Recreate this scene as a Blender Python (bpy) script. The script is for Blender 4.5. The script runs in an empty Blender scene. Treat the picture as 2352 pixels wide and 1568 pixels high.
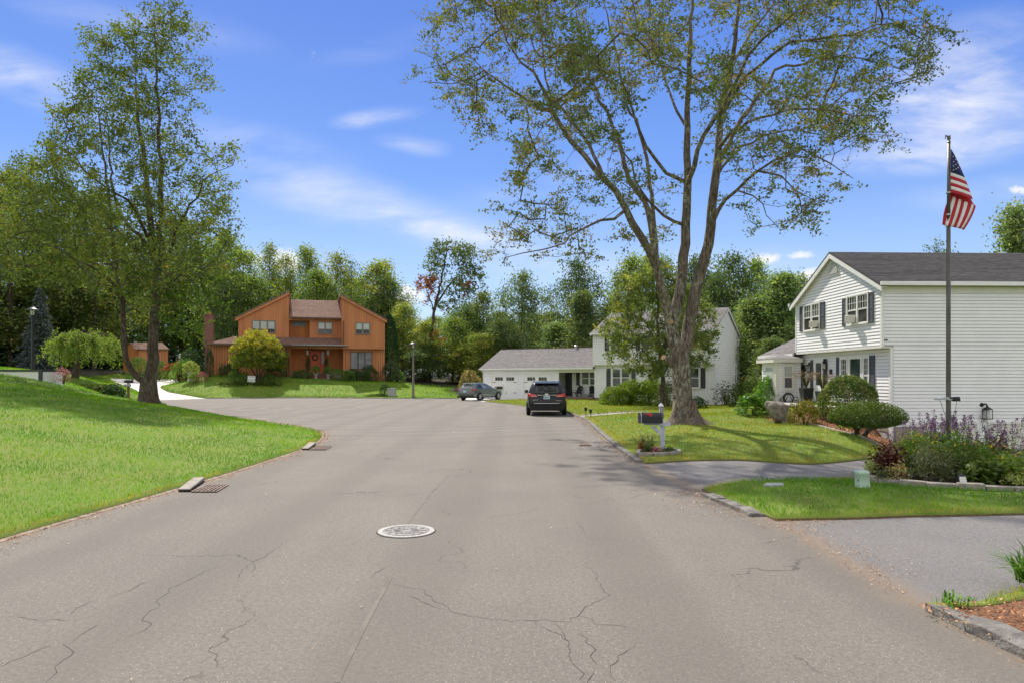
import bpy, bmesh, math, random
import numpy as np
from mathutils import Vector, Matrix
from mathutils.geometry import delaunay_2d_cdt
random.seed(7)
RNG = np.random.default_rng(7)
R = math.radians
SC = bpy.context.scene
COL = SC.collection

# --------- camera
EYE = 1.9
cam = bpy.data.cameras.new("camera")
cam.lens = 24.0
cam.sensor_width = 36.0
cam.shift_y = 82.0 / 2352.0
cam.clip_start = 0.05
cam.clip_end = 3000.0
cam_o = bpy.data.objects.new("camera", cam)
COL.objects.link(cam_o)
cam_o.location = (0, 0, EYE)
cam_o.rotation_euler = (R(90), 0, 0)
SC.camera = cam_o

# --------- view
SC.view_settings.view_transform = 'Standard'
SC.view_settings.look = 'None'
SC.view_settings.gamma = 1.0
SC.view_settings.use_curve_mapping = False
SC.view_settings.exposure = 0.55
SUN_EL = R(49)
SUN_AZ = R(-24)          # measured from +Y towards +X (negative: left of the view)
sun = bpy.data.lights.new("sun", 'SUN')
sun.energy = 4.3
sun.angle = R(0.8)
sun.color = (1.0, 0.93, 0.80)
sun_o = bpy.data.objects.new("sun", sun)
COL.objects.link(sun_o)
sdir = Vector((math.sin(SUN_AZ) * math.cos(SUN_EL), math.cos(SUN_AZ) * math.cos(SUN_EL), math.sin(SUN_EL)))
sun_o.rotation_euler = sdir.to_track_quat('Z', 'Y').to_euler()
sun_o.location = (0, 0, 60)

# --------- world
W = bpy.data.worlds.new("World")
SC.world = W
W.use_nodes = True
wn = W.node_tree
wn.nodes.clear()
class NT:
  """tiny helper to write node trees"""
  def __init__(s, nt): s.nt = nt
  def n(s, t, **kw):
    nd = s.nt.nodes.new(t)
    for k, v in kw.items(): setattr(nd, k, v)
    return nd
  def l(s, a, b): s.nt.links.new(a, b)
  def val(s, sock, v):
    if isinstance(v, bpy.types.NodeSocket): s.l(v, sock)
    else: sock.default_value = v
  def math(s, op, a, b=0.0, c=0.0, clamp=False):
    m = s.n('ShaderNodeMath', operation=op, use_clamp=clamp)
    s.val(m.inputs[0], a); s.val(m.inputs[1], b); s.val(m.inputs[2], c)
    return m.outputs[0]
  def mix(s, f, a, b, bt='MIX'):
    m = s.n('ShaderNodeMix', data_type='RGBA', blend_type=bt)
    s.val(m.inputs[0], f)
    for k, v in ((6, a), (7, b)):
      if isinstance(v, (tuple, list)): v = (v[0], v[1], v[2], 1.0)
      s.val(m.inputs[k], v)
    return m.outputs[2]
  def noise(s, vec, scale, detail=3.0, rough=0.5, dist=0.0):
    m = s.n('ShaderNodeTexNoise')
    if vec is not None: s.l(vec, m.inputs['Vector'])
    m.inputs['Scale'].default_value = scale
    m.inputs['Detail'].default_value = detail
    m.inputs['Roughness'].default_value = rough
    m.inputs['Distortion'].default_value = dist
    return m.outputs['Fac']
  def ramp(s, f, stops):
    m = s.n('ShaderNodeValToRGB')
    s.l(f, m.inputs[0])
    e = m.color_ramp.elements
    while len(e) < len(stops): e.new(0.5)
    for i, (p, c) in enumerate(stops):
      e[i].position = p
      e[i].color = (c[0], c[1], c[2], 1.0) if isinstance(c, (tuple, list)) else (c, c, c, 1.0)
    return m.outputs[0]
  def mapr(s, v, a, b, c=0.0, d=1.0, smooth=True):
    m = s.n('ShaderNodeMapRange')
    m.interpolation_type = 'SMOOTHSTEP' if smooth else 'LINEAR'
    s.val(m.inputs[0], v)
    for i, q in enumerate((a, b, c, d)): m.inputs[i + 1].default_value = q
    return m.outputs[0]
  def vscale(s, vec, sc, loc=(0, 0, 0), rot=(0, 0, 0)):
    m = s.n('ShaderNodeMapping')
    s.l(vec, m.inputs[0])
    m.inputs['Location'].default_value = loc
    m.inputs['Rotation'].default_value = rot
    m.inputs['Scale'].default_value = sc
    return m.outputs[0]
w = NT(wn)
sky = w.n('ShaderNodeTexSky', sky_type='NISHITA')
sky.sun_disc = False
sky.sun_elevation = SUN_EL
sky.sun_rotation = SUN_AZ
sky.altitude = 100.0
sky.air_density = 1.0
sky.dust_density = 0.3
sky.ozone_density = 2.0
tc = w.n('ShaderNodeTexCoord')
sep = w.n('ShaderNodeSeparateXYZ')
w.l(tc.outputs['Generated'], sep.inputs[0])
X, Yc, Z = sep.outputs
deep = w.ramp(Z, [(0.0, (5.2, 6.4, 7.4)), (0.13, (3.0, 4.5, 7.2)), (0.28, (1.15, 2.5, 6.6)), (0.46, (0.55, 1.55, 5.6)), (0.8, (0.4, 1.15, 4.6))])
skyc = w.mix(0.78, sky.outputs[0], deep)
hy = w.math('MAXIMUM', Yc, 0.12)
A = w.math('DIVIDE', X, hy)
B = w.math('DIVIDE', Z, hy)
cmb = w.n('ShaderNodeCombineXYZ')
w.l(A, cmb.inputs[0]); w.l(B, cmb.inputs[1])
AB = cmb.outputs[0]
warp = w.n('ShaderNodeTexNoise'); w.l(AB, warp.inputs['Vector']); warp.inputs['Scale'].default_value = 3.0; warp.inputs['Detail'].default_value = 3.0
wv = w.n('ShaderNodeVectorMath', operation='MULTIPLY_ADD')
w.l(warp.outputs['Color'], wv.inputs[0]); wv.inputs[1].default_value = (0.10, 0.07, 0.0); w.l(AB, wv.inputs[2])
WAB = wv.outputs[0]
def cloud(u, v, ru, rv, rot, amp, soft=1.0):
  """one cloud patch: centre and radii given on the tangent plane of the view's forward direction"""
  a, b = (u - 1176) / 1568.0 + 0.05, (866 - v) / 1568.0 + 0.035
  m = w.n('ShaderNodeMapping', vector_type='TEXTURE')
  w.l(WAB, m.inputs[0])
  m.inputs['Location'].default_value = (a, b, 0)
  m.inputs['Rotation'].default_value = (0, 0, R(rot))
  m.inputs['Scale'].default_value = (ru / 1568.0, rv / 1568.0, 1)
  ln = w.n('ShaderNodeVectorMath', operation='LENGTH')
  w.l(m.outputs[0], ln.inputs[0])
  return w.math('MULTIPLY', w.mapr(ln.outputs['Value'], 1.0, 1.0 - soft), amp)
patches = [cloud(860, 278, 130, 34, 6, 0.75), cloud(945, 345, 105, 30, -10, 0.5),
           cloud(800, 465, 460, 85, -18, 0.55), cloud(1080, 540, 360, 75, -12, 0.55), cloud(60, 190, 300, 85, -20, 0.62), cloud(560, 330, 360, 60, -12, 0.25), cloud(1250, 420, 300, 60, 10, 0.25),
           cloud(300, 60, 420, 70, -12, 0.22), cloud(2180, 245, 400, 120, 8, 0.95), cloud(2150, 350, 420, 60, 8, 0.9),
           cloud(2230, 120, 280, 120, 10, 0.5), cloud(2250, 440, 300, 50, 5, 0.3), cloud(1500, 620, 600, 90, 0, 0.42),
           cloud(640, 600, 300, 50, 0, 0.5), cloud(900, 100, 300, 50, 15, 0.12)]
tot = patches[0]
for p in patches[1:]: tot = w.math('ADD', tot, p)
st = w.noise(w.vscale(WAB, (2.2, 9.0, 1.0), rot=(0, 0, R(-9))), 2.6, 7.0, 0.58, 0.4)
st2 = w.noise(w.vscale(WAB, (1.0, 1.6, 1.0)), 5.0, 5.0, 0.6)
streak = w.mapr(w.math('ADD', w.math('MULTIPLY', st, 0.65), w.math('MULTIPLY', st2, 0.35)), 0.30, 0.74)
cir = w.math('MULTIPLY', tot, streak)
cum = None
for c_ in [cloud(585, 585, 95, 42, 0, 1.0), cloud(672, 590, 70, 50, 0, 1.0), cloud(935, 680, 75, 55, 0, 1.0), cloud(1755, 592, 95, 34, 0, 1.0),
           cloud(1830, 584, 80, 18, 0, 0.8), cloud(2350, 432, 70, 28, 0, 1.0), cloud(1850, 640, 190, 40, 0, 0.7)]:
  cum = c_ if cum is None else w.math('MAXIMUM', cum, c_)
cn = w.noise(WAB, 17.0, 6.0, 0.65)
cumm = w.mapr(w.math('ADD', cum, w.math('MULTIPLY', w.math('SUBTRACT', cn, 0.5), 2.2)), 0.35, 1.0, 0.0, 0.9)
fill_cloud = w.mapr(w.noise(w.vscale(tc.outputs['Generated'], (1, 1, 2)), 2.0, 6.0, 0.6), 0.30, 0.56, 0.5, 0.97)   # bright cloud cover added out of view to lift the shade
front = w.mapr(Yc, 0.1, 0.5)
cl = w.math('MULTIPLY', w.math('MAXIMUM', cir, cumm), front)
cl = w.math('MINIMUM', w.math('ADD', cl, w.math('MULTIPLY', fill_cloud, w.math('SUBTRACT', 1.0, front))), 0.95)
above = w.mapr(Z, 0.0, 0.02)
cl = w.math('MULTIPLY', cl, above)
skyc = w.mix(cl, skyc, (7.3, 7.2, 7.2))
bg = w.n('ShaderNodeBackground')
w.l(skyc, bg.inputs[0])
bg.inputs[1].default_value = 0.10
wo = w.n('ShaderNodeOutputWorld')
w.l(bg.outputs[0], wo.inputs[0])
SC.cycles.max_bounces = 6
SC.cycles.diffuse_bounces = 3
SC.cycles.glossy_bounces = 3
SC.cycles.transmission_bounces = 3
SC.cycles.transparent_max_bounces = 4
SC.cycles.use_adaptive_sampling = True
SC.cycles.adaptive_threshold = 0.02
SC.cycles.sample_clamp_indirect = 6.0
SC.cycles.use_denoising = True

# --------- geometry from the survey of the place
F = 1568.0
def px(u, v, Y):
  return Vector(((u - 1176) / F * Y, Y, EYE - (v - 866) / F * Y))
def gp(u, v, z=0.0):
  Y = (EYE - z) * F / (v - 866)
  return Vector(((u - 1176) / F * Y, Y, z))

# --------- materials
MATS = {}
def new_mat(name):
  m = bpy.data.materials.new(name)
  m.use_nodes = True
  m.node_tree.nodes.clear()
  t = NT(m.node_tree)
  out = t.n('ShaderNodeOutputMaterial')
  MATS[name] = m
  return m, t, out
def srgb(h):
  if isinstance(h, str):
    h = h.lstrip('#')
    c = [int(h[i:i + 2], 16) / 255 for i in (0, 2, 4)]
  else: return h
  return tuple(((x + 0.055) / 1.055) ** 2.4 if x > 0.04045 else x / 12.92 for x in c)
def plain(name, c, rough=0.6, c2=None, scale=8.0, detail=5.0, amt=1.0, bump=0.0, bscale=40.0, metal=0.0, spec=0.5, stretch=(1, 1, 1), coat=0.0, grime=0.0, coords='Object', emis=None):
  m, t, out = new_mat(name)
  b = t.n('ShaderNodeBsdfPrincipled')
  co = t.n('ShaderNodeTexCoord').outputs[coords]
  if stretch != (1, 1, 1): cv = t.vscale(co, stretch)
  else: cv = co
  if c2 is None: c2 = tuple(x * 0.82 for x in c)
  f = t.mapr(t.noise(cv, scale, detail, 0.6), 0.35, 0.65, 0, amt)
  col = t.mix(f, c, c2)
  if grime > 0:
    g = t.mapr(t.noise(co, 0.9, 6.0, 0.65), 0.45, 0.75, 0, grime)
    col = t.mix(g, col, tuple(x * 0.55 for x in c))
  t.l(col, b.inputs['Base Color'])
  b.inputs['Roughness'].default_value = rough
  b.inputs['Metallic'].default_value = metal
  b.inputs['Specular IOR Level'].default_value = spec
  b.inputs['Coat Weight'].default_value = coat
  if bump > 0:
    bp = t.n('ShaderNodeBump')
    bp.inputs['Strength'].default_value = bump
    bp.inputs['Distance'].default_value = 0.02
    t.l(t.noise(cv, bscale, 4.0, 0.6), bp.inputs['Height'])
    t.l(bp.outputs[0], b.inputs['Normal'])
  t.l(b.outputs[0], out.inputs[0])
  return m
def leaf_mat(name, cols, trans=0.35, rough=0.5, hue=0.0, big=None, tr_tint=(1.15, 1.25, 0.5)):
  """cols: list of (position, colour) over the per-leaf random attribute; big: colour + scale of wide patches"""
  m, t, out = new_mat(name)
  at = t.n('ShaderNodeAttribute', attribute_name='rnd')
  col = t.ramp(at.outputs['Fac'], cols)
  if big:
    co = t.n('ShaderNodeTexCoord').outputs['Object']
    f = t.mapr(t.noise(co, big[1], 2.0), big[2], big[3])
    col = t.mix(f, col, big[0])
  if hue:
    oi = t.n('ShaderNodeObjectInfo')
    hs = t.n('ShaderNodeHueSaturation')
    t.l(t.mapr(oi.outputs['Random'], 0, 1, 0.5 - hue, 0.5 + hue, False), hs.inputs['Hue'])
    rr = t.math('FRACT', t.math('MULTIPLY', oi.outputs['Random'], 17.3))
    t.l(t.mapr(rr, 0, 1, 0.75, 1.3, False), hs.inputs['Value'])
    hs.inputs['Saturation'].default_value = 1.0
    t.l(col, hs.inputs['Color'])
    col = hs.outputs[0]
  d = t.n('ShaderNodeBsdfDiffuse'); t.l(col, d.inputs[0])
  tr = t.n('ShaderNodeBsdfTranslucent')
  t.l(t.mix(1.0, col, tr_tint, 'MULTIPLY'), tr.inputs[0])
  g = t.n('ShaderNodeBsdfGlossy'); g.inputs['Roughness'].default_value = rough
  g.inputs[0].default_value = (0.8, 0.85, 0.9, 1)
  mx = t.n('ShaderNodeMixShader'); mx.inputs[0].default_value = trans
  t.l(d.outputs[0], mx.inputs[1]); t.l(tr.outputs[0], mx.inputs[2])
  mg = t.n('ShaderNodeMixShader'); mg.inputs[0].default_value = 0.022
  t.l(mx.outputs[0], mg.inputs[1]); t.l(g.outputs[0], mg.inputs[2])
  t.l(mg.outputs[0], out.inputs[0])
  return m

# --------- object helpers
def put(o, parent=None):
  COL.objects.link(o)
  if parent is not None:
    o.parent = parent
    if parent.type == 'EMPTY':
      o.matrix_parent_inverse = Matrix.Translation(-Vector(parent.location))
  return o
def tag(o, label=None, cat=None, group=None, kind=None):
  if label: o['label'] = label
  if cat: o['category'] = cat
  if group: o['group'] = group
  if kind: o['kind'] = kind
  return o
def thing(name, label, cat, loc=(0, 0, 0), group=None):
  o = bpy.data.objects.new(name, None)
  o.empty_display_size = 0.3
  COL.objects.link(o)
  o.location = loc
  return tag(o, label, cat, group)
def copy_tree(o, parent=None):
  c = o.copy()
  COL.objects.link(c)
  c.parent = parent
  for ch in [q for q in KIDS(o)]:
    copy_tree(ch, c)
  return c
def KIDS(o):
  return list(o.children)
class MB:
  def __init__(s): s.v = []; s.f = []; s.m = []; s.mi = 0
  def add(s, vs, fs, mi=None):
    b = len(s.v)
    s.v.extend([tuple(p) for p in vs])
    s.f.extend([tuple(i + b for i in f) for f in fs])
    s.m.extend([s.mi if mi is None else mi] * len(fs))
    return s
  def box(s, x0, x1, y0, y1, z0, z1, mi=None):
    return s.hexa([(x0, y0, z0), (x1, y0, z0), (x1, y1, z0), (x0, y1, z0), (x0, y0, z1), (x1, y0, z1), (x1, y1, z1), (x0, y1, z1)], mi)
  def hexa(s, p, mi=None):
    return s.add(p, [(0, 3, 2, 1), (4, 5, 6, 7), (0, 1, 5, 4), (1, 2, 6, 5), (2, 3, 7, 6), (3, 0, 4, 7)], mi)
  def tube(s, pts, rad, n=8, cap=True, mi=None):
    pts = [Vector(p) for p in pts]
    if not hasattr(rad, '__len__'): rad = [rad] * len(pts)
    vs = []
    up = Vector((0, 0, 1))
    prev = None
    for i, p in enumerate(pts):
      d = (pts[min(i + 1, len(pts) - 1)] - pts[max(i - 1, 0)])
      if d.length < 1e-9: d = Vector((0, 0, 1))
      d.normalize()
      if prev is None:
        a = d.cross(up if abs(d.z) < 0.9 else Vector((1, 0, 0)))
      else:
        a = prev - d * prev.dot(d)
        if a.length < 1e-6: a = d.cross(Vector((1, 0, 0)))
      a.normalize(); prev = a
      b = d.cross(a)
      for k in range(n):
        t = 2 * math.pi * k / n
        vs.append(p + (a * math.cos(t) + b * math.sin(t)) * rad[i])
    fs = []
    for i in range(len(pts) - 1):
      for k in range(n):
        k2 = (k + 1) % n
        fs.append((i * n + k, i * n + k2, (i + 1) * n + k2, (i + 1) * n + k))
    if cap:
      fs.append(tuple(range(n - 1, -1, -1)))
      fs.append(tuple((len(pts) - 1) * n + k for k in range(n)))
    return s.add(vs, fs, mi)
  def lathe(s, c, prof, n=20, mi=None, axis='Z'):
    c = Vector(c); vs = []; fs = []
    for r, z in prof:
      for k in range(n):
        t = 2 * math.pi * k / n
        q = (r * math.cos(t), r * math.sin(t), z)
        if axis == 'Y': q = (q[0], q[2], q[1])
        if axis == 'X': q = (q[2], q[0], q[1])
        vs.append(c + Vector(q))
    for i in range(len(prof) - 1):
      for k in range(n):
        k2 = (k + 1) % n
        fs.append((i * n + k, i * n + k2, (i + 1) * n + k2, (i + 1) * n + k))
    fs.append(tuple(range(n - 1, -1, -1)))
    fs.append(tuple((len(prof) - 1) * n + k for k in range(n)))
    return s.add(vs, fs, mi)
  def prism(s, poly, fn0, fn1, mi=None):
    """poly: list of 2-D points; fn0/fn1 map one to the two end faces"""
    n = len(poly)
    vs = [fn0(*p) for p in poly] + [fn1(*p) for p in poly]
    fs = [tuple(range(n - 1, -1, -1)), tuple(range(n, 2 * n))]
    for k in range(n):
      k2 = (k + 1) % n
      fs.append((k, k2, n + k2, n + k))
    return s.add(vs, fs, mi)
  def build(s, name, mats, parent=None, smooth=False, bevel=0.0, fix=True, subs=0):
    me = bpy.data.meshes.new(name)
    me.from_pydata(s.v, [], s.f)
    if not isinstance(mats, (list, tuple)): mats = [mats]
    for m in mats: me.materials.append(m)
    if len(mats) > 1: me.polygons.foreach_set('material_index', s.m)
    if fix:
      bm = bmesh.new(); bm.from_mesh(me)
      bmesh.ops.recalc_face_normals(bm, faces=bm.faces)
      bm.to_mesh(me); bm.free()
    if smooth: me.polygons.foreach_set('use_smooth', [True] * len(me.polygons))
    me.update()
    o = bpy.data.objects.new(name, me)
    put(o, parent)
    if bevel > 0:
      b = o.modifiers.new('bevel', 'BEVEL'); b.width = bevel; b.segments = 2; b.limit_method = 'ANGLE'; b.angle_limit = R(40)
    if subs:
      b = o.modifiers.new('subd', 'SUBSURF'); b.levels = subs; b.render_levels = subs
    return o
def np_mesh(name, verts, faces, mat, parent=None, rnd=None, smooth=False):
  """verts (n,3); faces (m,k) constant k"""
  me = bpy.data.meshes.new(name)
  nf, k = faces.shape
  me.vertices.add(len(verts)); me.vertices.foreach_set('co', verts.astype(np.float32).ravel())
  me.loops.add(nf * k); me.loops.foreach_set('vertex_index', faces.astype(np.int32).ravel())
  me.polygons.add(nf)
  me.polygons.foreach_set('loop_start', np.arange(0, nf * k, k, dtype=np.int32))
  me.polygons.foreach_set('loop_total', np.full(nf, k, dtype=np.int32))
  if rnd is not None:
    a = me.attributes.new('rnd', 'FLOAT', 'FACE')
    a.data.foreach_set('value', rnd.astype(np.float32))
  me.materials.append(mat)
  me.update(calc_edges=True)
  if smooth: me.polygons.foreach_set('use_smooth', [True] * nf)
  o = bpy.data.objects.new(name, me)
  if parent != 'none': put(o, parent)
  return o
def unit(v): return v / np.maximum(np.linalg.norm(v, axis=1, keepdims=True), 1e-9)
def leaves_geo(cent, size, rng, flat=0.35, aspect=0.55, droop=None, long_dir=None, spread=1.0):
  """one folded diamond per leaf -> verts, faces"""
  n = len(cent)
  nrm = rng.normal(size=(n, 3)); nrm[:, 2] = np.abs(nrm[:, 2]) + flat
  nrm = unit(nrm)
  d = rng.normal(size=(n, 3)) * spread
  if long_dir is not None: d = d + long_dir
  if droop: d[:, 2] -= droop
  d = d - nrm * np.sum(d * nrm, axis=1, keepdims=True)
  d = unit(d)
  e = np.cross(nrm, d)
  sz = size * (0.65 + 0.7 * rng.random(n))[:, None]
  a = cent - d * sz * 0.5
  b = cent + e * sz * aspect * 0.5 + nrm * sz * 0.08
  c = cent + d * sz * 0.5
  f = cent - e * sz * aspect * 0.5 + nrm * sz * 0.08
  v = np.stack([a, b, c, f], axis=1).reshape(-1, 3)
  fa = np.arange(n * 4).reshape(n, 4)
  return v, fa
class Frame:
  """a vertical wall plane: local s along the wall, d outwards, z up"""
  def __init__(s, o, x):
    s.o = Vector((o[0], o[1], 0)); s.x = Vector((x[0], x[1], 0)).normalized()
    s.n = s.x.cross(Vector((0, 0, 1)))
  def p(s, a, d, z): return s.o + s.x * a + s.n * d + Vector((0, 0, z))
  def shift(s, d, a=0.0):
    f = Frame(s.o + s.n * d + s.x * a, s.x); return f
  def sz(s, u, v, d=0.0):
    """where the sight line through a surveyed point meets this wall"""
    r = Vector(((u - 1176) / F, 1.0, -(v - 866) / F))
    o = s.o + s.n * d
    t = s.n.dot(o) / s.n.dot(r)
    h = r * t
    return (h - o).dot(s.x), EYE + h.z
  def box(s, mb, a0, a1, d0, d1, z0, z1, mi=None):
    P = s.p
    return mb.hexa([P(a0, d1, z0), P(a1, d1, z0), P(a1, d0, z0), P(a0, d0, z0), P(a0, d1, z1), P(a1, d1, z1), P(a1, d0, z1), P(a0, d0, z1)], mi)
def clip(poly, nx, ny, c):
  """keep nx*x+ny*y <= c"""
  out = []
  for i in range(len(poly)):
    a, b = poly[i], poly[(i + 1) % len(poly)]
    da, db = nx * a[0] + ny * a[1] - c, nx * b[0] + ny * b[1] - c
    if da <= 0: out.append(a)
    if (da < 0 < db) or (db < 0 < da):
      t = da / (da - db)
      out.append((a[0] + (b[0] - a[0]) * t, a[1] + (b[1] - a[1]) * t))
  return out
def boards(fr, poly, expo, mat, parent, d0=0.0, thick=0.02, ang=0.0, lap=True, gap=0.008, name='siding_board', phase=0.0):
  """individual boards over a convex wall outline; ang 0: horizontal laps, 90: upright boards, 45: diagonal"""
  ca, sa = math.cos(R(ang)), math.sin(R(ang))
  nx, ny = -sa, ca                      # across the boards
  ts = [nx * p[0] + ny * p[1] for p in poly]
  t = math.floor((min(ts) - phase) / expo) * expo + phase
  while t < max(ts):
    q = clip(clip(poly, nx, ny, t + expo - gap), -nx, -ny, -t)
    if len(q) > 2:
      mb = MB()
      def dd(a, b, tt=t):
        if not lap: return d0 + thick
        k = ((nx * a + ny * b) - tt) / expo
        return d0 + 0.004 + thick * (1 - k)
      mb.prism(q, lambda a, b: fr.p(a, d0 - 0.001, b), lambda a, b: fr.p(a, dd(a, b), b))
      mb.build(name, mat, parent)
    t += expo

# --------- materials used all over
def asphalt(name, c, c2, warm, marks=True):
  m, t, out = new_mat(name)
  b = t.n('ShaderNodeBsdfPrincipled')
  co = t.n('ShaderNodeTexCoord').outputs['Object']
  base = t.mix(t.mapr(t.noise(co, 0.35, 4.0, 0.6), 0.32, 0.68), c, c2)
  base = t.mix(t.mapr(t.noise(t.vscale(co, (1.1, 0.16, 1)), 1.2, 6.0, 0.65), 0.48, 0.75, 0, 0.55), base, warm)
  fine = t.noise(co, 55.0, 3.0, 0.7)
  base = t.mix(t.mapr(fine, 0.38, 0.66, 0.0, 0.55), base, tuple(x * 1.55 for x in c))
  base = t.mix(t.mapr(t.noise(co, 24.0, 4.0, 0.75), 0.42, 0.62, 0.0, 0.5), base, tuple(x * 0.66 for x in c))
  sp = t.n('ShaderNodeTexVoronoi'); t.l(co, sp.inputs['Vector']); sp.inputs['Scale'].default_value = 38.0
  stone = t.math('LESS_THAN', sp.outputs['Distance'], 0.17)
  rnd = t.math('GREATER_THAN', t.math('FRACT', t.math('MULTIPLY', sp.outputs['Color'], 7.77)), 0.55)
  base = t.mix(t.math('MULTIPLY', t.math('MULTIPLY', stone, rnd), 0.75), base, (0.42, 0.39, 0.35))
  dk = t.n('ShaderNodeTexVoronoi'); t.l(co, dk.inputs['Vector']); dk.inputs['Scale'].default_value = 61.0
  base = t.mix(t.math('MULTIPLY', t.math('LESS_THAN', dk.outputs['Distance'], 0.2), 0.7), base, tuple(x * 0.38 for x in c))
  if marks:
    wv = t.n('ShaderNodeTexWave', wave_type='BANDS', bands_direction='X')
    t.l(t.vscale(co, (1, 0.10, 1), rot=(0, 0, R(3))), wv.inputs['Vector'])
    wv.inputs['Scale'].default_value = 0.16; wv.inputs['Distortion'].default_value = 3.5; wv.inputs['Detail'].default_value = 4.0
    base = t.mix(t.mapr(wv.outputs['Fac'], 0.45, 1.0, 0, 0.42), base, tuple(x * 0.72 for x in c))
    w2 = t.n('ShaderNodeTexWave', wave_type='RINGS', rings_direction='Z')
    t.l(t.vscale(co, (1, 1, 1), loc=(8, -45, 0)), w2.inputs['Vector'])
    w2.inputs['Scale'].default_value = 0.22; w2.inputs['Distortion'].default_value = 5.0; w2.inputs['Detail'].default_value = 5.0; w2.inputs['Detail Scale'].default_value = 0.6
    s2 = t.n('ShaderNodeSeparateXYZ'); t.l(co, s2.inputs[0])
    base = t.mix(t.math('MULTIPLY', t.mapr(w2.outputs['Fac'], 0.65, 1.0, 0, 0.35), t.mapr(s2.outputs[1], 14, 28)), base, tuple(x * 1.45 for x in c))
    vw = t.n('ShaderNodeTexVoronoi', feature='DISTANCE_TO_EDGE')
    wn_ = t.n('ShaderNodeTexNoise'); t.l(co, wn_.inputs['Vector']); wn_.inputs['Scale'].default_value = 1.7; wn_.inputs['Detail'].default_value = 6.0
    ad = t.n('ShaderNodeVectorMath', operation='MULTIPLY_ADD'); t.l(wn_.outputs['Color'], ad.inputs[0]); ad.inputs[1].default_value = (0.9, 0.9, 0); t.l(co, ad.inputs[2])
    t.l(ad.outputs[0], vw.inputs['Vector']); vw.inputs['Scale'].default_value = 0.33
    cr = t.math('MULTIPLY', t.math('LESS_THAN', vw.outputs['Distance'], 0.0028), t.mapr(t.noise(co, 0.5, 3.0), 0.5, 0.6))
    base = t.mix(t.math('MULTIPLY', cr, 0.55), base, (0.03, 0.026, 0.022))
  ed = t.n('ShaderNodeAttribute', attribute_name='edge').outputs['Fac']
  dn = t.mapr(t.math('ADD', ed, t.math('MULTIPLY', t.math('SUBTRACT', t.noise(co, 2.6, 7.0, 0.7), 0.5), 1.1)), 0.35, 1.1, 0.0, 0.75)
  base = t.mix(t.math('MULTIPLY', dn, t.mapr(ed, 0.02, 0.2)), base, (0.20, 0.155, 0.115))
  t.l(base, b.inputs['Base Color'])
  b.inputs['Roughness'].default_value = 0.88
  b.inputs['Specular IOR Level'].default_value = 0.35
  bp = t.n('ShaderNodeBump'); bp.inputs['Strength'].default_value = 0.5; bp.inputs['Distance'].default_value = 0.006
  t.l(fine, bp.inputs['Height']); t.l(bp.outputs[0], b.inputs['Normal'])
  t.l(b.outputs[0], out.inputs[0])
  return m
M_road = asphalt('asphalt', (0.162, 0.145, 0.126), (0.128, 0.116, 0.103), (0.19, 0.168, 0.143))
M_drive = asphalt('drive_asphalt', (0.165, 0.158, 0.155), (0.13, 0.125, 0.126), (0.20, 0.185, 0.172), marks=False)
M_conc = plain('pale_concrete', (0.62, 0.60, 0.56), 0.85, (0.50, 0.48, 0.45), 1.4, bump=0.2, bscale=60)
M_soil = plain('soil', (0.075, 0.05, 0.03), 0.95, (0.04, 0.028, 0.018), 20, bump=0.8, bscale=50)
M_mulch = plain('bark_mulch', (0.24, 0.11, 0.05), 0.95, (0.12, 0.055, 0.03), 30, bump=1.0, bscale=60)
M_turf = plain('turf', (0.11, 0.19, 0.008), 0.95, (0.15, 0.19, 0.02), 0.8, bump=0.9, bscale=45, grime=0.0)
M_forest = plain('forest_floor', (0.028, 0.035, 0.014), 1.0, (0.045, 0.03, 0.015), 0.6, bump=0.5, bscale=4)
M_curb = plain('old_kerb', (0.25, 0.235, 0.215), 0.95, (0.13, 0.12, 0.11), 7, bump=1.0, bscale=30, grime=0.4)
M_stone = plain('edging_stone', (0.34, 0.31, 0.27), 0.9, (0.24, 0.215, 0.185), 9, bump=0.8, bscale=35, grime=0.3)
M_flag = plain('flagstone', (0.40, 0.38, 0.34), 0.9, (0.28, 0.26, 0.24), 5, bump=0.4)
M_whstone = plain('white_stone', (0.62, 0.60, 0.56), 0.8, (0.35, 0.33, 0.31), 30)
M_boulder = plain('boulder_rock', (0.30, 0.265, 0.23), 0.95, (0.13, 0.115, 0.10), 7, detail=9, bump=1.0, bscale=14, grime=0.4)
M_crack = plain('crack_dark', (0.06, 0.05, 0.042), 1.0)
M_iron = plain('cast_iron', (0.05, 0.045, 0.042), 0.6, (0.10, 0.06, 0.04), 20, metal=0.6)
M_manhole = plain('worn_manhole_iron', (0.38, 0.37, 0.36), 0.7, (0.30, 0.285, 0.27), 14, metal=0.0, bump=0.4)
M_black = plain('void_black', (0.006, 0.006, 0.006), 1.0)
M_white = plain('white_siding', (0.87, 0.865, 0.87), 0.5, (0.83, 0.825, 0.83), 1.2, grime=0.05)
M_whtrim = plain('white_trim', (0.82, 0.82, 0.80), 0.4, (0.78, 0.78, 0.76), 2)
M_cream = plain('cream_trim', (0.76, 0.74, 0.67), 0.45, (0.70, 0.68, 0.61), 2)
M_shutter = plain('black_shutter', (0.035, 0.036, 0.042), 0.5, (0.05, 0.05, 0.056), 6)
M_slate = plain('slate_shutter', (0.07, 0.075, 0.088), 0.5, (0.09, 0.092, 0.10), 6)
M_navy = plain('dark_door', (0.025, 0.027, 0.04), 0.4)
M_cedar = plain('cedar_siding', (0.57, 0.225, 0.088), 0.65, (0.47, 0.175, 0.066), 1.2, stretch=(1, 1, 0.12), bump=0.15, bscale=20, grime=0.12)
M_cedard = plain('cedar_shade', (0.56, 0.20, 0.05), 0.7, (0.44, 0.15, 0.04), 1.5, stretch=(1, 1, 0.2))
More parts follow.
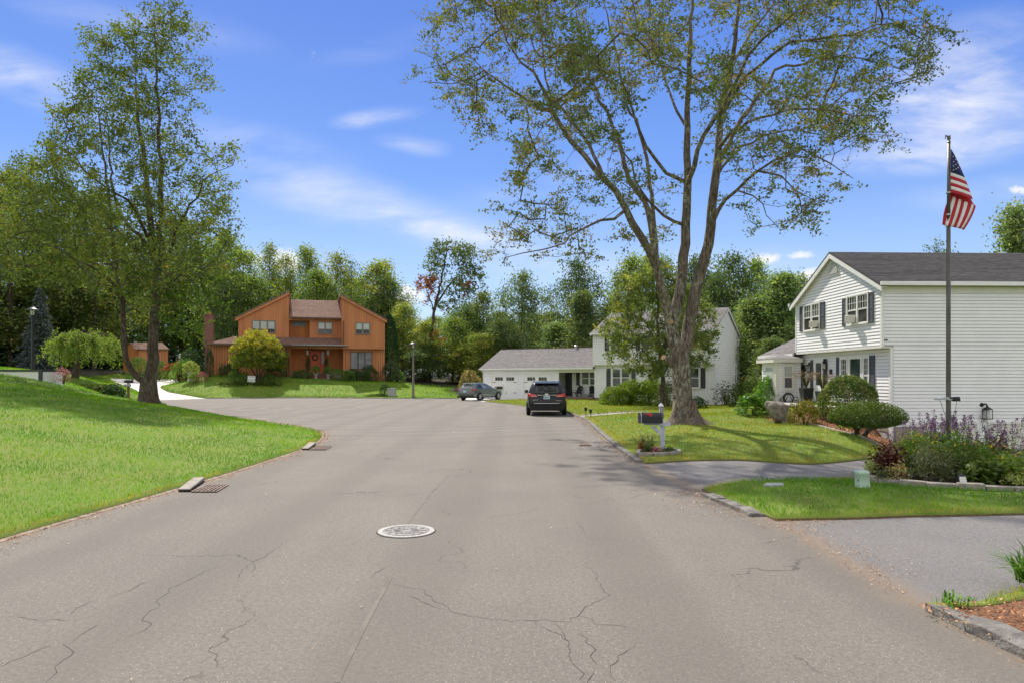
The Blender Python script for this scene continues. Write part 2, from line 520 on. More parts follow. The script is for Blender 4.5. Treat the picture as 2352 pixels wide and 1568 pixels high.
M_cedartrim = plain('brown_trim', (0.13, 0.075, 0.05), 0.6, (0.10, 0.06, 0.04), 3)
M_taupe = plain('taupe_trim', (0.23, 0.19, 0.15), 0.5)
M_reddoor = plain('red_orange_door', (0.66, 0.12, 0.035), 0.45, (0.58, 0.10, 0.03), 3)
M_deck = plain('deck_board', (0.24, 0.16, 0.125), 0.75, (0.18, 0.12, 0.09), 4)
M_sand = plain('kerb_sand', (0.36, 0.29, 0.22), 0.95, (0.20, 0.14, 0.10), 9, detail=8)
M_foundation = plain('foundation', (0.33, 0.27, 0.235), 0.9, (0.26, 0.21, 0.18), 4, bump=0.4)
M_soffit = plain('soffit', (0.72, 0.70, 0.65), 0.6)
M_lapshade = plain('lap_shadow_grey', (0.44, 0.44, 0.43), 0.9)  # grey seen through the board gaps, painted as the shadow line of each lap
M_thatch = plain('thatch', (0.21, 0.14, 0.06), 0.95, (0.11, 0.09, 0.035), 25, bump=.8)
M_backing = plain('sheathing', (0.17, 0.075, 0.03), 0.9)
M_curtain = plain('curtain', (0.55, 0.56, 0.53), 0.9, (0.42, 0.43, 0.41), 12, stretch=(1, 1, 0.05))
M_interior = plain('dim_interior', (0.035, 0.04, 0.04), 0.9, (0.015, 0.017, 0.02), 1.0)
M_chrome = plain('chrome', (0.75, 0.75, 0.77), 0.15, metal=1.0)
M_rubber = plain('tyre_rubber', (0.018, 0.018, 0.019), 0.8)
M_black_metal = plain('black_metal', (0.022, 0.023, 0.026), 0.42, metal=0.2)
M_grey_metal = plain('bronze_pole', (0.12, 0.115, 0.105), 0.35, (0.085, 0.08, 0.072), 3, metal=0.5)
M_galv = plain('brushed_grey', (0.45, 0.47, 0.48), 0.4, metal=0.4)
M_postwood = plain('weathered_post', (0.26, 0.17, 0.09), 0.85, (0.18, 0.12, 0.07), 6, stretch=(1, 1, 0.1))
M_cedarpost = plain('cedar_post', (0.50, 0.20, 0.08), 0.7)
M_lampglass = plain('lamp_glass', (0.65, 0.66, 0.62), 0.15)
M_greybox = plain('grey_utility', (0.42, 0.43, 0.42), 0.6)
M_greenbox = plain('pale_green_utility', (0.42, 0.56, 0.44), 0.55, (0.38, 0.51, 0.40), 4)
M_mailgrey = plain('grey_blue_post', (0.52, 0.55, 0.62), 0.55, (0.45, 0.48, 0.55), 5)
M_redflag = plain('red_flag', (0.65, 0.03, 0.02), 0.45)
M_pot = plain('black_planter', (0.02, 0.02, 0.023), 0.45)
M_brass = plain('black_iron', (0.02, 0.018, 0.016), 0.5)
def glass_mat(name, c, rough=0.06, c2=None, scale=1.5):
  m, t, out = new_mat(name)
  b = t.n('ShaderNodeBsdfPrincipled')
  co = t.n('ShaderNodeTexCoord').outputs['Object']
  t.l(t.mix(t.mapr(t.noise(co, scale, 3.0), 0.35, 0.65), c, c2 or tuple(x * 0.6 for x in c)), b.inputs['Base Color'])
  b.inputs['Roughness'].default_value = rough
  b.inputs['Specular IOR Level'].default_value = 0.8
  t.l(b.outputs[0], out.inputs[0])
  return m
G_dark = glass_mat('window_glass', (0.045, 0.052, 0.055))
G_mid = glass_mat('curtained_glass', (0.16, 0.17, 0.165), c2=(0.07, 0.078, 0.08))
G_pale = glass_mat('blind_glass', (0.46, 0.50, 0.47), c2=(0.40, 0.44, 0.42))
G_screen = glass_mat('screened_glass', (0.12, 0.125, 0.135), 0.4)
G_teal = glass_mat('picture_glass', (0.05, 0.085, 0.08))
G_car = glass_mat('car_glass', (0.02, 0.024, 0.026), 0.04)
G_carpale = glass_mat('car_glass_pale', (0.30, 0.34, 0.34), 0.05)
def brick_mat(name, c, c2, mortar, scale, coords='Object', rot=(0, 0, 0), bw=0.5, rh=0.25, rough=0.9, mort=0.02, noise_amt=0.5, grey=None):
  m, t, out = new_mat(name)
  b = t.n('ShaderNodeBsdfPrincipled')
  co = t.n('ShaderNodeTexCoord').outputs[coords]
  br = t.n('ShaderNodeTexBrick')
  t.l(t.vscale(co, (1, 1, 1), rot=rot), br.inputs['Vector'])
  br.inputs['Color1'].default_value = (*c, 1); br.inputs['Color2'].default_value = (*c2, 1); br.inputs['Mortar'].default_value = (*mortar, 1)
  br.inputs['Scale'].default_value = scale
  br.inputs['Mortar Size'].default_value = mort
  br.inputs['Brick Width'].default_value = bw; br.inputs['Row Height'].default_value = rh
  co2 = t.n('ShaderNodeTexCoord').outputs['Object']
  col = t.mix(t.mapr(t.noise(co2, 3.0, 8.0, 0.75), 0.4, 0.62, 0, noise_amt), br.outputs['Color'], grey or tuple(x * 0.6 for x in c))
  t.l(col, b.inputs['Base Color'])
  b.inputs['Roughness'].default_value = rough
  t.l(b.outputs[0], out.inputs[0])
  return m
M_brick = brick_mat('red_brick', (0.25, 0.07, 0.05), (0.17, 0.05, 0.04), (0.28, 0.22, 0.19), 4.2, rot=(R(90), 0, 0))
def shingle(name, c, c2, c3):
  return plain(name, c, 0.95, c2, 9.0, detail=8.0, bump=0.6, bscale=60, stretch=(0.35, 0.35, 2.2), grime=0.25)
M_shing_dark = shingle('charcoal_shingle', (0.095, 0.088, 0.092), (0.048, 0.045, 0.05), None)
M_shing_grey = shingle('grey_shingle', (0.25, 0.235, 0.235), (0.15, 0.14, 0.145), None)
M_shing_brown = shingle('brown_shingle', (0.27, 0.165, 0.125), (0.17, 0.10, 0.078), None)
def bark(name, c, c2, lichen=None):
  m, t, out = new_mat(name)
  b = t.n('ShaderNodeBsdfPrincipled')
  co = t.n('ShaderNodeTexCoord').outputs['Object']
  cv = t.vscale(co, (7, 7, 1.1))
  f = t.noise(cv, 2.2, 7.0, 0.68, 0.8)
  col = t.mix(t.mapr(f, 0.38, 0.6), c2, c)
  if lichen:
    ln = t.math('MULTIPLY', t.mapr(t.noise(t.vscale(co, (1, 1, 0.5)), 9.0, 5.0, 0.7), 0.49, 0.58), t.mapr(t.noise(co, 0.8, 2.0), 0.38, 0.6))
    col = t.mix(t.math('MULTIPLY', ln, 0.75), col, lichen)
  t.l(col, b.inputs['Base Color'])
  b.inputs['Roughness'].default_value = 0.95
  b.inputs['Specular IOR Level'].default_value = 0.2
  bp = t.n('ShaderNodeBump'); bp.inputs['Strength'].default_value = 1.0; bp.inputs['Distance'].default_value = 0.05
  t.l(f, bp.inputs['Height']); t.l(bp.outputs[0], b.inputs['Normal'])
  t.l(b.outputs[0], out.inputs[0])
  return m
M_bark = bark('maple_bark', (0.20, 0.165, 0.13), (0.07, 0.055, 0.043), (0.38, 0.39, 0.31))
M_bark2 = bark('dark_bark', (0.13, 0.098, 0.07), (0.045, 0.034, 0.025), (0.2, 0.19, 0.15))
M_barkfar = bark('far_bark', (0.10, 0.08, 0.065), (0.05, 0.04, 0.03))
M_twig = plain('twig', (0.10, 0.08, 0.06), 0.9)
L_big = leaf_mat('maple_leaf', [(0.0, (0.120, 0.154, 0.064)), (0.4, (0.173, 0.201, 0.083)), (0.75, (0.278, 0.251, 0.103)), (0.93, (0.362, 0.262, 0.124)), (1.0, (0.482, 0.228, 0.124))], 0.38, big=((0.085, 0.13, 0.025), 0.25, 0.5, 0.7))
L_left = leaf_mat('left_leaf', [(0.0, (0.092, 0.125, 0.036)), (0.5, (0.169, 0.213, 0.054)), (0.9, (0.263, 0.289, 0.066)), (1.0, (0.464, 0.251, 0.061))], 0.4)
L_bright = leaf_mat('bright_leaf', [(0.0, (0.073, 0.122, 0.022)), (0.6, (0.115, 0.184, 0.033)), (1.0, (0.178, 0.207, 0.044))], 0.5)
L_wood = leaf_mat('wood_leaf', [(0.0, (0.117, 0.172, 0.053)), (0.5, (0.217, 0.307, 0.074)), (0.85, (0.333, 0.399, 0.087)), (1.0, (0.568, 0.399, 0.087))], 0.52, hue=0.018)
L_woody = leaf_mat('wood_leaf_yellow', [(0.0, (0.130, 0.186, 0.050)), (0.5, (0.248, 0.305, 0.067)), (0.85, (0.388, 0.342, 0.079)), (1.0, (0.562, 0.332, 0.091))], 0.52, hue=0.015)
L_dark = leaf_mat('wood_leaf_dark', [(0.0, (0.081, 0.129, 0.056)), (0.7, (0.165, 0.229, 0.086)), (1.0, (0.295, 0.306, 0.106))], 0.42, hue=0.015)
L_pine = leaf_mat('pine_needles', [(0.0, (0.104, 0.168, 0.078)), (0.6, (0.222, 0.292, 0.111)), (1.0, (0.356, 0.383, 0.158))], 0.45, hue=0.01)
L_spruce = leaf_mat('dark_conifer', [(0.0, (0.056, 0.122, 0.056)), (0.7, (0.113, 0.213, 0.082)), (1.0, (0.204, 0.305, 0.101))], 0.3, hue=0.01)
L_blue = leaf_mat('blue_spruce', [(0.0, (0.055, 0.075, 0.075)), (1.0, (0.13, 0.16, 0.16))], 0.1)
L_arb = leaf_mat('arborvitae', [(0.0, (0.030, 0.071, 0.026)), (1.0, (0.059, 0.126, 0.042))], 0.1)
L_hedge = leaf_mat('clipped_green', [(0.0, (0.066, 0.142, 0.026)), (0.6, (0.122, 0.235, 0.037)), (1.0, (0.206, 0.318, 0.056))], 0.25)
L_darkhedge = leaf_mat('dark_clipped_green', [(0.0, (0.037, 0.079, 0.028)), (1.0, (0.094, 0.164, 0.047))], 0.2)
L_juniper = leaf_mat('juniper', [(0.0, (0.121, 0.201, 0.024)), (0.6, (0.222, 0.322, 0.036)), (1.0, (0.383, 0.402, 0.061))], 0.25)
L_yew = leaf_mat('yew', [(0.0, (0.05, 0.085, 0.014)), (0.6, (0.095, 0.145, 0.022)), (1.0, (0.16, 0.20, 0.035))], 0.25)
L_euon = leaf_mat('burning_bush', [(0.0, (0.078, 0.139, 0.031)), (0.6, (0.155, 0.217, 0.054)), (0.9, (0.296, 0.265, 0.109)), (1.0, (0.528, 0.466, 0.248))], 0.3)
L_gold = leaf_mat('gold_shrub', [(0.0, (0.120, 0.120, 0.018)), (0.6, (0.252, 0.228, 0.030)), (1.0, (0.432, 0.360, 0.060))], 0.35)
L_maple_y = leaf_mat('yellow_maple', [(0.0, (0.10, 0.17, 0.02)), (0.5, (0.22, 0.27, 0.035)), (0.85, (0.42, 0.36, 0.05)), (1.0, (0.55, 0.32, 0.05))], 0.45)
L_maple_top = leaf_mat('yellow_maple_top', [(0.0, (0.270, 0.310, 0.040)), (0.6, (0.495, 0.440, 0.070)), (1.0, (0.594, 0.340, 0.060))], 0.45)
L_weep = leaf_mat('weeping_leaf', [(0.0, (0.122, 0.203, 0.041)), (0.6, (0.234, 0.344, 0.060)), (1.0, (0.406, 0.406, 0.122))], 0.4)
L_hosta = leaf_mat('broad_leaf', [(0.0, (0.066, 0.165, 0.022)), (0.6, (0.132, 0.264, 0.039)), (1.0, (0.275, 0.396, 0.099))], 0.4)
L_lime = leaf_mat('lime_leaf', [(0.0, (0.20, 0.28, 0.05)), (1.0, (0.50, 0.52, 0.20))], 0.4)
L_burg = leaf_mat('burgundy_leaf', [(0.0, (0.06, 0.018, 0.016)), (0.7, (0.12, 0.03, 0.025)), (1.0, (0.30, 0.20, 0.18))], 0.25)
L_redlace = leaf_mat('rust_leaf', [(0.0, (0.18, 0.045, 0.015)), (1.0, (0.40, 0.12, 0.035))], 0.3)
L_greymound = leaf_mat('grey_mound', [(0.0, (0.090, 0.108, 0.054)), (1.0, (0.192, 0.204, 0.114))], 0.3)
L_peren = leaf_mat('perennial_leaf', [(0.0, (0.106, 0.188, 0.036)), (0.6, (0.213, 0.316, 0.049)), (0.88, (0.399, 0.398, 0.081)), (1.0, (0.777, 0.316, 0.081))], 0.35)
L_purple = leaf_mat('purple_spike', [(0.0, (0.14, 0.06, 0.13)), (0.5, (0.24, 0.12, 0.24)), (1.0, (0.38, 0.24, 0.38))], 0.2, tr_tint=(1, 1, 1))
L_yellowfl = leaf_mat('yellow_flower', [(0.0, (0.700, 0.517, 0.020)), (1.0, (0.800, 0.690, 0.050))], 0.2, tr_tint=(1, 1, 1))
L_pinkfl = leaf_mat('pink_flower', [(0.0, (0.35, 0.09, 0.09)), (1.0, (0.62, 0.34, 0.32))], 0.2, tr_tint=(1, 1, 1))
L_plume = leaf_mat('grass_plume', [(0.0, (0.325, 0.163, 0.138)), (1.0, (0.650, 0.425, 0.362))], 0.3, tr_tint=(1, 1, 1))
L_goldtan = leaf_mat('tan_hydrangea', [(0.0, (0.16, 0.14, 0.05)), (0.5, (0.42, 0.33, 0.14)), (1.0, (0.66, 0.54, 0.28))], 0.3)
L_grass = leaf_mat('grass_blade', [(0.0, (0.125, 0.27, 0.004)), (0.5, (0.19, 0.36, 0.006)), (0.8, (0.27, 0.42, 0.010)), (0.93, (0.40, 0.40, 0.05)), (1.0, (0.42, 0.23, 0.08))], 0.45, big=((0.095, 0.235, 0.004), 0.42, 0.42, 0.60), tr_tint=(1.1, 1.2, 0.4))
L_grassr = leaf_mat('dry_grass_blade', [(0.0, (0.18, 0.21, 0.010)), (0.4, (0.27, 0.27, 0.016)), (0.8, (0.38, 0.33, 0.03)), (0.93, (0.52, 0.42, 0.10)), (1.0, (0.45, 0.26, 0.10))], 0.45, big=((0.17, 0.27, 0.010), 0.5, 0.46, 0.66), tr_tint=(1.1, 1.15, 0.45))
L_litter = leaf_mat('dry_litter', [(0.0, (0.16, 0.075, 0.03)), (0.4, (0.34, 0.16, 0.07)), (0.8, (0.50, 0.33, 0.20)), (1.0, (0.66, 0.55, 0.42))], 0.1, tr_tint=(1, 1, 1))

# --------- outlines of the paved areas (metres; camera at 0,0 looking along +y)
def spline(pts, step=0.4, closed=False):
  P = [Vector((p[0], p[1])) for p in pts]
  n = len(P); out = []
  rng_ = range(n if closed else n - 1)
  for i in rng_:
    p1, p2 = P[i], P[(i + 1) % n]
    p0 = P[(i - 1) % n] if closed or i > 0 else p1
    p3 = P[(i + 2) % n] if closed or i < n - 2 else p2
    L = (p2 - p1).length
    st = step * max(1.0, min(p1.y, p2.y) / 25.0)
    m = max(1, int(L / st))
    for k in range(m):
      t = k / m
      q = 0.5 * ((2 * p1) + (p2 - p0) * t + (2 * p0 - 5 * p1 + 4 * p2 - p3) * t * t + (3 * p1 - p0 - 3 * p2 + p3) * t ** 3)
      out.append((q.x, q.y))
  if not closed: out.append(tuple(P[-1]))
  return out
right_kerb = [(3.75, -6), (3.65, 0), (3.6, 4), (3.45, 6), (3.5, 8.9), (3.2, 11.5), (2.95, 15), (3.1, 22), (3.35, 28), (3.4, 32), (3.1, 36), (2.3, 40), (1.0, 45), (-0.5, 49.5), (-2.2, 53.7)]
left_kerb = [(-6.2, -6), (-6.05, 0), (-6.0, 4), (-5.95, 8), (-5.7, 11.5), (-5.55, 15), (-5.6, 19), (-6.3, 22.6), (-7.6, 25.2), (-9.7, 27.9), (-12.7, 31.6), (-16.2, 35.6), (-20, 39.5), (-23.4, 43), (-26.5, 47.5), (-28.6, 52), (-30, 57)]
far_kerb = [(-27.7, 61.8), (-22, 62.9), (-15, 62.6), (-9, 61.2), (-4.8, 61.0)]
RK = spline(right_kerb); LK = spline(left_kerb); FK = spline(far_kerb)
road = LK + FK + RK[::-1]
upper_drive = [(2.4, 11.6)] + spline([(3.2, 11.5), (4.2, 12.45), (5.7, 13.1), (6.7, 13.6), (7.8, 14.6), (9.5, 16.0), (12.5, 18.0), (16, 20.5), (22, 22.6), (30, 23)]) + spline([(30, 26.0), (22, 26.0), (15.2, 25.9), (12.6, 22.6), (10.9, 20.0), (9.2, 18.1), (7.5, 17.1), (5.2, 16.1), (2.95, 15.0)]) + [(2.3, 14.9)]
near_drive = [(3.5, 9.05), (4.6, 9.05), (6, 9.15), (8, 9.4), (11, 9.6), (16, 9.8), (16, 7.0), (9, 6.9), (6.6, 6.75), (5.6, 6.6), (4.9, 6.3), (4.35, 5.95), (3.9, 5.72), (3.45, 5.7)]
near_drive = [(3.0, 5.8), (3.0, 9.0)] + near_drive[:-1] + [(3.5, 5.69)]
conc_drive = spline([(-30, 57), (-33.2, 61), (-35.2, 64.5), (-38.5, 68.5), (-42.5, 73.5), (-46.5, 79)]) + [(-36.0, 79.5)] + spline([(-33.3, 75.3), (-35.2, 73.4), (-35.9, 71.2), (-35.3, 68.5), (-33.0, 65.6), (-30.2, 63.2), (-27.7, 61.8)])
white_drive = [(-6, 58), (-3.5, 52.9), (-2.2, 53.7), (-0.6, 55.6), (1.4, 57.2), (3.6, 58.0), (4.0, 60.5), (-2.4, 64), (-4.0, 63.6), (-4.8, 61.0), (-6, 60)]
mulch_slope = spline([(10.5, 28.6), (10.7, 27), (11.15, 25.2), (10.95, 23), (10.8, 21.2), (11.4, 20.2)]) + [(13.2, 22.4), (15.0, 25.6), (14.7, 26.3), (14.7, 28.0), (12.3, 28.4)]
flower_bed = spline([(6.45, 12.75), (6.55, 12.1), (6.85, 11.6), (7.5, 11.3), (8.3, 11.08), (10, 10.95), (12, 11.0)]) + [(12.5, 16.8), (9.6, 15.4), (8.0, 14.1), (6.9, 13.3)]
near_mulch = [(3.2, 5.5), (3.95, 5.62), (4.4, 5.8), (4.95, 6.15), (5.6, 6.45), (6.6, 6.6), (9, 6.75), (9, 1), (4.1, 1), (3.2, 1)]
flag_path = spline([(3.35, 32.4), (5.4, 34.4), (8.5, 37.0), (13.5, 39.4), (18, 40.4)]) + spline([(18, 41.3), (13.3, 40.3), (8.2, 37.9), (5.1, 35.3), (3.2, 33.4)])
house_walk = [(-33.3, 75.3), (-36.0, 79.5), (-35.2, 80.2), (-32.6, 76.3), (-31.4, 74.2), (-32.0, 73.3)]
REG = [('road', road), ('upper_driveway', upper_drive), ('near_driveway', near_drive), ('concrete_driveway', conc_drive), ('garage_driveway', white_drive),
       ('bark_bed', mulch_slope), ('flower_bed_soil', flower_bed), ('bark_bed_near', near_mulch), ('flagstone_path', flag_path)]

# --------- height of the land, from surveyed spots
CP = []
for p in road[::9]: CP.append((p[0], p[1], 0.0))
for x_, y_ in [(-1, 5), (-1, 20), (-1, 32), (-12, 45), (-20, 50), (-22, 57), (-8, 55), (-4, 45), (0, 12), (-3, 27), (1, -6), (0, -40)]: CP.append((x_, y_, 0.0))
def sp(u, v, Y): q = px(u, v, Y); CP.append((q.x, q.y, q.z))
for q in [(-9, 8, 0.30), (-9, 14, 0.36), (-9, 20, 0.36), (-12, 12, .62), (-12, 18, .70), (-12, 24, .62), (-16, 14, 1.0), (-16, 20, 1.12), (-16, 26, 1.02), (-16, 31, .55), (-20, 18, 1.45), (-20, 24, 1.5),
          (-20, 30, 1.25), (-25, 22, 1.85), (-25.5, 34, 2.0), (-25, 28, 2.0), (-30, 28, 2.2), (-35, 30, 2.5), (-12, 4, .6), (-20, 6, 1.3), (-30, 10, 2.0), (-14, 28, .62), (-11, 26, .33), (-9, -10, .5), (-30, -10, 1.5)]: CP.append(q)
sp(200, 905, 34); sp(100, 879, 34); sp(300, 924, 34.5); sp(345, 927, 36); sp(450, 944, 33.2)
for q in [(-29.5, 42, 1.55), (-24.8, 41, .55), (-27.5, 45, .75), (-29.2, 49, .7), (-30.6, 51, .75), (-34.2, 56, 1.42), (-33, 46, 2.1), (-38, 50, 2.4), (-28.9, 51.0, .3), (-38, 60, 1.9), (-33.2, 60.3, .45), (-31.5, 60, .12)]: CP.append(q)
for q in [(-35, 64.5, .45), (-38.5, 68.5, .85), (-42.5, 73.5, 1.25), (-46, 79, 1.75), (-36, 79.5, 1.85), (-35.5, 70.5, 1.1), (-33, 65.6, .5), (-34.2, 75, 1.7), (-45, 85, 2.4), (-55, 80, 2.9), (-45, 62, 2.6), (-55, 60, 3.2), (-70, 70, 3.5), (-45, 45, 2.9), (-60, 40, 3.4)]: CP.append(q)
sp(480, 865, 69.5); sp(620, 867, 70.5); sp(720, 869.5, 72); sp(883, 876.5, 74.5); sp(964, 884, 75)
for q in [(-26, 65.5, .85), (-18, 66.5, .75), (-12, 66, .4), (-8, 66, .3), (-3, 70, .4), (2, 72, .3), (-10, 85, 1.6), (-30, 90, 2.5), (0, 90, .8), (20, 90, .4), (40, 80, 0), (0, 130, 1), (-80, 120, 4), (80, 120, 0), (-30, 140, 3)]: CP.append(q)
for q in [(3.6, 58, .02), (-2.4, 63, .02), (-3.6, 64.5, 0.05), (1, 52, .04), (3.5, 50, .0), (6.8, 56, .02), (8, 48, -.12), (15.3, 51.2, -.28), (13, 45, -.15), (19, 55, -.25), (5, 36, .02), (9, 38, -.02), (14, 40, -.05), (8, 33, .06), (12, 34, .3)]: CP.append(q)
for q in [(6.3, 25, .17), (4.5, 22, .06), (4.5, 18, .03), (6, 20, .05), (5.0, 16.1, -.05), (7.4, 17.2, -.25), (9.1, 18.3, -.28), (10.7, 21, -.06), (10.8, 27, .13), (11.3, 25, .08), (9, 22, .05), (8.5, 28, .2), (12.5, 27, .35), (14.3, 29, .6), (14.3, 33, .65), (12, 31, .4), (11, 35, .25),
          (12.9, 23.6, -.35), (14.9, 25.9, -.2), (13, 21.8, -.75), (15.5, 25.6, -1.0), (17, 24.5, -1.75), (18.5, 24, -1.95), (22, 24, -2.0), (30, 24, -2.0), (9.5, 16.6, -.38), (12, 18.5, -.95), (16, 21, -1.7), (20, 20, -1.6), (30, 18, -1.4), (6.6, 13.6, -.14), (5, 14.5, -.08), (7.8, 14.6, -.2), (12.5, 16.8, -.5),
          (4.5, 10.5, .05), (6, 11.2, .03), (8, 10.5, .02), (11, 10.8, .02), (10, 12.5, .02), (16, 10, 0), (16, 14, -.4), (14, 7, 0), (5, 7.5, 0), (7, 4, .05), (12, 0, .1), (30, 5, .2), (20, 30, .7), (20, 36, .7), (26, 34, .7), (17, 45, 0), (30, 45, 0), (40, 30, 0), (60, 50, 0)]: CP.append(q)
for a_ in range(0, 360, 30): CP.append((260 * math.cos(R(a_)), 60 + 260 * math.sin(R(a_)), 2.0))
CPa = np.array(CP)
_d = np.sqrt(((CPa[:, None, :2] - CPa[None, :, :2]) ** 2).sum(2))
_n = len(CPa)
_A = np.zeros((_n + 1, _n + 1)); _A[:_n, :_n] = -np.sqrt(_d ** 2 + 1.0) + 0.0; _A[:_n, :_n] -= np.eye(_n) * 0.15; _A[_n, :_n] = 1; _A[:_n, _n] = 1
_w = np.linalg.solve(_A, np.append(CPa[:, 2], 0))
def Hn(P):
  P = np.asarray(P, float)
  out = np.empty(len(P))
  for i in range(0, len(P), 4000):
    q = P[i:i + 4000]
    r = np.sqrt(((q[:, None, :2] - CPa[None, :, :2]) ** 2).sum(2) + 1.0)
    out[i:i + 4000] = -r @ _w[:_n] + _w[_n]
  return out
def in_poly(P, poly):
  x, y = P[:, 0], P[:, 1]
  ins = np.zeros(len(P), bool)
  n = len(poly); j = n - 1
  for i in range(n):
    xi, yi = poly[i]; xj, yj = poly[j]
    if yi != yj:
      c = ((yi > y) != (yj > y)) & (x < (xj - xi) * (y - yi) / (yj - yi) + xi)
      ins ^= c
    j = i
  return ins
def dist_line(P, pts):
  best = np.full(len(P), 1e9)
  pts = np.array(pts)
  for a, b in zip(pts[:-1], pts[1:]):
    ab = b - a; L = (ab ** 2).sum() + 1e-12
    t = np.clip(((P[:, :2] - a) @ ab) / L, 0, 1)
    best = np.minimum(best, np.sqrt(((P[:, :2] - a - t[:, None] * ab) ** 2).sum(1)))
  return best
ROADC = road + road[:1]
def Hfull(P):
  """ground height: flat within the road, joining the land over a couple of metres"""
  P = np.asarray(P, float)
  h = Hn(P)
  ins = in_poly(P, road)
  d = dist_line(P, ROADC)
  k = np.clip(d / 1.8, 0, 1); k = k * k * (3 - 2 * k)
  k[ins] = 0
  return h * k
def H(x, y): return float(Hfull(np.array([[x, y]]))[0])
def ground():
  rng = np.random.default_rng(3)
  pts = []
  def grid(x0, x1, y0, y1, s, hole=None):
    xs = np.arange(x0, x1, s); ys = np.arange(y0, y1, s)
    g = np.stack(np.meshgrid(xs, ys), -1).reshape(-1, 2)
    g = g + (rng.random(g.shape) - .5) * s * 0.5
    if hole: g = g[~((g[:, 0] > hole[0]) & (g[:, 0] < hole[1]) & (g[:, 1] > hole[2]) & (g[:, 1] < hole[3]))]
    pts.append(g)
  grid(-26, 20, 4, 34, 0.62)
  grid(-50, 34, -8, 84, 1.5, (-26.3, 20.3, 3.7, 34.3))
  grid(-300, 300, -60, 380, 16, (-51, 35, -9, 85))
  for L_ in (RK, LK):
    A_ = np.array([q for q in L_ if 2 < q[1] < 40]); d_ = np.gradient(A_, axis=0); d_ /= np.linalg.norm(d_, axis=1, keepdims=True)
    for o_ in (-1.0, -.6, -.3, .3, .6): pts.append(A_ + np.stack([-d_[:, 1], d_[:, 0]], 1) * o_)
  pts.append(np.array([(-600, -300), (600, -300), (600, 900), (-600, 900), (-600, 300), (600, 300)], float))
  P = np.concatenate(pts)
  keep = np.ones(len(P), bool)
  for n_, pl in REG: keep &= dist_line(P, pl + pl[:1]) > 0.16
  P = P[keep]
  V = [Vector((float(a), float(b))) for a, b in P]
  E = []
  for n_, pl in REG:
    pl2 = []
    for i in range(len(pl)):
      a, b = np.array(pl[i]), np.array(pl[(i + 1) % len(pl)])
      m = max(1, int(np.linalg.norm(b - a) / (0.7 * max(1, a[1] / 25))))
      for k in range(m): pl2.append(a + (b - a) * k / m)
    b0 = len(V)
    V += [Vector((float(q[0]), float(q[1]))) for q in pl2]
    E += [(b0 + i, b0 + (i + 1) % len(pl2)) for i in range(len(pl2))]
  vo, eo, fo, *_ = delaunay_2d_cdt(V, E, [], 0, 1e-4)
  VV = np.array([(p.x, p.y) for p in vo]); FF = np.array([f for f in fo if len(f) == 3])
  cen = VV[FF].mean(1)
  reg = np.full(len(FF), -1)
  for i, (n_, pl) in reversed(list(enumerate(REG))): reg[in_poly(cen, pl)] = i
  hz = Hfull(VV)
  far = ((cen[:, 1] > 84) | (cen[:, 0] < -48) | (cen[:, 0] > 33)) & (reg < 0)
  far |= (reg < 0) & (cen[:, 1] > 66) & (cen[:, 0] > -6)
  far |= (reg < 0) & (cen[:, 1] > 75.5) & (cen[:, 0] > -28)
  far &= ~((reg < 0) & (cen[:, 0] < -30) & (cen[:, 1] < 84) & (cen[:, 0] > -48))
  lift = {-1: 0.06, 5: 0.05, 6: 0.08, 7: 0.05, 8: 0.035}
  mats = {0: M_road, 1: M_drive, 2: M_drive, 3: M_conc, 4: M_conc, 5: M_mulch, 6: M_soil, 7: M_mulch, 8: M_flag}
  def mk(name, sel, mat, lf, skirt=None):
    f = FF[sel]
    ids, inv = np.unique(f, return_inverse=True)
    f2 = inv.reshape(f.shape)
    e = np.concatenate([f2[:, [0, 1]], f2[:, [1, 2]], f2[:, [2, 0]]])
    key = {}
    for a, b in e.tolist(): key[(a, b)] = key.get((a, b), 0) + 1
    edge = [(a, b) for (a, b) in key if (b, a) not in key]
    v = np.column_stack([VV[ids], hz[ids] + lf])
    if skirt is not None and lf > .045:
      for q in {q for e_ in edge for q in e_}: v[q, 2] -= lf * .55
    faces = [tuple(q) for q in f2.tolist()]
    fm = [0] * len(faces)
    if skirt is not None:
      nb = {}
      vl = v.tolist()
      for a, b in edge:
        for q in (a, b):
          if q not in nb:
            nb[q] = len(vl); vl.append([v[q][0], v[q][1], v[q][2] - lf - 0.06])
        faces.append((b, a, nb[a], nb[b])); fm.append(1)
      v = vl
    else: v = v.tolist()
    me = bpy.data.meshes.new(name); me.from_pydata(v, [], faces)
    me.materials.append(mat)
    if skirt is not None:
      me.materials.append(skirt); me.polygons.foreach_set('material_index', fm)
    me.polygons.foreach_set('use_smooth', [x == 0 for x in fm])
    if name in ('road', 'near_driveway', 'upper_driveway'):
      P_v = VV[ids]; dk = np.minimum(dist_line(P_v, RK), dist_line(P_v, LK)); at_ = me.attributes.new('edge', 'FLOAT', 'POINT')
      at_.data.foreach_set('value', (np.exp(-dk / .38) * (P_v[:, 1] < 45)).astype(np.float32))
    me.update()
    o = bpy.data.objects.new(name, me); put(o); o['kind'] = 'structure'
    return o
  mk('ground', (reg == -1) & ~far, M_turf, lift[-1], M_thatch)
  mk('forest_ground', (reg == -1) & far, M_forest, lift[-1], M_soil)
  for i, (n_, pl) in enumerate(REG):
    nm = {'bark_bed_near': 'bark_bed_near'}.get(n_, n_)
    mk(nm, reg == i, mats[i], lift.get(i, 0.0), M_soil if i in lift else None)
  return VV, FF, reg, hz, far
VV, FF, FREG, HZ, FARM = ground()
def sub_(L_): return [p for p in L_ if 3 < p[1] < 33][::2]

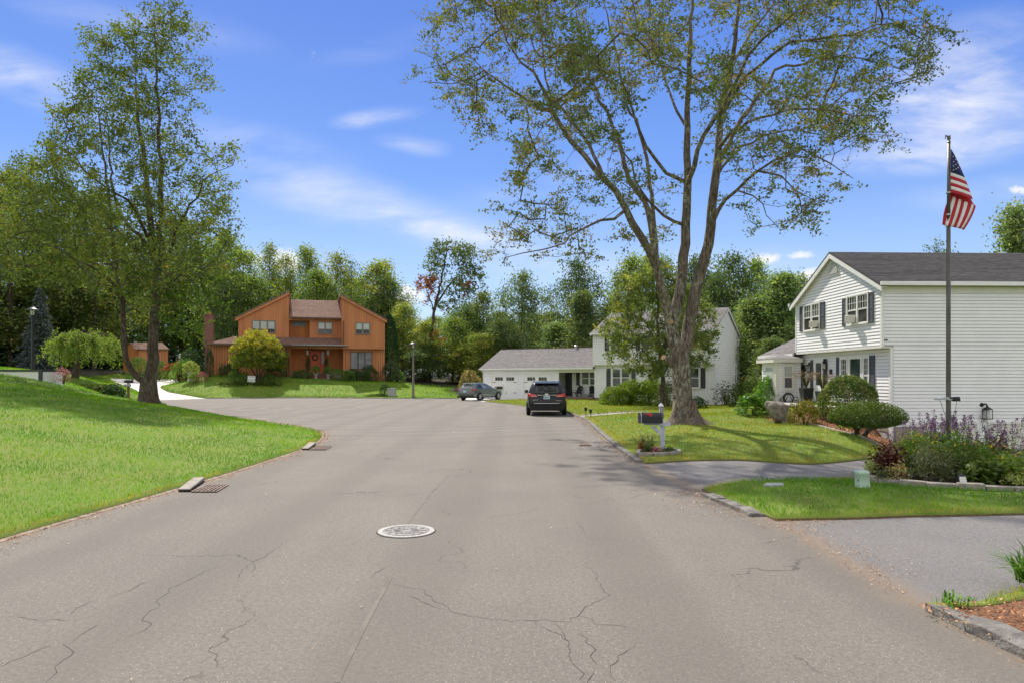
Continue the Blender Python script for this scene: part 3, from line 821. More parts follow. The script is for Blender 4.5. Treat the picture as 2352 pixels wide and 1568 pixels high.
# --------- blades of grass
def blades(name, sel, mat, seed, dens=1.0, label=None, h=0.055):
  rng = np.random.default_rng(seed)
  f = FF[sel]
  a, b, c = [np.column_stack([VV[f[:, k]], HZ[f[:, k]]]) for k in range(3)]
  area = 0.5 * np.abs((b[:, 0] - a[:, 0]) * (c[:, 1] - a[:, 1]) - (b[:, 1] - a[:, 1]) * (c[:, 0] - a[:, 0]))
  cen = (a + b + c) / 3
  dist = np.hypot(cen[:, 0], cen[:, 1])
  vis = np.abs(cen[:, 0]) < np.abs(cen[:, 1]) * 0.80 + 2.5
  n_per = dens * 16500 / np.maximum(dist, 8) ** 1.5 * area * vis * (cen[:, 1] > 3)
  k = rng.poisson(n_per)
  idx = np.repeat(np.arange(len(f)), k)
  n = len(idx)
  r1 = np.sqrt(rng.random(n))[:, None]; r2 = rng.random(n)[:, None]
  P = (1 - r1) * a[idx] + r1 * (1 - r2) * b[idx] + r1 * r2 * c[idx]
  P[:, 2] += 0.05
  dd = np.hypot(P[:, 0], P[:, 1])
  hh = h * (0.6 + 0.8 * rng.random(n)) * (1 + 0.012 * np.maximum(dd - 10, 0))
  tuft = np.sin(P[:, 0] * 2.1 + 1.7 * np.sin(P[:, 1] * 1.3)) * np.sin(P[:, 1] * 1.9 + 1.3 * np.sin(P[:, 0] * 1.7))
  hh *= 1 + 0.18 * tuft
  wd = 0.0035 * np.maximum(dd / 8, 1) ** 0.95 * (0.7 + 0.6 * rng.random(n))
  th = rng.random(n) * 2 * np.pi
  dx = np.column_stack([np.cos(th), np.sin(th), np.zeros(n)]) * wd[:, None]
  ln = rng.normal(size=(n, 2)) * 0.38
  tip = P + np.column_stack([ln[:, 0] * hh, ln[:, 1] * hh, hh])
  v = np.stack([P - dx, P + dx, tip], 1).reshape(-1, 3)
  rnd = np.clip(.12 + rng.random(n) ** 1.5 * 0.62 + 0.12 * (tuft + 1), 0, 1)
  near_ = np.where((P[:, 1] < 32) & (np.abs(P[:, 0]) < 14))[0]
  de = np.minimum.reduce([dist_line(P[near_], L_) for L_ in (sub_(RK), sub_(LK), near_drive, upper_drive[:14], upper_drive[-28:])])
  br = near_[(de < .09 + .12 * rng.random(len(near_)))]
  rnd[br] = .9 + .1 * rng.random(len(br))
  o = np_mesh(name, v, np.arange(n * 3).reshape(n, 3), mat, rnd=rnd)
  tag(o, label, None, None, 'stuff')
  return n
lawn = (FREG == -1) & ~FARM
cx_, cy_ = VV[FF].mean(1).T
leftl = lawn & (cx_ < -4) & (cy_ < 59)
farl = lawn & (cy_ >= 59) & (cx_ < 0)
rightl = lawn & ~leftl & ~farl
isl = rightl & (cy_ < 15.2) & ~((cx_ > 2.5) & (cy_ > 14.2) & (cx_ < 6))
nb = blades('lawn_grass', leftl, L_grass, 1, 1.5, 'bright green grass blades of the rising lawn left of the road')
nb += blades('lawn_grass', farl, L_grass, 2, 2.0, 'short sunlit grass in front of the orange house')
nb += blades('lawn_grass', isl, L_grass, 3, 1.5, 'green grass of the small island between the two driveways', 0.06)
nb += blades('lawn_grass', rightl & ~isl, L_grassr, 4, 1.4, 'yellowing grass of the lawn round the big maple')
print('grass blades', nb)

# --------- building kit
def r1(x, y): return ((560 + .2976 * x) * .7656, (840 + .2976 * y) * .7656)
def r2(x, y): return ((.2551 * x) * .7656, (880 + .2551 * y) * .7656)
def r3(x, y): return ((1300 + .2551 * x) * .7656, (900 + .2551 * y) * .7656)
def r4(x, y): return ((1700 + .287 * x) * .7656, (850 + .287 * y) * .7656)
def r5(x, y): return ((2250 + .3825 * x) * .7656, (720 + .3825 * y) * .7656)
def r8(x, y): return ((2300 + .1722 * x) * .7656, (1060 + .1722 * y) * .7656)
def c7(x, y): return ((1680 + .10204 * x) * .7656, (1080 + .10204 * y) * .7656)
def fbox(fr, a0, a1, d0, d1, z0, z1, name, mat, parent, bevel=0.0):
  m = MB(); fr.box(m, a0, a1, d0, d1, z0, z1)
  return m.build(name, mat, parent, bevel=bevel)
def fpoly(fr, poly, d0, d1, name, mat, parent):
  m = MB(); m.prism(poly, lambda a, b: fr.p(a, d0, b), lambda a, b: fr.p(a, d1, b))
  return m.build(name, mat, parent)
def window(fr, a0, a1, z0, z1, parent, sash=1, hung=True, munt=(0, 0), trim=M_whtrim, glass=(G_dark, G_dark), d=0.0, tw=0.06, label=None, both=False, meet=0.5, sill=True):
  m = MB()
  dp = d + 0.055
  fr.box(m, a0 - tw, a0, d, dp, z0 - tw, z1 + tw); fr.box(m, a1, a1 + tw, d, dp, z0 - tw, z1 + tw)
  fr.box(m, a0, a1, d, dp, z1, z1 + tw); fr.box(m, a0, a1, d, dp + (0.03 if sill else 0), z0 - tw, z0)
  wd = (a1 - a0) / sash
  for i in range(1, sash): fr.box(m, a0 + wd * i - 0.045, a0 + wd * i + 0.045, d, dp - 0.004, z0, z1)
  w_ = m.build('window', trim, parent)
  if label: w_['label'] = label
  for i in range(sash):
    b0 = a0 + wd * i + (0.045 if i else 0); b1 = a0 + wd * (i + 1) - (0.045 if i < sash - 1 else 0)
    s = MB(); sw = 0.03
    zm = z0 + (z1 - z0) * meet
    rows = [(z0, zm), (zm, z1)] if hung else [(z0, z1)]
    for j, (q0, q1) in enumerate(rows):
      dd = d + 0.030 + 0.006 * j
      fr.box(s, b0, b0 + sw, d + 0.01, dd, q0, q1); fr.box(s, b1 - sw, b1, d + 0.01, dd, q0, q1)
      fr.box(s, b0 + sw, b1 - sw, d + 0.01, dd, q0, q0 + sw); fr.box(s, b0 + sw, b1 - sw, d + 0.01, dd, q1 - sw, q1)
      if munt[0] and (j == len(rows) - 1 or both):
        for c in range(1, munt[0]):
          xx = b0 + (b1 - b0) * c / munt[0]; fr.box(s, xx - 0.008, xx + 0.008, d + 0.012, dd - 0.004, q0 + sw, q1 - sw)
        for c in range(1, munt[1]):
          zz = q0 + (q1 - q0) * c / munt[1]; fr.box(s, b0 + sw, b1 - sw, d + 0.012, dd - 0.005, zz - 0.008, zz + 0.008)
      p = MB(); fr.box(p, b0 + sw, b1 - sw, d + 0.008, d + 0.016, q0 + sw, q1 - sw)
      p.build('pane', glass[j % len(glass)], w_)
    s.build('sash', trim, w_)
  return w_
def shutter(fr, a0, a1, z0, z1, parent, mat, d=0.0):
  m = MB()
  dp = d + 0.045
  fr.box(m, a0, a0 + .045, d + .012, dp, z0, z1); fr.box(m, a1 - .045, a1, d + .012, dp, z0, z1)
  zm = z0 + (z1 - z0) * .48
  for q0, q1 in ((z0, z0 + .07), (zm - .035, zm + .035), (z1 - .07, z1)): fr.box(m, a0 + .045, a1 - .045, d + .012, dp - .002, q0, q1)
  s = m.build('shutter', mat, parent)
  l = MB()
  for q0, q1 in ((z0 + .07, zm - .035), (zm + .035, z1 - .07)):
    n = max(3, int((q1 - q0) / .055))
    for i in range(n):
      z = q0 + (q1 - q0) * i / n; h = (q1 - q0) / n
      P = fr.p
      l.hexa([P(a0 + .045, d + .036, z), P(a1 - .045, d + .036, z), P(a1 - .045, d + .02, z), P(a0 + .045, d + .02, z),
          P(a0 + .045, d + .02, z + h * .95), P(a1 - .045, d + .02, z + h * .95), P(a1 - .045, d + .014, z + h * .95), P(a0 + .045, d + .014, z + h * .95)])
  lo = l.build('louvre', mat, s); lo['kind'] = 'stuff'
  return s
def slope_roof(name, a, b, c, d_, mat, parent, th=0.10, course=0.145, shing=True, courses_name='shingle_course'):
  """quad a,b along the eave, c,d_ along the top (c above b); shingle courses as overlapping strips"""
  a, b, c, d_ = map(Vector, (a, b, c, d_))
  n = (b - a).cross(d_ - a).normalized()
  if n.z < 0: n = -n
  m = MB()
  m.hexa([a - n * th, b - n * th, c - n * th, d_ - n * th, a, b, c, d_])
  ro = m.build(name, mat, parent)
  if shing:
    s = MB()
    L = max((d_ - a).length, (c - b).length)
    k = max(2, int(L / course)); rng = random.Random(5)
    for i in range(k):
      t0, t1 = i / k, (i + 1) / k
      p0, p1 = a.lerp(d_, t0), b.lerp(c, t0)
      q0, q1 = a.lerp(d_, t1), b.lerp(c, t1)
      W_ = (p1 - p0).length; cols = max(1, int(W_ / 1.6))
      for j in range(cols):
        u0, u1 = j / cols, (j + 1) / cols
        e = n * (0.014 + rng.random() * 0.008)
        A_, B_ = p0.lerp(p1, u0), p0.lerp(p1, u1); C_, D_ = q0.lerp(q1, u1), q0.lerp(q1, u0)
        s.add([A_, B_, A_ + e, B_ + e, C_ + n * .002, D_ + n * .002], [(0, 1, 3, 2), (2, 3, 4, 5)])
    so = s.build(courses_name, mat, ro, fix=False); so['kind'] = 'stuff'
  return ro
GAPF = 0.011

# --------- white house on the right
def right_house():
  T = thing('white_house', 'two-storey white clapboard house with dark grey roof and black louvred shutters, beside the flagpole', 'house', (14.2, 26.2, 0))
  A = Vector((13.95, 33.5)); Bc = Vector((14.2, 26.2))
  FU = Frame(A, Bc - A); L = (Bc - A).length                 # upper gable front
  FR = Frame(Bc, (1, 0.034))                                 # long wall facing the road's near part
  FL = Frame(FU.p(0, -0.35, 0), FU.x)                        # lower front, set back under the overhang
  zo, ze, zr = 3.09, 5.50, 7.36
  W_ = 13.5
  m = MB(); FL.box(m, -0.0, L - 0.06, -9, -0.02, 0.3, zo); FU.box(m, 0.03, L - 0.04, -9, -0.02, zo, ze)
  m.prism([(0.03, ze), (L - 0.04, ze), (L / 2, zr - .12)], lambda a, b: FU.p(a, -0.02, b), lambda a, b: FU.p(a, -13, b))
  FR.box(m, 0.37, W_, -7.2, -0.02, -2.4, zo); FR.box(m, 0.02, W_, -7.2, -0.022, zo, ze)
  m.build('wall', M_lapshade, T)
  boards(FU, [(0.05, zo), (L - 0.05, zo), (L - 0.05, ze), (L / 2, zr - .1), (0.05, ze)], 0.131, M_white, T, 0, 0.024, gap=0.011, name='clapboard')
  boards(FL, [(0.05, .62), (L - 0.08, .62), (L - 0.08, zo - .01), (0.05, zo - .01)], 0.131, M_white, T, 0, 0.024, gap=0.011, name='clapboard')
  boards(FR, [(0.08, zo + .02), (W_, zo + .02), (W_, ze), (0.08, ze)], 0.131, M_white, T, 0, 0.024, gap=0.011, name='clapboard')
  zg = 0.11
  boards(FR, [(0.44, zg + .1), (W_, zg + .1), (W_, zo + .02), (0.44, zo + .02)], 0.131, M_white, T, 0, 0.024, gap=0.011, name='clapboard', phase=zg + .1)
  a1 = FR.sz(2242, 972)[0]; a2 = FR.sz(2272, 972)[0]
  boards(FR, [(a1 + .1, -2.1), (a2 - .1, -2.1), (a2 - .1, zg + .1), (a1 + .1, zg + .1)], 0.131, M_white, T, 0, 0.024, gap=0.011, name='clapboard', phase=zg + .1)
  boards(FR, [(0.44, -1.0), (2.3, -1.0), (2.3, zg + .1), (0.44, zg + .1)], 0.131, M_white, T, 0, 0.024, gap=0.011, name='clapboard', phase=zg + .1)
  fbox(FU, L - .07, L + .03, -.07, .035, zo - .03, ze + .05, 'corner_trim', M_whtrim, T)
  fbox(FU, -.03, .06, -.03, .035, zo - .03, ze, 'corner_trim', M_whtrim, T)
  fbox(FL, L - .09, L + .03, -.07, .035, -0.6, zo - .035, 'corner_trim', M_whtrim, T)
  fbox(FU, 0.0, L, -.36, .04, zo - .07, zo - .005, 'soffit', M_soffit, T)
  P = FU.p
  mid = L / 2; ov = 0.30
  ridge0 = P(mid, .22, zr); ridge1 = P(mid, -13.6, zr)
  sl = (zr - ze) / (L / 2)
  en0, en1 = P(L + ov, .22, ze + .06 - sl * ov), P(L + ov, -13.6, ze + .06 - sl * ov)
  ef0, ef1 = P(-ov, .22, ze + .06 - sl * ov), P(-ov, -13.6, ze + .06 - sl * ov)
  slope_roof('roof', en0, en1, ridge1, ridge0, M_shing_dark, T, 0.06)
  slope_roof('roof', ef1, ef0, ridge0, ridge1, M_shing_dark, T, 0.06, shing=False)
  m = MB()                                                     # rake boards
  for s_ in (-1, 1):
    e = mid + s_ * (mid + ov); ez = ze + .06 - sl * ov
    m.prism([(mid, zr - .065), (e, ez - .065), (e, ez - .25), (mid, zr - .27)], lambda a, b: P(a, .17, b), lambda a, b: P(a, .215, b))
    m.prism([(mid, zr - .075), (e, ez - .075), (e, ez - .10), (mid, zr - .10)], lambda a, b: P(a, .0, b), lambda a, b: P(a, .17, b))
  m.build('rake_board', M_whtrim, T)
  m = MB(); FU.box(m, L + .03, L + ov - .01, -13.5, .18, ze - .12, ze - .09); m.build('soffit', M_soffit, T)
  m = MB(); FU.box(m, L + ov - .015, L + ov + .09, -13.6, .24, ze - .13, ze + .02); m.build('gutter', M_whtrim, T, bevel=.015)
  m = MB(); FU.box(m, L + .015, L + .05, -13.5, .05, ze - .35, ze - .12); m.build('fascia', M_cream, T)
  m = MB(); FU.box(m, -ov - .09, -ov + .015, -13.6, .24, ze - .13, ze + .02); m.build('gutter', M_whtrim, T)
  s0, z0 = FU.sz(*r5(614, 285)); s1, z1 = FU.sz(*r5(704, 262)); zt = FU.sz(*r5(658, 180))[1]
  w_ = s1 - s0; zb = (z0 + z1) / 2 + .02; c_ = (s0 + s1) / 2
  def arch(r_, n=14): return [(c_ + r_ * math.cos(math.pi * i / n), zb + r_ * 1.15 * math.sin(math.pi * i / n)) for i in range(n + 1)]
  v = MB(); v.prism([(c_ + w_ / 2, zb - .08)] + arch(w_ / 2) + [(c_ - w_ / 2, zb - .08)], lambda a, b: P(a, .0, b), lambda a, b: P(a, .05, b)); vo = v.build('gable_vent', M_whtrim, T)
  v = MB(); v.prism(arch(w_ / 2 - .05), lambda a, b: P(a, .049, b), lambda a, b: P(a, .053, b)); v.build('vent_backing', M_taupe, vo)
  for k in range(9):
    zz = zb + .02 + k * .05; h_ = (zz - zb) / 1.15; rr = w_ / 2 - .06
    if h_ < rr:
      x_ = math.sqrt(rr * rr - h_ * h_); fbox(FU, c_ - x_, c_ + x_, .055, .09, zz, zz + .026, 'louvre', M_whtrim, vo)
  def W5(f, x0, x1, yt, yb, xm=None):
    s0 = f.sz(*r5(x0, yt))[0]; s1 = f.sz(*r5(x1, yt))[0]; xm = xm or (x0 + x1) / 2
    return s0, s1, f.sz(*r5(xm, yb))[1], f.sz(*r5(xm, yt))[1]
  a = W5(FU, 432, 552, 508, 706, 492)
  window(FU, *a, T, 2, True, (3, 2), glass=(G_dark, G_mid), d=.024)
  a = W5(FU, 772, 932, 437, 655, 850)
  window(FU, *a, T, 2, True, (4, 2), glass=(G_dark, G_dark), d=.024)
  for x0_, y0_, y1_ in ((532, 636, 684), (822, 592, 652)):
    q_ = FU.sz(*r5(x0_, (y0_ + y1_) / 2)); w2 = .17; h2 = (FU.sz(*r5(x0_, y0_))[1] - FU.sz(*r5(x0_, y1_))[1]) / 2
    ac = fbox(FU, q_[0] - w2, q_[0] + w2, .06, .34, q_[1] - h2, q_[1] + h2, 'air_conditioner', M_cream, T, .01)
    for k_ in range(4): fbox(FU, q_[0] - w2 + .03, q_[0] + w2 - .03, .34, .35, q_[1] - h2 + .04 + k_ * h2 * .45, q_[1] - h2 + .06 + k_ * h2 * .45, 'grille_bar', M_taupe, ac)
  for x0, x1, yt, yb in ((398, 422, 522, 718), (560, 592, 486, 697), (733, 763, 458, 678), (941, 976, 410, 650)):
    shutter(FU, *W5(FU, x0, x1, yt, yb), T, M_slate, .02)
  a = W5(FL, 516, 576, 942, 1252, 546)
  d_ = MB(); FL.box(d_, a[0], a[1], .02, .05, .84, a[3]); do = d_.build('storm_door', M_whtrim, T)
  fbox(FL, a[0] + .12, a[1] - .1, .05, .06, 1.55, a[3] - .12, 'pane', G_dark, do)
  fbox(FL, a[0] + .12, a[1] - .1, .05, .058, .95, 1.45, 'panel', M_whtrim, do)
  fr_ = MB()
  FL.box(fr_, a[0] - .09, a[0], .02, .07, .8, a[3] + .09); FL.box(fr_, a[1], a[1] + .09, .02, .07, .8, a[3] + .09); FL.box(fr_, a[0], a[1], .02, .07, a[3], a[3] + .09)
  fr_.build('door_frame', M_whtrim, T)
  for x0, x1, yt in ((482, 508, 940), (584, 611, 934)):
    q = W5(FL, x0, x1, yt, 1200); shutter(FL, q[0], q[1], .85, q[3], T, M_slate, .02)
  a = W5(FL, 722, 768, 932, 1150); b_ = W5(FL, 790, 878, 926, 1150); c__ = W5(FL, 900, 938, 918, 1150)
  zb_ = 1.25
  zt_ = (a[3] + c__[3]) / 2
  window(FL, a[0], a[1], zb_, zt_, T, 1, True, (3, 3), glass=(G_mid, G_dark), d=.024, tw=.08)
  window(FL, b_[0], b_[1], zb_, zt_, T, 1, False, glass=(G_teal,), d=.024, tw=.08, label='large plain picture window pane between two narrow gridded ones')
  window(FL, c__[0], c__[1], zb_, zt_, T, 1, True, (3, 3), glass=(G_mid, G_dark), d=.024, tw=.08)
  for x0, x1 in ((686, 714), (946, 986)):
    q = W5(FL, x0, x1, 915, 1150); shutter(FL, q[0], q[1], zb_ - .05, zt_ + .08, T, M_slate, .02)
  q = FL.sz(*r5(603, 965)); lantern(FL, q[0] + .03, q[1], T)
  q = FL.sz(*r5(640, 1030)); fbox(FL, q[0] - .11, q[0] + .11, .02, .05, q[1] - .11, q[1] + .11, 'wall_plaque', M_brass, T)
  q = FL.sz(*r5(427, 1022)); ring_ornament(FL, q[0], q[1], .17, .26, T)
  q = FL.sz(*r5(462, 1000))
  m = MB();
  for k in range(4): FL.box(m, q[0] - .22 + .13 * k, q[0] - .2 + .13 * k, .03, .05, q[1] - .22, q[1] + .1)
  FL.box(m, q[0] - .24, q[0] + .22, .03, .055, q[1] + .1, q[1] + .15); FL.box(m, q[0] - .24, q[0] + .22, .03, .055, q[1] - .25, q[1] - .22)
  m.lathe(FL.p(q[0] + .12, .04, q[1] + .2), [(.05, -.04), (.07, .0), (.04, .05)], 10)
  m.build('iron_wall_art', M_brass, T)
  fbox(FL, 0, L - .1, -.02, .0, -.2, .62, 'foundation', M_foundation, T)
  fbox(FR, 0.45, 1.6, .0, .03, -1.2, .02, 'foundation', M_foundation, T)
  for k, (g0, g1) in enumerate(((a1 - 2.5, a1), (a2, a2 + 2.6))):
    m = MB()
    FR.box(m, g0 - .1, g0, .0, .06, -2.1, zg + .1); FR.box(m, g1, g1 + .1, .0, .06, -2.1, zg + .1); FR.box(m, g0, g1, .0, .06, zg, zg + .1)
    m.build('door_frame', M_whtrim, T)
    g = MB(); FR.box(g, g0, g1, -.04, .004, -2.1, zg); go = g.build('garage_door', M_cream, T)
    for r_ in range(4):
      for c in range(4):
        w4 = (g1 - g0) / 4; h4 = 2.1 / 4
        fbox(FR, g0 + w4 * c + .06, g0 + w4 * (c + 1) - .06, -.0, .012, -2.08 + h4 * r_ + .07, -2.08 + h4 * (r_ + 1) - .07, 'door_panel', M_cream, go)
  s_, z_ = FR.sz((2600 + .2551 * 1385) * .7656, (1150 + .2551 * 340) * .7656)
  lantern(FR, s_, z_ + .12, T, 1.25)
  m = MB(); s_, z_ = FR.sz(*r5(1063, 783)); m.lathe(FR.p(s_, .0, z_), [(.05, -.02), (.05, .02)], 10); FR.box(m, s_ - .06, s_ + .06, .0, .05, z_ - .02, z_ + .02); m.build('vent_cap', M_brass, T)
  # ---- far wing with its own roof, and the small entry in front of it
  Lw = 4.3
  m = MB(); FL.box(m, -Lw + .1, 0, -6, -.02, .2, 3.0); m.build('wall', M_lapshade, T)
  boards(FL, [(-Lw + .1, .7), (-.02, .7), (-.02, 3.0), (-Lw + .1, 3.0)], .131, M_white, T, 0, .026, gap=GAPF, name='clapboard')
  e0, e1 = FU.p(-Lw, .12, 3.08), FU.p(.04, .12, 3.08)
  t0, t1 = FU.p(-Lw, -3.4, 4.75), FU.p(.0, -3.4, 4.75)
  slope_roof('roof', e0, e1, t1, t0, M_shing_grey, T, .07)
  slope_roof('roof', FU.p(.0, -6.9, 3.08), FU.p(-Lw, -6.9, 3.08), t0, t1, M_shing_grey, T, .07, shing=False)
  m = MB(); FU.box(m, -Lw - .02, -.01, .11, .2, 2.93, 3.07); m.build('gutter', M_whtrim, T)
  m = MB(); m.prism([(-6.8, 3.0), (0, 3.0), (-3.4, 4.7)], lambda a, b: FU.p(-Lw + .1, a, b), lambda a, b: FU.p(-Lw + .14, a, b)); m.build('gable_wall', M_white, T)
  E0 = Vector((12.86, 33.25)); E1 = Vector((13.98, 33.29))
  FE = Frame(E0, E1 - E0); LE = (E1 - E0).length + .1
  FD = Frame(FE.p(0, -1.75, 0), -FE.n * -1 if False else FE.n)   # wall facing the road, runs towards the camera
  m = MB(); FE.box(m, .02, LE, -1.75, -.02, .2, 2.68); m.build('wall', M_lapshade, T)
  boards(FE, [(.1, .74), (LE, .74), (LE, 2.62), (.1, 2.62)], .131, M_white, T, 0, .026, gap=GAPF, name='clapboard')
  fbox(FE, -.04, .1, -.08, .04, .7, 2.64, 'corner_trim', M_cream, T)
  a = [FE.sz(*r5(265, 985))[0], FE.sz(*r5(331, 985))[0], FE.sz(*r5(300, 1160))[1], FE.sz(*r5(300, 985))[1]]
  window(FE, *a, T, 1, True, (3, 2), trim=M_cream, glass=(G_screen, G_pale), d=.024, tw=.1)
  FD = Frame(FE.p(0, -1.7, 0), FE.n)
  boards(FD, [(.05, .74), (1.62, .74), (1.62, 2.62), (.05, 2.62)], .131, M_white, T, 0, .026, gap=GAPF, name='clapboard')
  s0 = FD.sz(*r5(128, 1000))[0]; s1 = FD.sz(*r5(205, 1000))[0]
  s0, s1 = max(.12, s0), min(1.55, max(s1, 1.3))
  m = MB(); FD.box(m, s0, s1, .0, .06, .74, 2.5); m.build('door_frame', M_cream, T)
  fbox(FD, s0 + .12, s1 - .12, .06, .075, .8, 2.38, 'entry_door', G_pale, T)
  m = MB(); FE.box(m, -.22, LE, -1.9, .22, 2.62, 2.82); m.build('fascia', M_cream, T)
  m = MB(); m.add([FE.p(-.24, .24, 2.82), FE.p(LE, .24, 2.82), FE.p(LE, -1.9, 2.82), FE.p(-.24, -1.9, 2.82), FE.p(.55, -.75, 3.08)], [(0, 1, 4), (1, 2, 4), (2, 3, 4), (3, 0, 4), (3, 2, 1, 0)])
  m.build('entry_roof', M_shing_grey, T)
  return T, FL, FU, FR, FE
def lantern(fr, a, z, parent, sc=1.0):
  m = MB();
  m.lathe(fr.p(a - .1 * sc, .0, z + .15 * sc), [(.065 * sc, -.03), (.065 * sc, .03)], 12, axis='Y')
  m.tube([fr.p(a - .1 * sc, .03, z + .16 * sc), fr.p(a - .03 * sc, .12, z + .18 * sc), fr.p(a, .16, z + .1 * sc)], .03 * sc, 6)
  m.add([fr.p(a + x * .11 * sc, .16 + y * .11 * sc, z + .0) for x, y in ((-1, -1), (1, -1), (1, 1), (-1, 1))] + [fr.p(a, .16, z + .12 * sc)], [(0, 1, 4), (1, 2, 4), (2, 3, 4), (3, 0, 4), (3, 2, 1, 0)])
  for x in (-1, 1):
    for y in (-1, 1): fr.box(m, a + x * .09 * sc - .009, a + x * .09 * sc + .009, .16 + y * .09 * sc - .009, .16 + y * .09 * sc + .009, z - .27 * sc, z)
  fr.box(m, a - .1 * sc, a + .1 * sc, .16 - .1 * sc, .16 + .1 * sc, z - .29 * sc, z - .27 * sc)
  l = m.build('wall_lantern', M_brass, parent)
  g = MB(); fr.box(g, a - .05 * sc, a + .05 * sc, .16 - .05 * sc, .16 + .05 * sc, z - .26 * sc, z - .02); g.build('lamp_glass', M_lampglass, l)
  return l
def ring_ornament(fr, a, z, rx, rz, parent, mat=None):
  m = MB(); n = 18
  m.tube([fr.p(a + rx * math.cos(2 * math.pi * i / n), .05, z + rz * math.sin(2 * math.pi * i / n)) for i in range(n + 1)], .028, 6)
  m.tube([fr.p(a - rx, .05, z), fr.p(a + rx, .05, z)], .012, 4); m.tube([fr.p(a, .05, z - rz), fr.p(a, .05, z + rz)], .012, 4)
  for i in range(6): m.tube([fr.p(a, .05, z), fr.p(a + rx * .9 * math.cos(i * 1.05), .05, z + rz * .9 * math.sin(i * 1.05))], .02, 4)
  return m.build('wall_medallion', mat or M_brass, parent)
RH, RH_FL, RH_FU, RH_FR, RH_FE = right_house()

# --------- white house in the middle distance
GAPF = 0.015
def mid_house():
  k = 1.085
  P0 = Vector((6.84, 56.4)); dr = Vector((.866, -.5))
  FM = Frame(P0, dr); L = 9.77; D = 8.7                      # lower front of the main block
  T = thing('white_house', 'white clapboard house with attached two-door garage, behind the spreading maple and the black car', 'house', (P0.x, P0.y, 0))
  zo, ze, zr, zb = 2.95, 5.55, 7.5, .24
  FU = FM.shift(.32)
  FS = Frame(FU.p(L, 0, 0), -FM.n)                            # side wall on the right, running away
  m = MB(); FM.box(m, .02, L - .02, -D + .3, -.02, -.4, zo); FU.box(m, .02, L - .02, -D, -.02, zo, ze)
  m.prism([(-D, ze), (0, ze), (-D / 2, zr - .1)], lambda a, b: FU.p(.02, a, b), lambda a, b: FU.p(L - .02, a, b))
  m.build('wall', M_lapshade, T)
  e_ = .14
  boards(FM, [(.08, zb), (L - .06, zb - .42), (L - .06, zo - .01), (.08, zo - .01)], e_, M_white, T, 0, .026, gap=GAPF, name='clapboard')
  boards(FU, [(.06, zo), (L - .06, zo), (L - .06, ze), (.06, ze)], e_, M_white, T, 0, .026, gap=GAPF, name='clapboard', phase=zo)
  boards(FS, [(.3, -.3), (D - .05, -.3), (D - .05, zo), (.3, zo)], e_, M_white, T, 0, .026, gap=GAPF, name='clapboard', phase=-.3)
  boards(FS, [(.05, zo), (D - .05, zo), (D - .05, ze), (D / 2, zr - .06), (.05, ze)], e_, M_white, T, 0, .026, gap=GAPF, name='clapboard', phase=zo)
  for f, a0, a1, z0, z1 in ((FM, -.02, .08, zb, zo), (FM, L - .08, L + .03, -.35, zo - .03), (FU, -.03, .07, zo - .03, ze), (FU, L - .07, L + .03, zo - .03, ze), (FS, D - .08, D + .03, -.3, ze)):
    fbox(f, a0, a1, -.06, .035, z0, z1, 'corner_trim', M_whtrim, T)
  fbox(FU, 0, L, -.32, .03, zo - .06, zo - .005, 'soffit', M_soffit, T)
  fbox(FM, -.02, .9, -.03, .02, -.3, zb, 'foundation', M_foundation, T)
  sl = (zr - ze) / (D / 2); o_ = .28
  P = FU.p
  slope_roof('roof', P(-.18, o_, ze - sl * o_ + .05), P(L + .18, o_, ze - sl * o_ + .05), P(L + .18, -D / 2, zr), P(-.18, -D / 2, zr), M_shing_grey, T, .06)
  slope_roof('roof', P(L + .18, -D - o_, ze - sl * o_ + .05), P(-.18, -D - o_, ze - sl * o_ + .05), P(-.18, -D / 2, zr), P(L + .18, -D / 2, zr), M_shing_grey, T, .06, shing=False)
  m = MB()
  for aa in (L + .12, -.16):
    for s_ in (0, 1):
      dE = o_ if s_ == 0 else -D - o_; zE = ze - sl * o_ + .05
      m.hexa([P(aa, dE, zE - .24), P(aa + .05, dE, zE - .24), P(aa + .05, -D / 2, zr - .26), P(aa, -D / 2, zr - .26), P(aa, dE, zE - .06), P(aa + .05, dE, zE - .06), P(aa + .05, -D / 2, zr - .06), P(aa, -D / 2, zr - .06)])
  m.build('rake_board', M_whtrim, T)
  m = MB(); FU.box(m, -.2, L + .2, o_ - .01, o_ + .09, ze - .2, ze - .07); FU.box(m, -.2, L + .2, -D - o_ - .09, -D - o_, ze - .2, ze - .07)
  m.tube([P(L + .05, -D - .2, ze - .15), P(L + .05, -D + .05, ze - .4), P(L + .05, -D + .05, 0)], .04, 6); m.build('gutter', M_whtrim, T)
  def W4(f, x0, x1, yt, yb):
    xm = (x0 + x1) / 2
    return f.sz(*r4(x0, yt))[0], f.sz(*r4(x1, yt))[0], f.sz(*r4(xm, yb))[1], f.sz(*r4(xm, yt))[1]
  a = W4(FM, 482, 660, 892, 1072); window(FM, *a, T, 2, True, glass=(G_screen, G_dark), d=.024, tw=.09)
  b = W4(FM, 418, 461, 887, 1085); shutter(FM, *b, T, M_shutter, .02)
  zt, zl = b[3], b[2]
  b = W4(FM, 680, 722, 887, 1085); shutter(FM, b[0], b[1], zl, zt, T, M_shutter, .02)
  s0, s1 = W4(FM, 858, 955, 900, 1085)[:2]
  m = MB(); FM.box(m, s0 - .1, s0, .0, .06, zb, zt + .02); FM.box(m, s1, s1 + .1, .0, .06, zb, zt + .02); FM.box(m, s0, s1, .0, .06, zt - .06, zt + .02); m.build('door_frame', M_whtrim, T)
  fbox(FM, s0, s1, .01, .04, zb - .1, zt - .06, 'front_door', M_navy, T)
  for x0 in (855 + 110,):
    pass
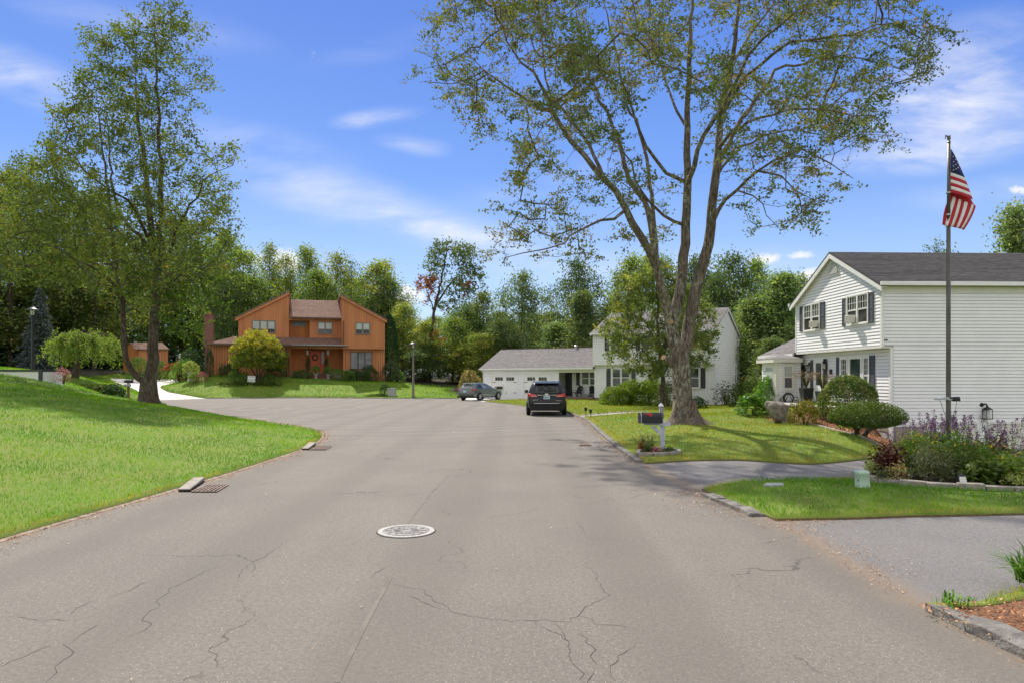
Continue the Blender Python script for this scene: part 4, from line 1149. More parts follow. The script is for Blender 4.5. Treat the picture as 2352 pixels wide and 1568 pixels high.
  a = W4(FM, 1300, 1384, 890, 1080); window(FM, a[0] - .9, a[1], zl + .05, zt - .03, T, 2, True, glass=(G_screen, G_dark), d=.024, tw=.09)
  b = W4(FM, 1405, 1451, 887, 1085); shutter(FM, b[0], b[1], zl, zt, T, M_shutter, .02); shutter(FM, a[0] - 1.45, a[0] - 1.05, zl, zt, T, M_shutter, .02)
  b = W4(FU, 403, 445, 548, 705); uz0, uz1 = b[2], b[3]
  c0 = b[1] + .12
  for i, base in enumerate((c0, 4.15, 7.25)):
    if i == 2: base = W4(FU, 1393, 1437, 560, 690)[0] - .12 - 1.0
    window(FU, base, base + 1.0, uz0 + .05, uz1 - .05, T, 1 if i == 1 else 2, True, glass=(G_screen, G_dark), d=.024, tw=.08)
    shutter(FU, base - .5, base - .12, uz0, uz1, T, M_shutter, .02); shutter(FU, base + 1.12, base + 1.5, uz0, uz1, T, M_shutter, .02)
  s_, z_ = FS.sz(*r4(1758, 945)); window(FS, s_ - .3, s_ + .3, z_ - .75, z_ + .7, T, 1, True, glass=(G_mid, G_pale), d=.024)
  Lg = 10.85
  FG = Frame(FM.p(-Lg, 0, 0), FM.x)
  gz, zt_g, zrg, dg = 0.0, 2.72, 4.48, 3.5
  sp_ = FG.sz(*r3(1470, 1000))[0]                              # where the porch recess begins
  m = MB(); FG.box(m, .02, sp_ - .02, -7, -.02, -.2, zt_g); FG.box(m, sp_ - .02, Lg, -7, -1.52, -.2, zt_g)
  m.prism([(0.02, zt_g), (-7, zt_g), (-3.5, zrg - .1)], lambda a, b: FG.p(.02, a, b), lambda a, b: FG.p(Lg - .02, a, b)); m.build('wall', M_lapshade, T)
  g1 = [FG.sz(*r3(x, 1000))[0] for x in (690, 988)]; g2 = [FG.sz(*r3(x, 1000))[0] for x in (1066, 1372)]
  zd = FG.sz(*r3(840, 887))[1]
  for q0, q1 in ((.08, g1[0] - .1), (g1[1] + .1, g2[0] - .1), (g2[1] + .1, sp_ - .02)):
    boards(FG, [(q0, .06), (q1, .06), (q1, zd + .1), (q0, zd + .1)], e_, M_white, T, 0, .026, gap=GAPF, name='clapboard', phase=.06)
  boards(FG, [(.08, zd + .1), (sp_ - .02, zd + .1), (sp_ - .02, zt_g - .1), (.08, zt_g - .1)], e_, M_white, T, 0, .026, gap=GAPF, name='clapboard', phase=.06)
  fbox(FG, -.03, .08, -.06, .035, .0, zt_g - .1, 'corner_trim', M_whtrim, T); fbox(FG, sp_ - .04, sp_ + .06, -.06, .035, .1, zt_g - .1, 'corner_trim', M_whtrim, T)
  for g in (g1, g2):
    m = MB(); FG.box(m, g[0] - .1, g[0], .0, .05, 0, zd + .1); FG.box(m, g[1], g[1] + .1, .0, .05, 0, zd + .1); FG.box(m, g[0], g[1], .0, .05, zd, zd + .1); m.build('door_frame', M_whtrim, T)
    m = MB(); FG.box(m, g[0], g[1], -.06, .0, 0, zd); go = m.build('garage_door', M_whtrim, T)
    w4 = (g[1] - g[0])
    for r_ in range(4):
      h4 = zd / 4
      fbox(FG, g[0] + .02, g[1] - .02, -.01, .012, h4 * r_ + .012, h4 * (r_ + 1) - .012, 'door_panel', M_whtrim, go)
    for c in range(2):
      x0 = g[0] + w4 * (.13 + .44 * c); x1 = x0 + w4 * .31
      for j in range(3):
        xa = x0 + (x1 - x0) * j / 3
        fbox(FG, xa + .015, xa + (x1 - x0) / 3 - .015, 0.0, .02, zd - .42, zd - .12, 'pane', G_dark, go)
    for zz in (zd - .57, .55):
      for x0 in (g[0] + .05, g[1] - .4): fbox(FG, x0, x0 + .35, 0.0, .025, zz - .02, zz + .02, 'strap_hinge', M_brass, go)
  sg = (zrg - zt_g) / 3.5
  P = FG.p
  slope_roof('roof', P(-.25, .3, zt_g + .0), P(Lg, .3, zt_g + .0), P(Lg, -3.5, zrg + .05), P(-.25, -3.5, zrg + .05), M_shing_grey, T, .06)
  slope_roof('roof', P(Lg, -7.3, zt_g), P(-.25, -7.3, zt_g), P(-.25, -3.5, zrg + .05), P(Lg, -3.5, zrg + .05), M_shing_grey, T, .06, shing=False)
  m = MB(); FG.box(m, -.25, Lg + .0, -3.56, -3.44, zrg + .04, zrg + .09); m.build('ridge_cap', M_cedartrim, T)
  m = MB(); FG.box(m, -.28, Lg - .04, .29, .4, zt_g - .14, zt_g - .01); m.build('gutter', M_whtrim, T)
  m = MB(); m.tube([P(-.1, .34, zt_g - .14), P(-.02, .06, zt_g - .35), P(-.02, .06, .1)], .035, 6); m.build('downpipe', M_whtrim, T)
  fbox(FG, -.2, Lg - .02, -.0, .29, zt_g - .17, zt_g - .14, 'soffit', M_soffit, T)
  q = FG.sz(*r3(1677, 560)); m = MB(); c = FG.p(FG.shift(-3.3).sz(*r3(1677, 560))[0], -3.3, zrg)
  m.lathe(c, [(.12, -.1), (.12, .12), (.18, .14), (.18, .22), (.08, .28)], 12); m.build('roof_vent', M_galv, T)
  FP = FG.shift(-1.5)
  boards(FP, [(sp_, .25), (Lg, .25), (Lg, zt_g - .2), (sp_, zt_g - .2)], e_, M_white, T, 0, .026, gap=GAPF, name='clapboard', phase=.25)
  fbox(FG, sp_ + .06, Lg, -1.5, -.0, zt_g - .2, zt_g - .17, 'porch_ceiling', M_soffit, T)
  fbox(FG, sp_ + .06, Lg, -.06, -.0, zt_g - .4, zt_g - .2, 'porch_beam', M_cream, T)
  def W3(x0, x1, yt, yb):
    xm = (x0 + x1) / 2
    return FP.sz(*r3(x0, yt))[0], FP.sz(*r3(x1, yt))[0], FP.sz(*r3(xm, yb))[1], FP.sz(*r3(xm, yt))[1]
  a = W3(1552, 1635, 838, 1100); fbox(FP, a[0], a[1], .01, .05, .3, a[3], 'side_door', M_navy, T)
  m = MB(); FP.box(m, a[0] - .09, a[0], .0, .06, .25, a[3] + .09); FP.box(m, a[1], a[1] + .09, .0, .06, .25, a[3] + .09); FP.box(m, a[0], a[1], .0, .06, a[3], a[3] + .09); m.build('door_frame', M_whtrim, T)
  b = W3(1684, 1724, 832, 1000); shutter(FP, *b, T, M_shutter, .02)
  a = W3(1750, 1925, 842, 992); window(FP, a[0], min(a[1], Lg - .1), a[2], a[3], T, 2, True, glass=(G_mid, G_screen), d=.024)
  q = FP.sz(*r3(1662, 830)); lantern(FP, q[0], q[1], T, .9)
  fbox(FG, sp_ + .0, Lg, -1.5, .45, .12, .27, 'porch_deck', M_deck, T); fbox(FG, sp_ + .1, Lg, -1.4, .35, -.15, .12, 'porch_base', M_foundation, T)
  return T, FM, FG, FP, sp_, Lg
MH, MH_FM, MH_FG, MH_FP, MH_sp, MH_Lg = mid_house()

# --------- orange house
def orange_house():
  FO = Frame((-31.15, 70.0), (.956, .292)); L = 17.9
  T = thing('orange_house', 'two-storey orange cedar house with two shed-roof wings and a red front door', 'house', (-31.15, 70, 1.9))
  def S(x, y, d=0): return FO.shift(d).sz(*r1(x, y))
  dU = -1.7
  eV = .26
  def vb(poly, d, mat=M_cedar, **k): boards(FO, poly, eV, mat, T, d, .03, 90, False, .034, name='cedar_board', **k)
  def diag(poly, d, ang, mat=M_cedar): boards(FO, poly, .22, mat, T, d, .025, ang, False, .03, name='diagonal_board')
  zg = 1.3
  # ---- lower walls
  ztl = S(600, 655)[1]
  s_p0 = S(1043, 800)[0]; s_p1 = S(1590, 800)[0]; s_r = S(1604, 800)[0]; s_l = S(222, 800)[0]
  m = MB(); FO.box(m, s_l, s_p0 - .02, -9, -.02, zg - .6, ztl); FO.box(m, s_p0 - .02, s_r + .1, -9, -2.02, zg - .6, ztl)
  m.build('wall', M_backing, T)
  w0 = S(455, 850); w1 = S(530, 850)
  vb([(s_l, 1.75), (s_p0, 1.55), (s_p0, ztl - .05), (s_l, ztl - .05)], 0)
  window(FO, w0[0], w1[0], w0[1], S(490, 790)[1], T, 1, False, trim=M_taupe, glass=(G_dark,), d=.03)
  fbox(FO, s_l - .05, s_p0 + .02, -.05, .02, 1.2, 1.78, 'foundation', M_foundation, T)
  dP = -2.0
  zc = S(1300, 690)[1]
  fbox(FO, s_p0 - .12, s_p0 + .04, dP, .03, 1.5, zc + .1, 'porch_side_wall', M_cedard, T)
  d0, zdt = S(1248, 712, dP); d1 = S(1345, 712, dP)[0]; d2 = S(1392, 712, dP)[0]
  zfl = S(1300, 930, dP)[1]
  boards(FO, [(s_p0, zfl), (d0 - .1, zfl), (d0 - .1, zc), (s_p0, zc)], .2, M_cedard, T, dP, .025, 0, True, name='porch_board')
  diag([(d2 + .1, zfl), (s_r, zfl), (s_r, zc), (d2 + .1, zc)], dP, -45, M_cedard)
  do = fbox(FO, d0, d1, dP + .0, dP + .06, zfl, zdt, 'front_door', M_reddoor, T, .01)
  for zz, hh in ((.15, .6), (.85, .35), (1.3, .35), (1.75, .3)):
    fbox(FO, d0 + .15, d1 - .15, dP + .06, dP + .075, zfl + zz, zfl + zz + hh, 'door_panel', M_reddoor, do)
  ss = fbox(FO, d1 + .04, d2, dP + .0, dP + .05, zfl, zdt, 'sidelight', M_reddoor, T)
  fbox(FO, d1 + .15, d2 - .1, dP + .05, dP + .06, zfl + .95, zdt - .12, 'pane', G_dark, ss)
  fbox(FO, d0 - .1, d0 - .01, dP + .0, dP + .08, zfl, zdt + .1, 'door_frame', M_cedard, T)
  q = S(1295, 780, dP); m = MB(); n = 16
  m.tube([FO.p(q[0] + .28 * math.cos(2 * math.pi * i / n), dP + .12, q[1] + .28 * math.sin(2 * math.pi * i / n)) for i in range(n + 1)], .07, 6)
  tag(m.build('door_wreath', L_darkhedge), 'dark round wreath hanging on the red front door', 'wreath')
  for x_ in (1217, 1424):
    q = S(x_, 730, dP)
    m = MB(); FO.box(m, q[0] - .11, q[0] + .11, dP + .03, dP + .2, q[1] - .25, q[1] + .25); lt = m.build('porch_lantern', M_lampglass, T)
    m = MB(); FO.box(m, q[0] - .14, q[0] + .14, dP + .02, dP + .23, q[1] + .25, q[1] + .33); m.build('lantern_cap', M_black_metal, lt)
  fbox(FO, s_p1 - .12, s_p1 + .08, -.12, .05, 1.4, zc + .02, 'porch_post', M_cedar, T)
  fbox(FO, s_p0 - .1, s_r + .25, -.12, .06, zc, ztl - .02, 'porch_beam', M_cedar, T)
  fbox(FO, s_p0, s_r, dP, -.12, zc + .02, zc + .06, 'porch_ceiling', M_cedard, T)
  fbox(FO, s_p0, s_r, dP, -.3, zg - .3, zfl, 'porch_floor', M_foundation, T)
  sa, sb = S(1225, 960)[0], S(1475, 960)[0]
  for k_ in range(3):
    fbox(FO, sa - .2 * k_ + .1, sb + .1 * k_, -.3, .15 + .35 * k_, zg - .2, zfl - .17 * (k_ + .3), 'brick_step', M_brick, T)
  # ---- right wing, lower
  sR0 = s_r; sR1 = L
  zoh = S(1800, 684, .45)[1]
  m = MB(); FO.box(m, sR0, sR1 - .02, -9, -.02, .6, zoh); m.build('wall', M_backing, T)
  vb([(sR0 + .12, 1.1), (sR1, .95), (sR1, zoh), (sR0 + .12, zoh)], 0, M_cedar)
  fbox(FO, sR0 - .02, sR0 + .11, -2, .06, 1.1, zoh, 'corner_board', M_cedar, T)
  q0, q1 = S(1655, 725), S(1866, 892)
  window(FO, q0[0], q1[0], q1[1], q0[1], T, 3, False, trim=M_cedartrim, glass=(G_mid,), d=.03, tw=.05, label='wide window with three tall panes and lace curtains')
  # ---- right wing, upper (overhanging)
  dR = .45
  u0, zt0 = S(1570, 160, dR); u1, zt1 = S(1998, 402, dR)
  zt0 = S(1562, 158, dR)[1]; u0 = S(1570, 400, dR)[0]
  poly = [(u0, zoh), (u1, zoh), (u1, zt1), (u0, zt0)]
  m = MB(); m.prism([(u0 + .02, zoh), (u1 - .02, zoh), (u1 - .02, zt1 - .05), (u0 + .02, zt0 - .05)], lambda a, b: FO.p(a, dR - .02, b), lambda a, b: FO.p(a, -9, b)); m.build('wall', M_cedard, T)
  vb(poly, dR)
  fbox(FO, u0, u1, dR - .6, dR + .05, zoh - .1, zoh - .005, 'overhang_beam', M_cedar, T)
  FC = Frame(FO.p(u0, -9, 0), FO.n)
  boards(FC, [(.3, zoh), (9 + dR, zoh), (9 + dR, zt0 - .02), (.3, zt0 - .02)], .2, M_cedar, T, .0, .02, 0, True, name='cheek_board')
  a, b, c, d__ = FO.p(u0 - .25, dR + .25, zt0 + .17), FO.p(u1 + .22, dR + .25, zt1 + .02), FO.p(u1 + .22, -9.3, zt1 + .02), FO.p(u0 - .25, -9.3, zt0 + .17)
  m = MB(); m.hexa([a - Vector((0, 0, .15)), b - Vector((0, 0, .15)), c - Vector((0, 0, .15)), d__ - Vector((0, 0, .15)), a, b, c, d__]); ro = m.build('roof', M_shing_brown, T)
  m = MB(); m.prism([(u0 - .22, zt0 + .03), (u1 + .2, zt1 - .12), (u1 + .2, zt1 - .34), (u0 - .22, zt0 - .2)], lambda a, b: FO.p(a, dR + .12, b), lambda a, b: FO.p(a, dR + .22, b)); m.build('rake_board', M_cedar, T)
  q0, q1 = S(1706, 434, dR), S(1842, 545, dR)
  window(FO, q0[0], q1[0], q1[1], q0[1], T, 2, True, trim=M_taupe, glass=(G_dark, G_pale), d=dR + .03, tw=.07, meet=.4)
  # ---- left wing, upper
  v0, zl0 = S(523, 376, dU); v1, zl1 = S(1033, 128, dU)
  zsk = S(800, 577, dU)[1] - .25
  poly = [(v0, zsk), (v1, zsk), (v1, zl1), (v0, zl0)]
  m = MB(); m.prism([(v0 + .02, zsk - 1), (v1 - .02, zsk - 1), (v1 - .02, zl1 - .05), (v0 + .02, zl0 - .05)], lambda a, b: FO.p(a, dU - .02, b), lambda a, b: FO.p(a, -9, b)); m.build('wall', M_cedard, T)
  vb(poly, dU)
  z00, z11 = zl0 + .05, zl1 + .19
  a, b, c, d__ = FO.p(v0 - .35, dU + .25, z00 - .1), FO.p(v1 + .06, dU + .25, z11), FO.p(v1 + .06, -9.3, z11), FO.p(v0 - .35, -9.3, z00 - .1)
  m = MB(); m.hexa([a - Vector((0, 0, .15)), b - Vector((0, 0, .15)), c - Vector((0, 0, .15)), d__ - Vector((0, 0, .15)), a, b, c, d__]); m.build('roof', M_shing_brown, T)
  m = MB(); m.prism([(v0 - .32, z00 - .26), (v1 + .04, z11 - .16), (v1 + .04, z11 - .4), (v0 - .32, z00 - .48)], lambda a, b: FO.p(a, dU + .1, b), lambda a, b: FO.p(a, dU + .22, b)); m.build('rake_board', M_cedar, T)
  q0, q1 = S(664, 412, dU), S(888, 530, dU)
  window(FO, q0[0], q1[0], q1[1], q0[1], T, 3, True, trim=M_taupe, glass=(G_dark, G_pale), d=dU + .03, tw=.08, meet=.3)
  # ---- centre: balcony recess and diagonal wall
  c0, c1, c2 = v1, S(1240, 500, dU)[0], u0
  zce = S(1300, 382, dU)[1]; zcb = zsk
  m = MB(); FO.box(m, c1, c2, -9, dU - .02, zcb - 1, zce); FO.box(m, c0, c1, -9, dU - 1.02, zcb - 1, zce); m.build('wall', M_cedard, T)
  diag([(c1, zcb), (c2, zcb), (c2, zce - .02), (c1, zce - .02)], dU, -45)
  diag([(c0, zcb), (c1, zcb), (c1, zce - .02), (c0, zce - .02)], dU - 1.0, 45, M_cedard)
  fbox(FO, c0, c1, dU - .9, dU + .03, S(1100, 408, dU)[1], zce, 'balcony_lintel', M_cedar, T)
  q0, q1 = S(1070, 420, dU - 1), S(1195, 468, dU - 1)
  window(FO, q0[0], q1[0], q1[1], q0[1], T, 1, False, trim=M_taupe, glass=(G_screen,), d=dU - .97)
  q0, q1 = S(1327, 428, dU), S(1464, 541, dU)
  window(FO, q0[0], q1[0], q1[1], q0[1], T, 2, True, trim=M_taupe, glass=(G_dark, G_pale), d=dU + .03, tw=.07, meet=.4)
  dE = dU + .45; ze = FO.shift(dE).sz(*r1(1300, 377))[1]
  dT = dU - 3.4; zt = FO.shift(dT).sz(*r1(1300, 205))[1]
  slope_roof('roof', FO.p(c0 + .05, dE, ze), FO.p(c2, dE, ze), FO.p(c2, dT, zt), FO.p(c0 + .05, dT, zt), M_shing_brown, T, .1)
  slope_roof('roof', FO.p(c2, -9, ze), FO.p(c0 + .05, -9, ze), FO.p(c0 + .05, dT, zt), FO.p(c2, dT, zt), M_shing_brown, T, .1, shing=False)
  m = MB(); FO.box(m, c0 + .04, c2 + .12, dE - .02, dE + .1, ze - .16, ze - .01); m.tube([FO.p(c2 + .1, dE, ze - .1), FO.p(c2 + .1, .6, ze - .5), FO.p(c2 + .1, .55, ztl)], .05, 6); m.build('gutter', M_cedartrim, T)
  # ---- skirt roof over the ground floor
  dG = .55; zG = FO.shift(dG).sz(*r1(900, 645))[1]
  g0 = FO.shift(dG).sz(*r1(200, 645))[0]; g1 = FO.shift(dG).sz(*r1(1618, 655))[0]
  zS = S(800, 577, dU)[1] + .05
  slope_roof('skirt_roof', FO.p(g0, dG, zG), FO.p(u0 + .3, dG, zG), FO.p(u0 + .3, dU, zS), FO.p(v0 - .3, dU, zS), M_shing_brown, T, .08)
  m = MB()
  m.add([FO.p(g0, dG, zG), FO.p(g0, -9, zG), FO.p(v0 - .3, dU, zS), FO.p(v0 - .3, -8, zS + .05), FO.p(v0 + .5, dU, zS), FO.p(v0 + .5, -8, zS)], [(0, 2, 3, 1), (2, 4, 5, 3)]); m.build('side_roof', M_shing_brown, T)
  m = MB(); FO.box(m, g0 - .03, g1 + .1, dG - .02, dG + .11, zG - .18, zG - .01); m.build('gutter', M_cedartrim, T)
  fbox(FO, g0, g1, .0, dG - .02, zG - .2, zG - .16, 'soffit', M_cedartrim, T)
  fbox(FO, S(1060, 645, dG)[0], g1 + .1, dG + .11, dG + .125, zG - .05, zG - .0, 'gutter_edge', M_galv, T)
  # ---- chimney of brick courses
  ch = FO.shift(-2.2)
  a0, zc0 = ch.sz(*r1(182, 362)); a1, _ = ch.sz(*r1(264, 362))
  dy = 1.0
  m = MB(); ch.box(m, a0, a1, -dy, 0, .8, zc0); m.build('chimney_core', M_foundation, T)
  rng = random.Random(4)
  z = 1.4; row = 0
  wall_b = MB(); nbr = 0
  chim = thing_part = None
  m = MB(); ch.box(m, a0 - .05, a1 + .05, -dy - .05, .05, zc0, zc0 + .16); chim = m.build('chimney', M_brick, T)
  while z < zc0 - .02:
    h = .072
    x = a0 - .015 + (0 if row % 2 else -.1)
    while x < a1:
      x0, x1 = max(x, a0 - .015), min(x + .2, a1 + .015)
      if x1 - x0 > .03: ch.box(wall_b, x0, x1, -.1, .012 + rng.random() * .008, z, z + h - .012)
      x += .212
    ch.box(wall_b, a1, a1 + .016, -dy, -.1, z, z + h - .012)
    z += h + .006; row += 1
  bo = wall_b.build('brick', M_brick, chim, fix=False); bo['kind'] = 'stuff'
  m = MB(); m.lathe(ch.p((a0 + a1) / 2, -.5, zc0 + .16), [(.15, 0), (.13, .3)], 10); m.build('chimney_pot', M_cedard, T)
  return T, FO
OH, OH_F = orange_house()

# --------- orange garden shed
def shed():
  Y = 82.0
  zb = 2.62
  x0, x1 = px(*r2(1632, 800), Y).x, px(*r2(1968, 800), Y).x
  T = thing('garden_shed', 'small orange cedar shed with brown roof behind the forked tree', 'shed', (x0, Y, zb))
  F1 = Frame((x0, Y), (1, 0.05)); L = x1 - x0
  zt = px(*r2(1800, 652), Y).z
  dp = 3.6
  zr = px(*r2(1600, 577), Y + 1.8).z
  FS = Frame(F1.p(-3.6, -dp, 0), (F1.p(0, 0, 0) - F1.p(-3.6, -dp, 0)).to_2d())
  m = MB(); m.prism([(.02, .02), (L, .02), (L - 3.4, 3.5), (-3.4, 3.5)], lambda a, b: F1.p(a, -b, zb - .3), lambda a, b: F1.p(a, -b, zt)); m.build('wall', M_backing, T)
  boards(F1, [(0, zb), (L, zb), (L, zt), (0, zt)], .3, M_cedar, T, 0, .03, 90, False, .034, name='cedar_board')
  Ls = (F1.p(0, 0, 0) - F1.p(-3.6, -dp, 0)).length
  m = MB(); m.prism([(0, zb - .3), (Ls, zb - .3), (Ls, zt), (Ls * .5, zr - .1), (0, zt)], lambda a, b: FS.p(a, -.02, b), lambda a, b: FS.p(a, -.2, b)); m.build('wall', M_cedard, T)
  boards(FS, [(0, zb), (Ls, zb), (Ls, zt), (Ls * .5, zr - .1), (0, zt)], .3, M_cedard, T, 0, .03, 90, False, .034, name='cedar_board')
  a, b = F1.p(-.35, .3, zt - .03), F1.p(L + .3, .3, zt - .03)
  c, d = F1.p(L - 1.5, -1.8, zr), F1.p(-1.95, -1.8, zr)
  slope_roof('roof', a, b, c, d, M_shing_brown, T, .08)
  slope_roof('roof', F1.p(L - 3.2, -3.9, zt), F1.p(-4.1, -3.9, zt), d, c, M_shing_brown, T, .08, shing=False)
  return T
shed()

# --------- trees that show every limb
class Skel:
  def __init__(s): s.p = []; s.par = []; s.r = []
  def arr(s): return np.array(s.p)
  def node(s, p, par, r=0.0): s.p.append(tuple(p)); s.par.append(par); s.r.append(r); return len(s.p) - 1
  def nearest(s, p, bias=None):
    a = s.arr(); d = ((a - np.array(p)) ** 2).sum(1)
    return int(np.argmin(d))
  def limb(s, pts, r0, r1, attach=True, step=0.45, jit=0.05, rng=None):
    pts = [Vector(p) for p in pts]
    par = -1
    if attach and s.p:
      par = s.nearest(pts[0])
    dense = [pts[0]]
    for i in range(len(pts) - 1):
      p1, p2 = pts[i], pts[i + 1]; p0 = pts[max(i - 1, 0)]; p3 = pts[min(i + 2, len(pts) - 1)]
      m = max(1, int((p2 - p1).length / step))
      for k in range(1, m + 1):
        t = k / m
        dense.append(0.5 * ((2 * p1) + (p2 - p0) * t + (2 * p0 - 5 * p1 + 4 * p2 - p3) * t * t + (3 * p1 - p0 - 3 * p2 + p3) * t ** 3))
    n = len(dense)
    for i, q in enumerate(dense):
      if i == 0 and par >= 0:
        continue
      t = i / max(1, n - 1)
      q = q + Vector((rng.normal(), rng.normal(), rng.normal())) * jit * (1 if i < n - 1 and i > 1 else 0)
      par = s.node(q, par, r0 + (r1 - r0) * t ** 0.85)
    return par
def grow(sk, targets, rng, tip=0.010, wig=0.10, first=0, up=0.15):
  """join every target to the nearest wood, nearest targets first"""
  T = np.array(targets)
  A = sk.arr()
  rem = np.ones(len(T), bool)
  best = np.full(len(T), 1e9); bi = np.zeros(len(T), int)
  for k in range(0, len(T), 200):
    d = np.sqrt(((T[k:k + 200, None] - A[None, first:]) ** 2).sum(2))
    d += 0.35 * np.maximum(0, A[None, first:, 2] - T[k:k + 200, None, 2])
    bi[k:k + 200] = d.argmin(1) + first; best[k:k + 200] = d.min(1)
  tips = []
  while rem.any():
    i = int(np.argmin(np.where(rem, best, 1e9)))
    rem[i] = False
    a = np.array(sk.p[bi[i]]); b = T[i]; L = np.linalg.norm(b - a)
    m = max(1, int(L / 0.4))
    par = bi[i]; new = []
    pd = a - np.array(sk.p[sk.par[par]]) if sk.par[par] >= 0 else np.array([0, 0, 1.0])
    pd = pd / (np.linalg.norm(pd) + 1e-9)
    mid = a + (b - a) * 0.5 + pd * L * 0.16 + rng.normal(size=3) * L * wig
    for k in range(1, m + 1):
      t = k / m
      q = (1 - t) ** 2 * a + 2 * t * (1 - t) * mid + t * t * b + (rng.normal(size=3) * 0.03 if k < m else 0)
      par = sk.node(q, par, 0); new.append(par)
    tips.append(par)
    N = np.array([sk.p[j] for j in new])
    idx = np.where(rem)[0]
    if len(idx):
      d = np.sqrt(((T[idx, None] - N[None]) ** 2).sum(2)) + 0.35 * np.maximum(0, N[None, :, 2] - T[idx, None, 2])
      mn = d.min(1); am = d.argmin(1)
      up_ = mn < best[idx]
      best[idx[up_]] = mn[up_]; bi[idx[up_]] = np.array(new)[am[up_]]
  return tips
def wood_mesh(sk, tip=0.009, e=2.25, big=12):
  n = len(sk.p); ch = [[] for _ in range(n)]
  for i, p in enumerate(sk.par):
    if p >= 0: ch[p].append(i)
  r = [0.0] * n
  for i in range(n - 1, -1, -1):
    if not ch[i]: r[i] = tip
    else: r[i] = sum(r[c] ** e for c in ch[i]) ** (1 / e)
    r[i] = max(tip, sk.r[i] if sk.r[i] > 0 else min(r[i], 0.065))
  mb = MB()
  starts = [(i, -1) for i in range(n) if sk.par[i] < 0]
  while starts:
    i, pr = starts.pop()
    chain = [pr] if pr >= 0 else []
    j = i
    while True:
      chain.append(j)
      if not ch[j]: break
      c = sorted(ch[j], key=lambda q: -r[q])
      for o in c[1:]: starts.append((o, j))
      j = c[0]
    if len(chain) < 2: continue
    rad = [r[q] for q in chain]
    if pr >= 0: rad[0] = min(r[pr], rad[1] * 1.25)
    mx = max(rad)
    k = big if mx > 0.2 else 8 if mx > 0.07 else 5 if mx > 0.025 else 3
    mb.tube([sk.p[q] for q in chain], rad, k, cap=False)
  return mb, r
def sample_in(poly, n, rng):
  P = np.array(poly); lo, hi = P.min(0), P.max(0)
  out = np.empty((0, 2))
  while len(out) < n:
    q = lo + (hi - lo) * rng.random((n, 2))
    out = np.vstack([out, q[in_poly(q, poly)]])
  return out[:n]
def spray(tips, sk, per, rad, size, rng, droop=0.0, twig=True, flat=0.2, squash=0.75, core=.24):
  """leaves in loose sprays round every twig end; returns verts, faces and a per-leaf random"""
  C = []; tw = MB(); R_ = []
  for t in tips:
    p = np.array(sk.p[t]); pr = np.array(sk.p[sk.par[t]]); d = (p - pr) / (np.linalg.norm(p - pr) + 1e-9)
    k = rng.poisson(per)
    m = int(rng.integers(3, 6)); tone = rng.random()
    for _ in range(m):
      dd = d + rng.normal(size=3) * 0.75; dd /= np.linalg.norm(dd); ln = rad * (0.5 + rng.random())
      e = p + dd * ln - np.array([0, 0, droop * ln])
      if twig: tw.tube([p, (p + e) / 2 + rng.normal(size=3) * 0.03, e], [0.006, 0.005, 0.003], 3, cap=False)
      kk = max(1, k // m)
      u = rng.random(kk)[:, None] ** 0.6
      q = p + (e - p) * u + rng.normal(size=(kk, 3)) * rad * core * np.array([1, 1, squash])
      C.append(q); R_.append(np.clip(tone * 0.75 + rng.normal(size=kk) * 0.16, 0, 1))
  C = np.vstack(C); R_ = np.concatenate(R_)
  v, f = leaves_geo(C, size, rng, flat=flat, droop=0.5)
  return v, f, R_, tw
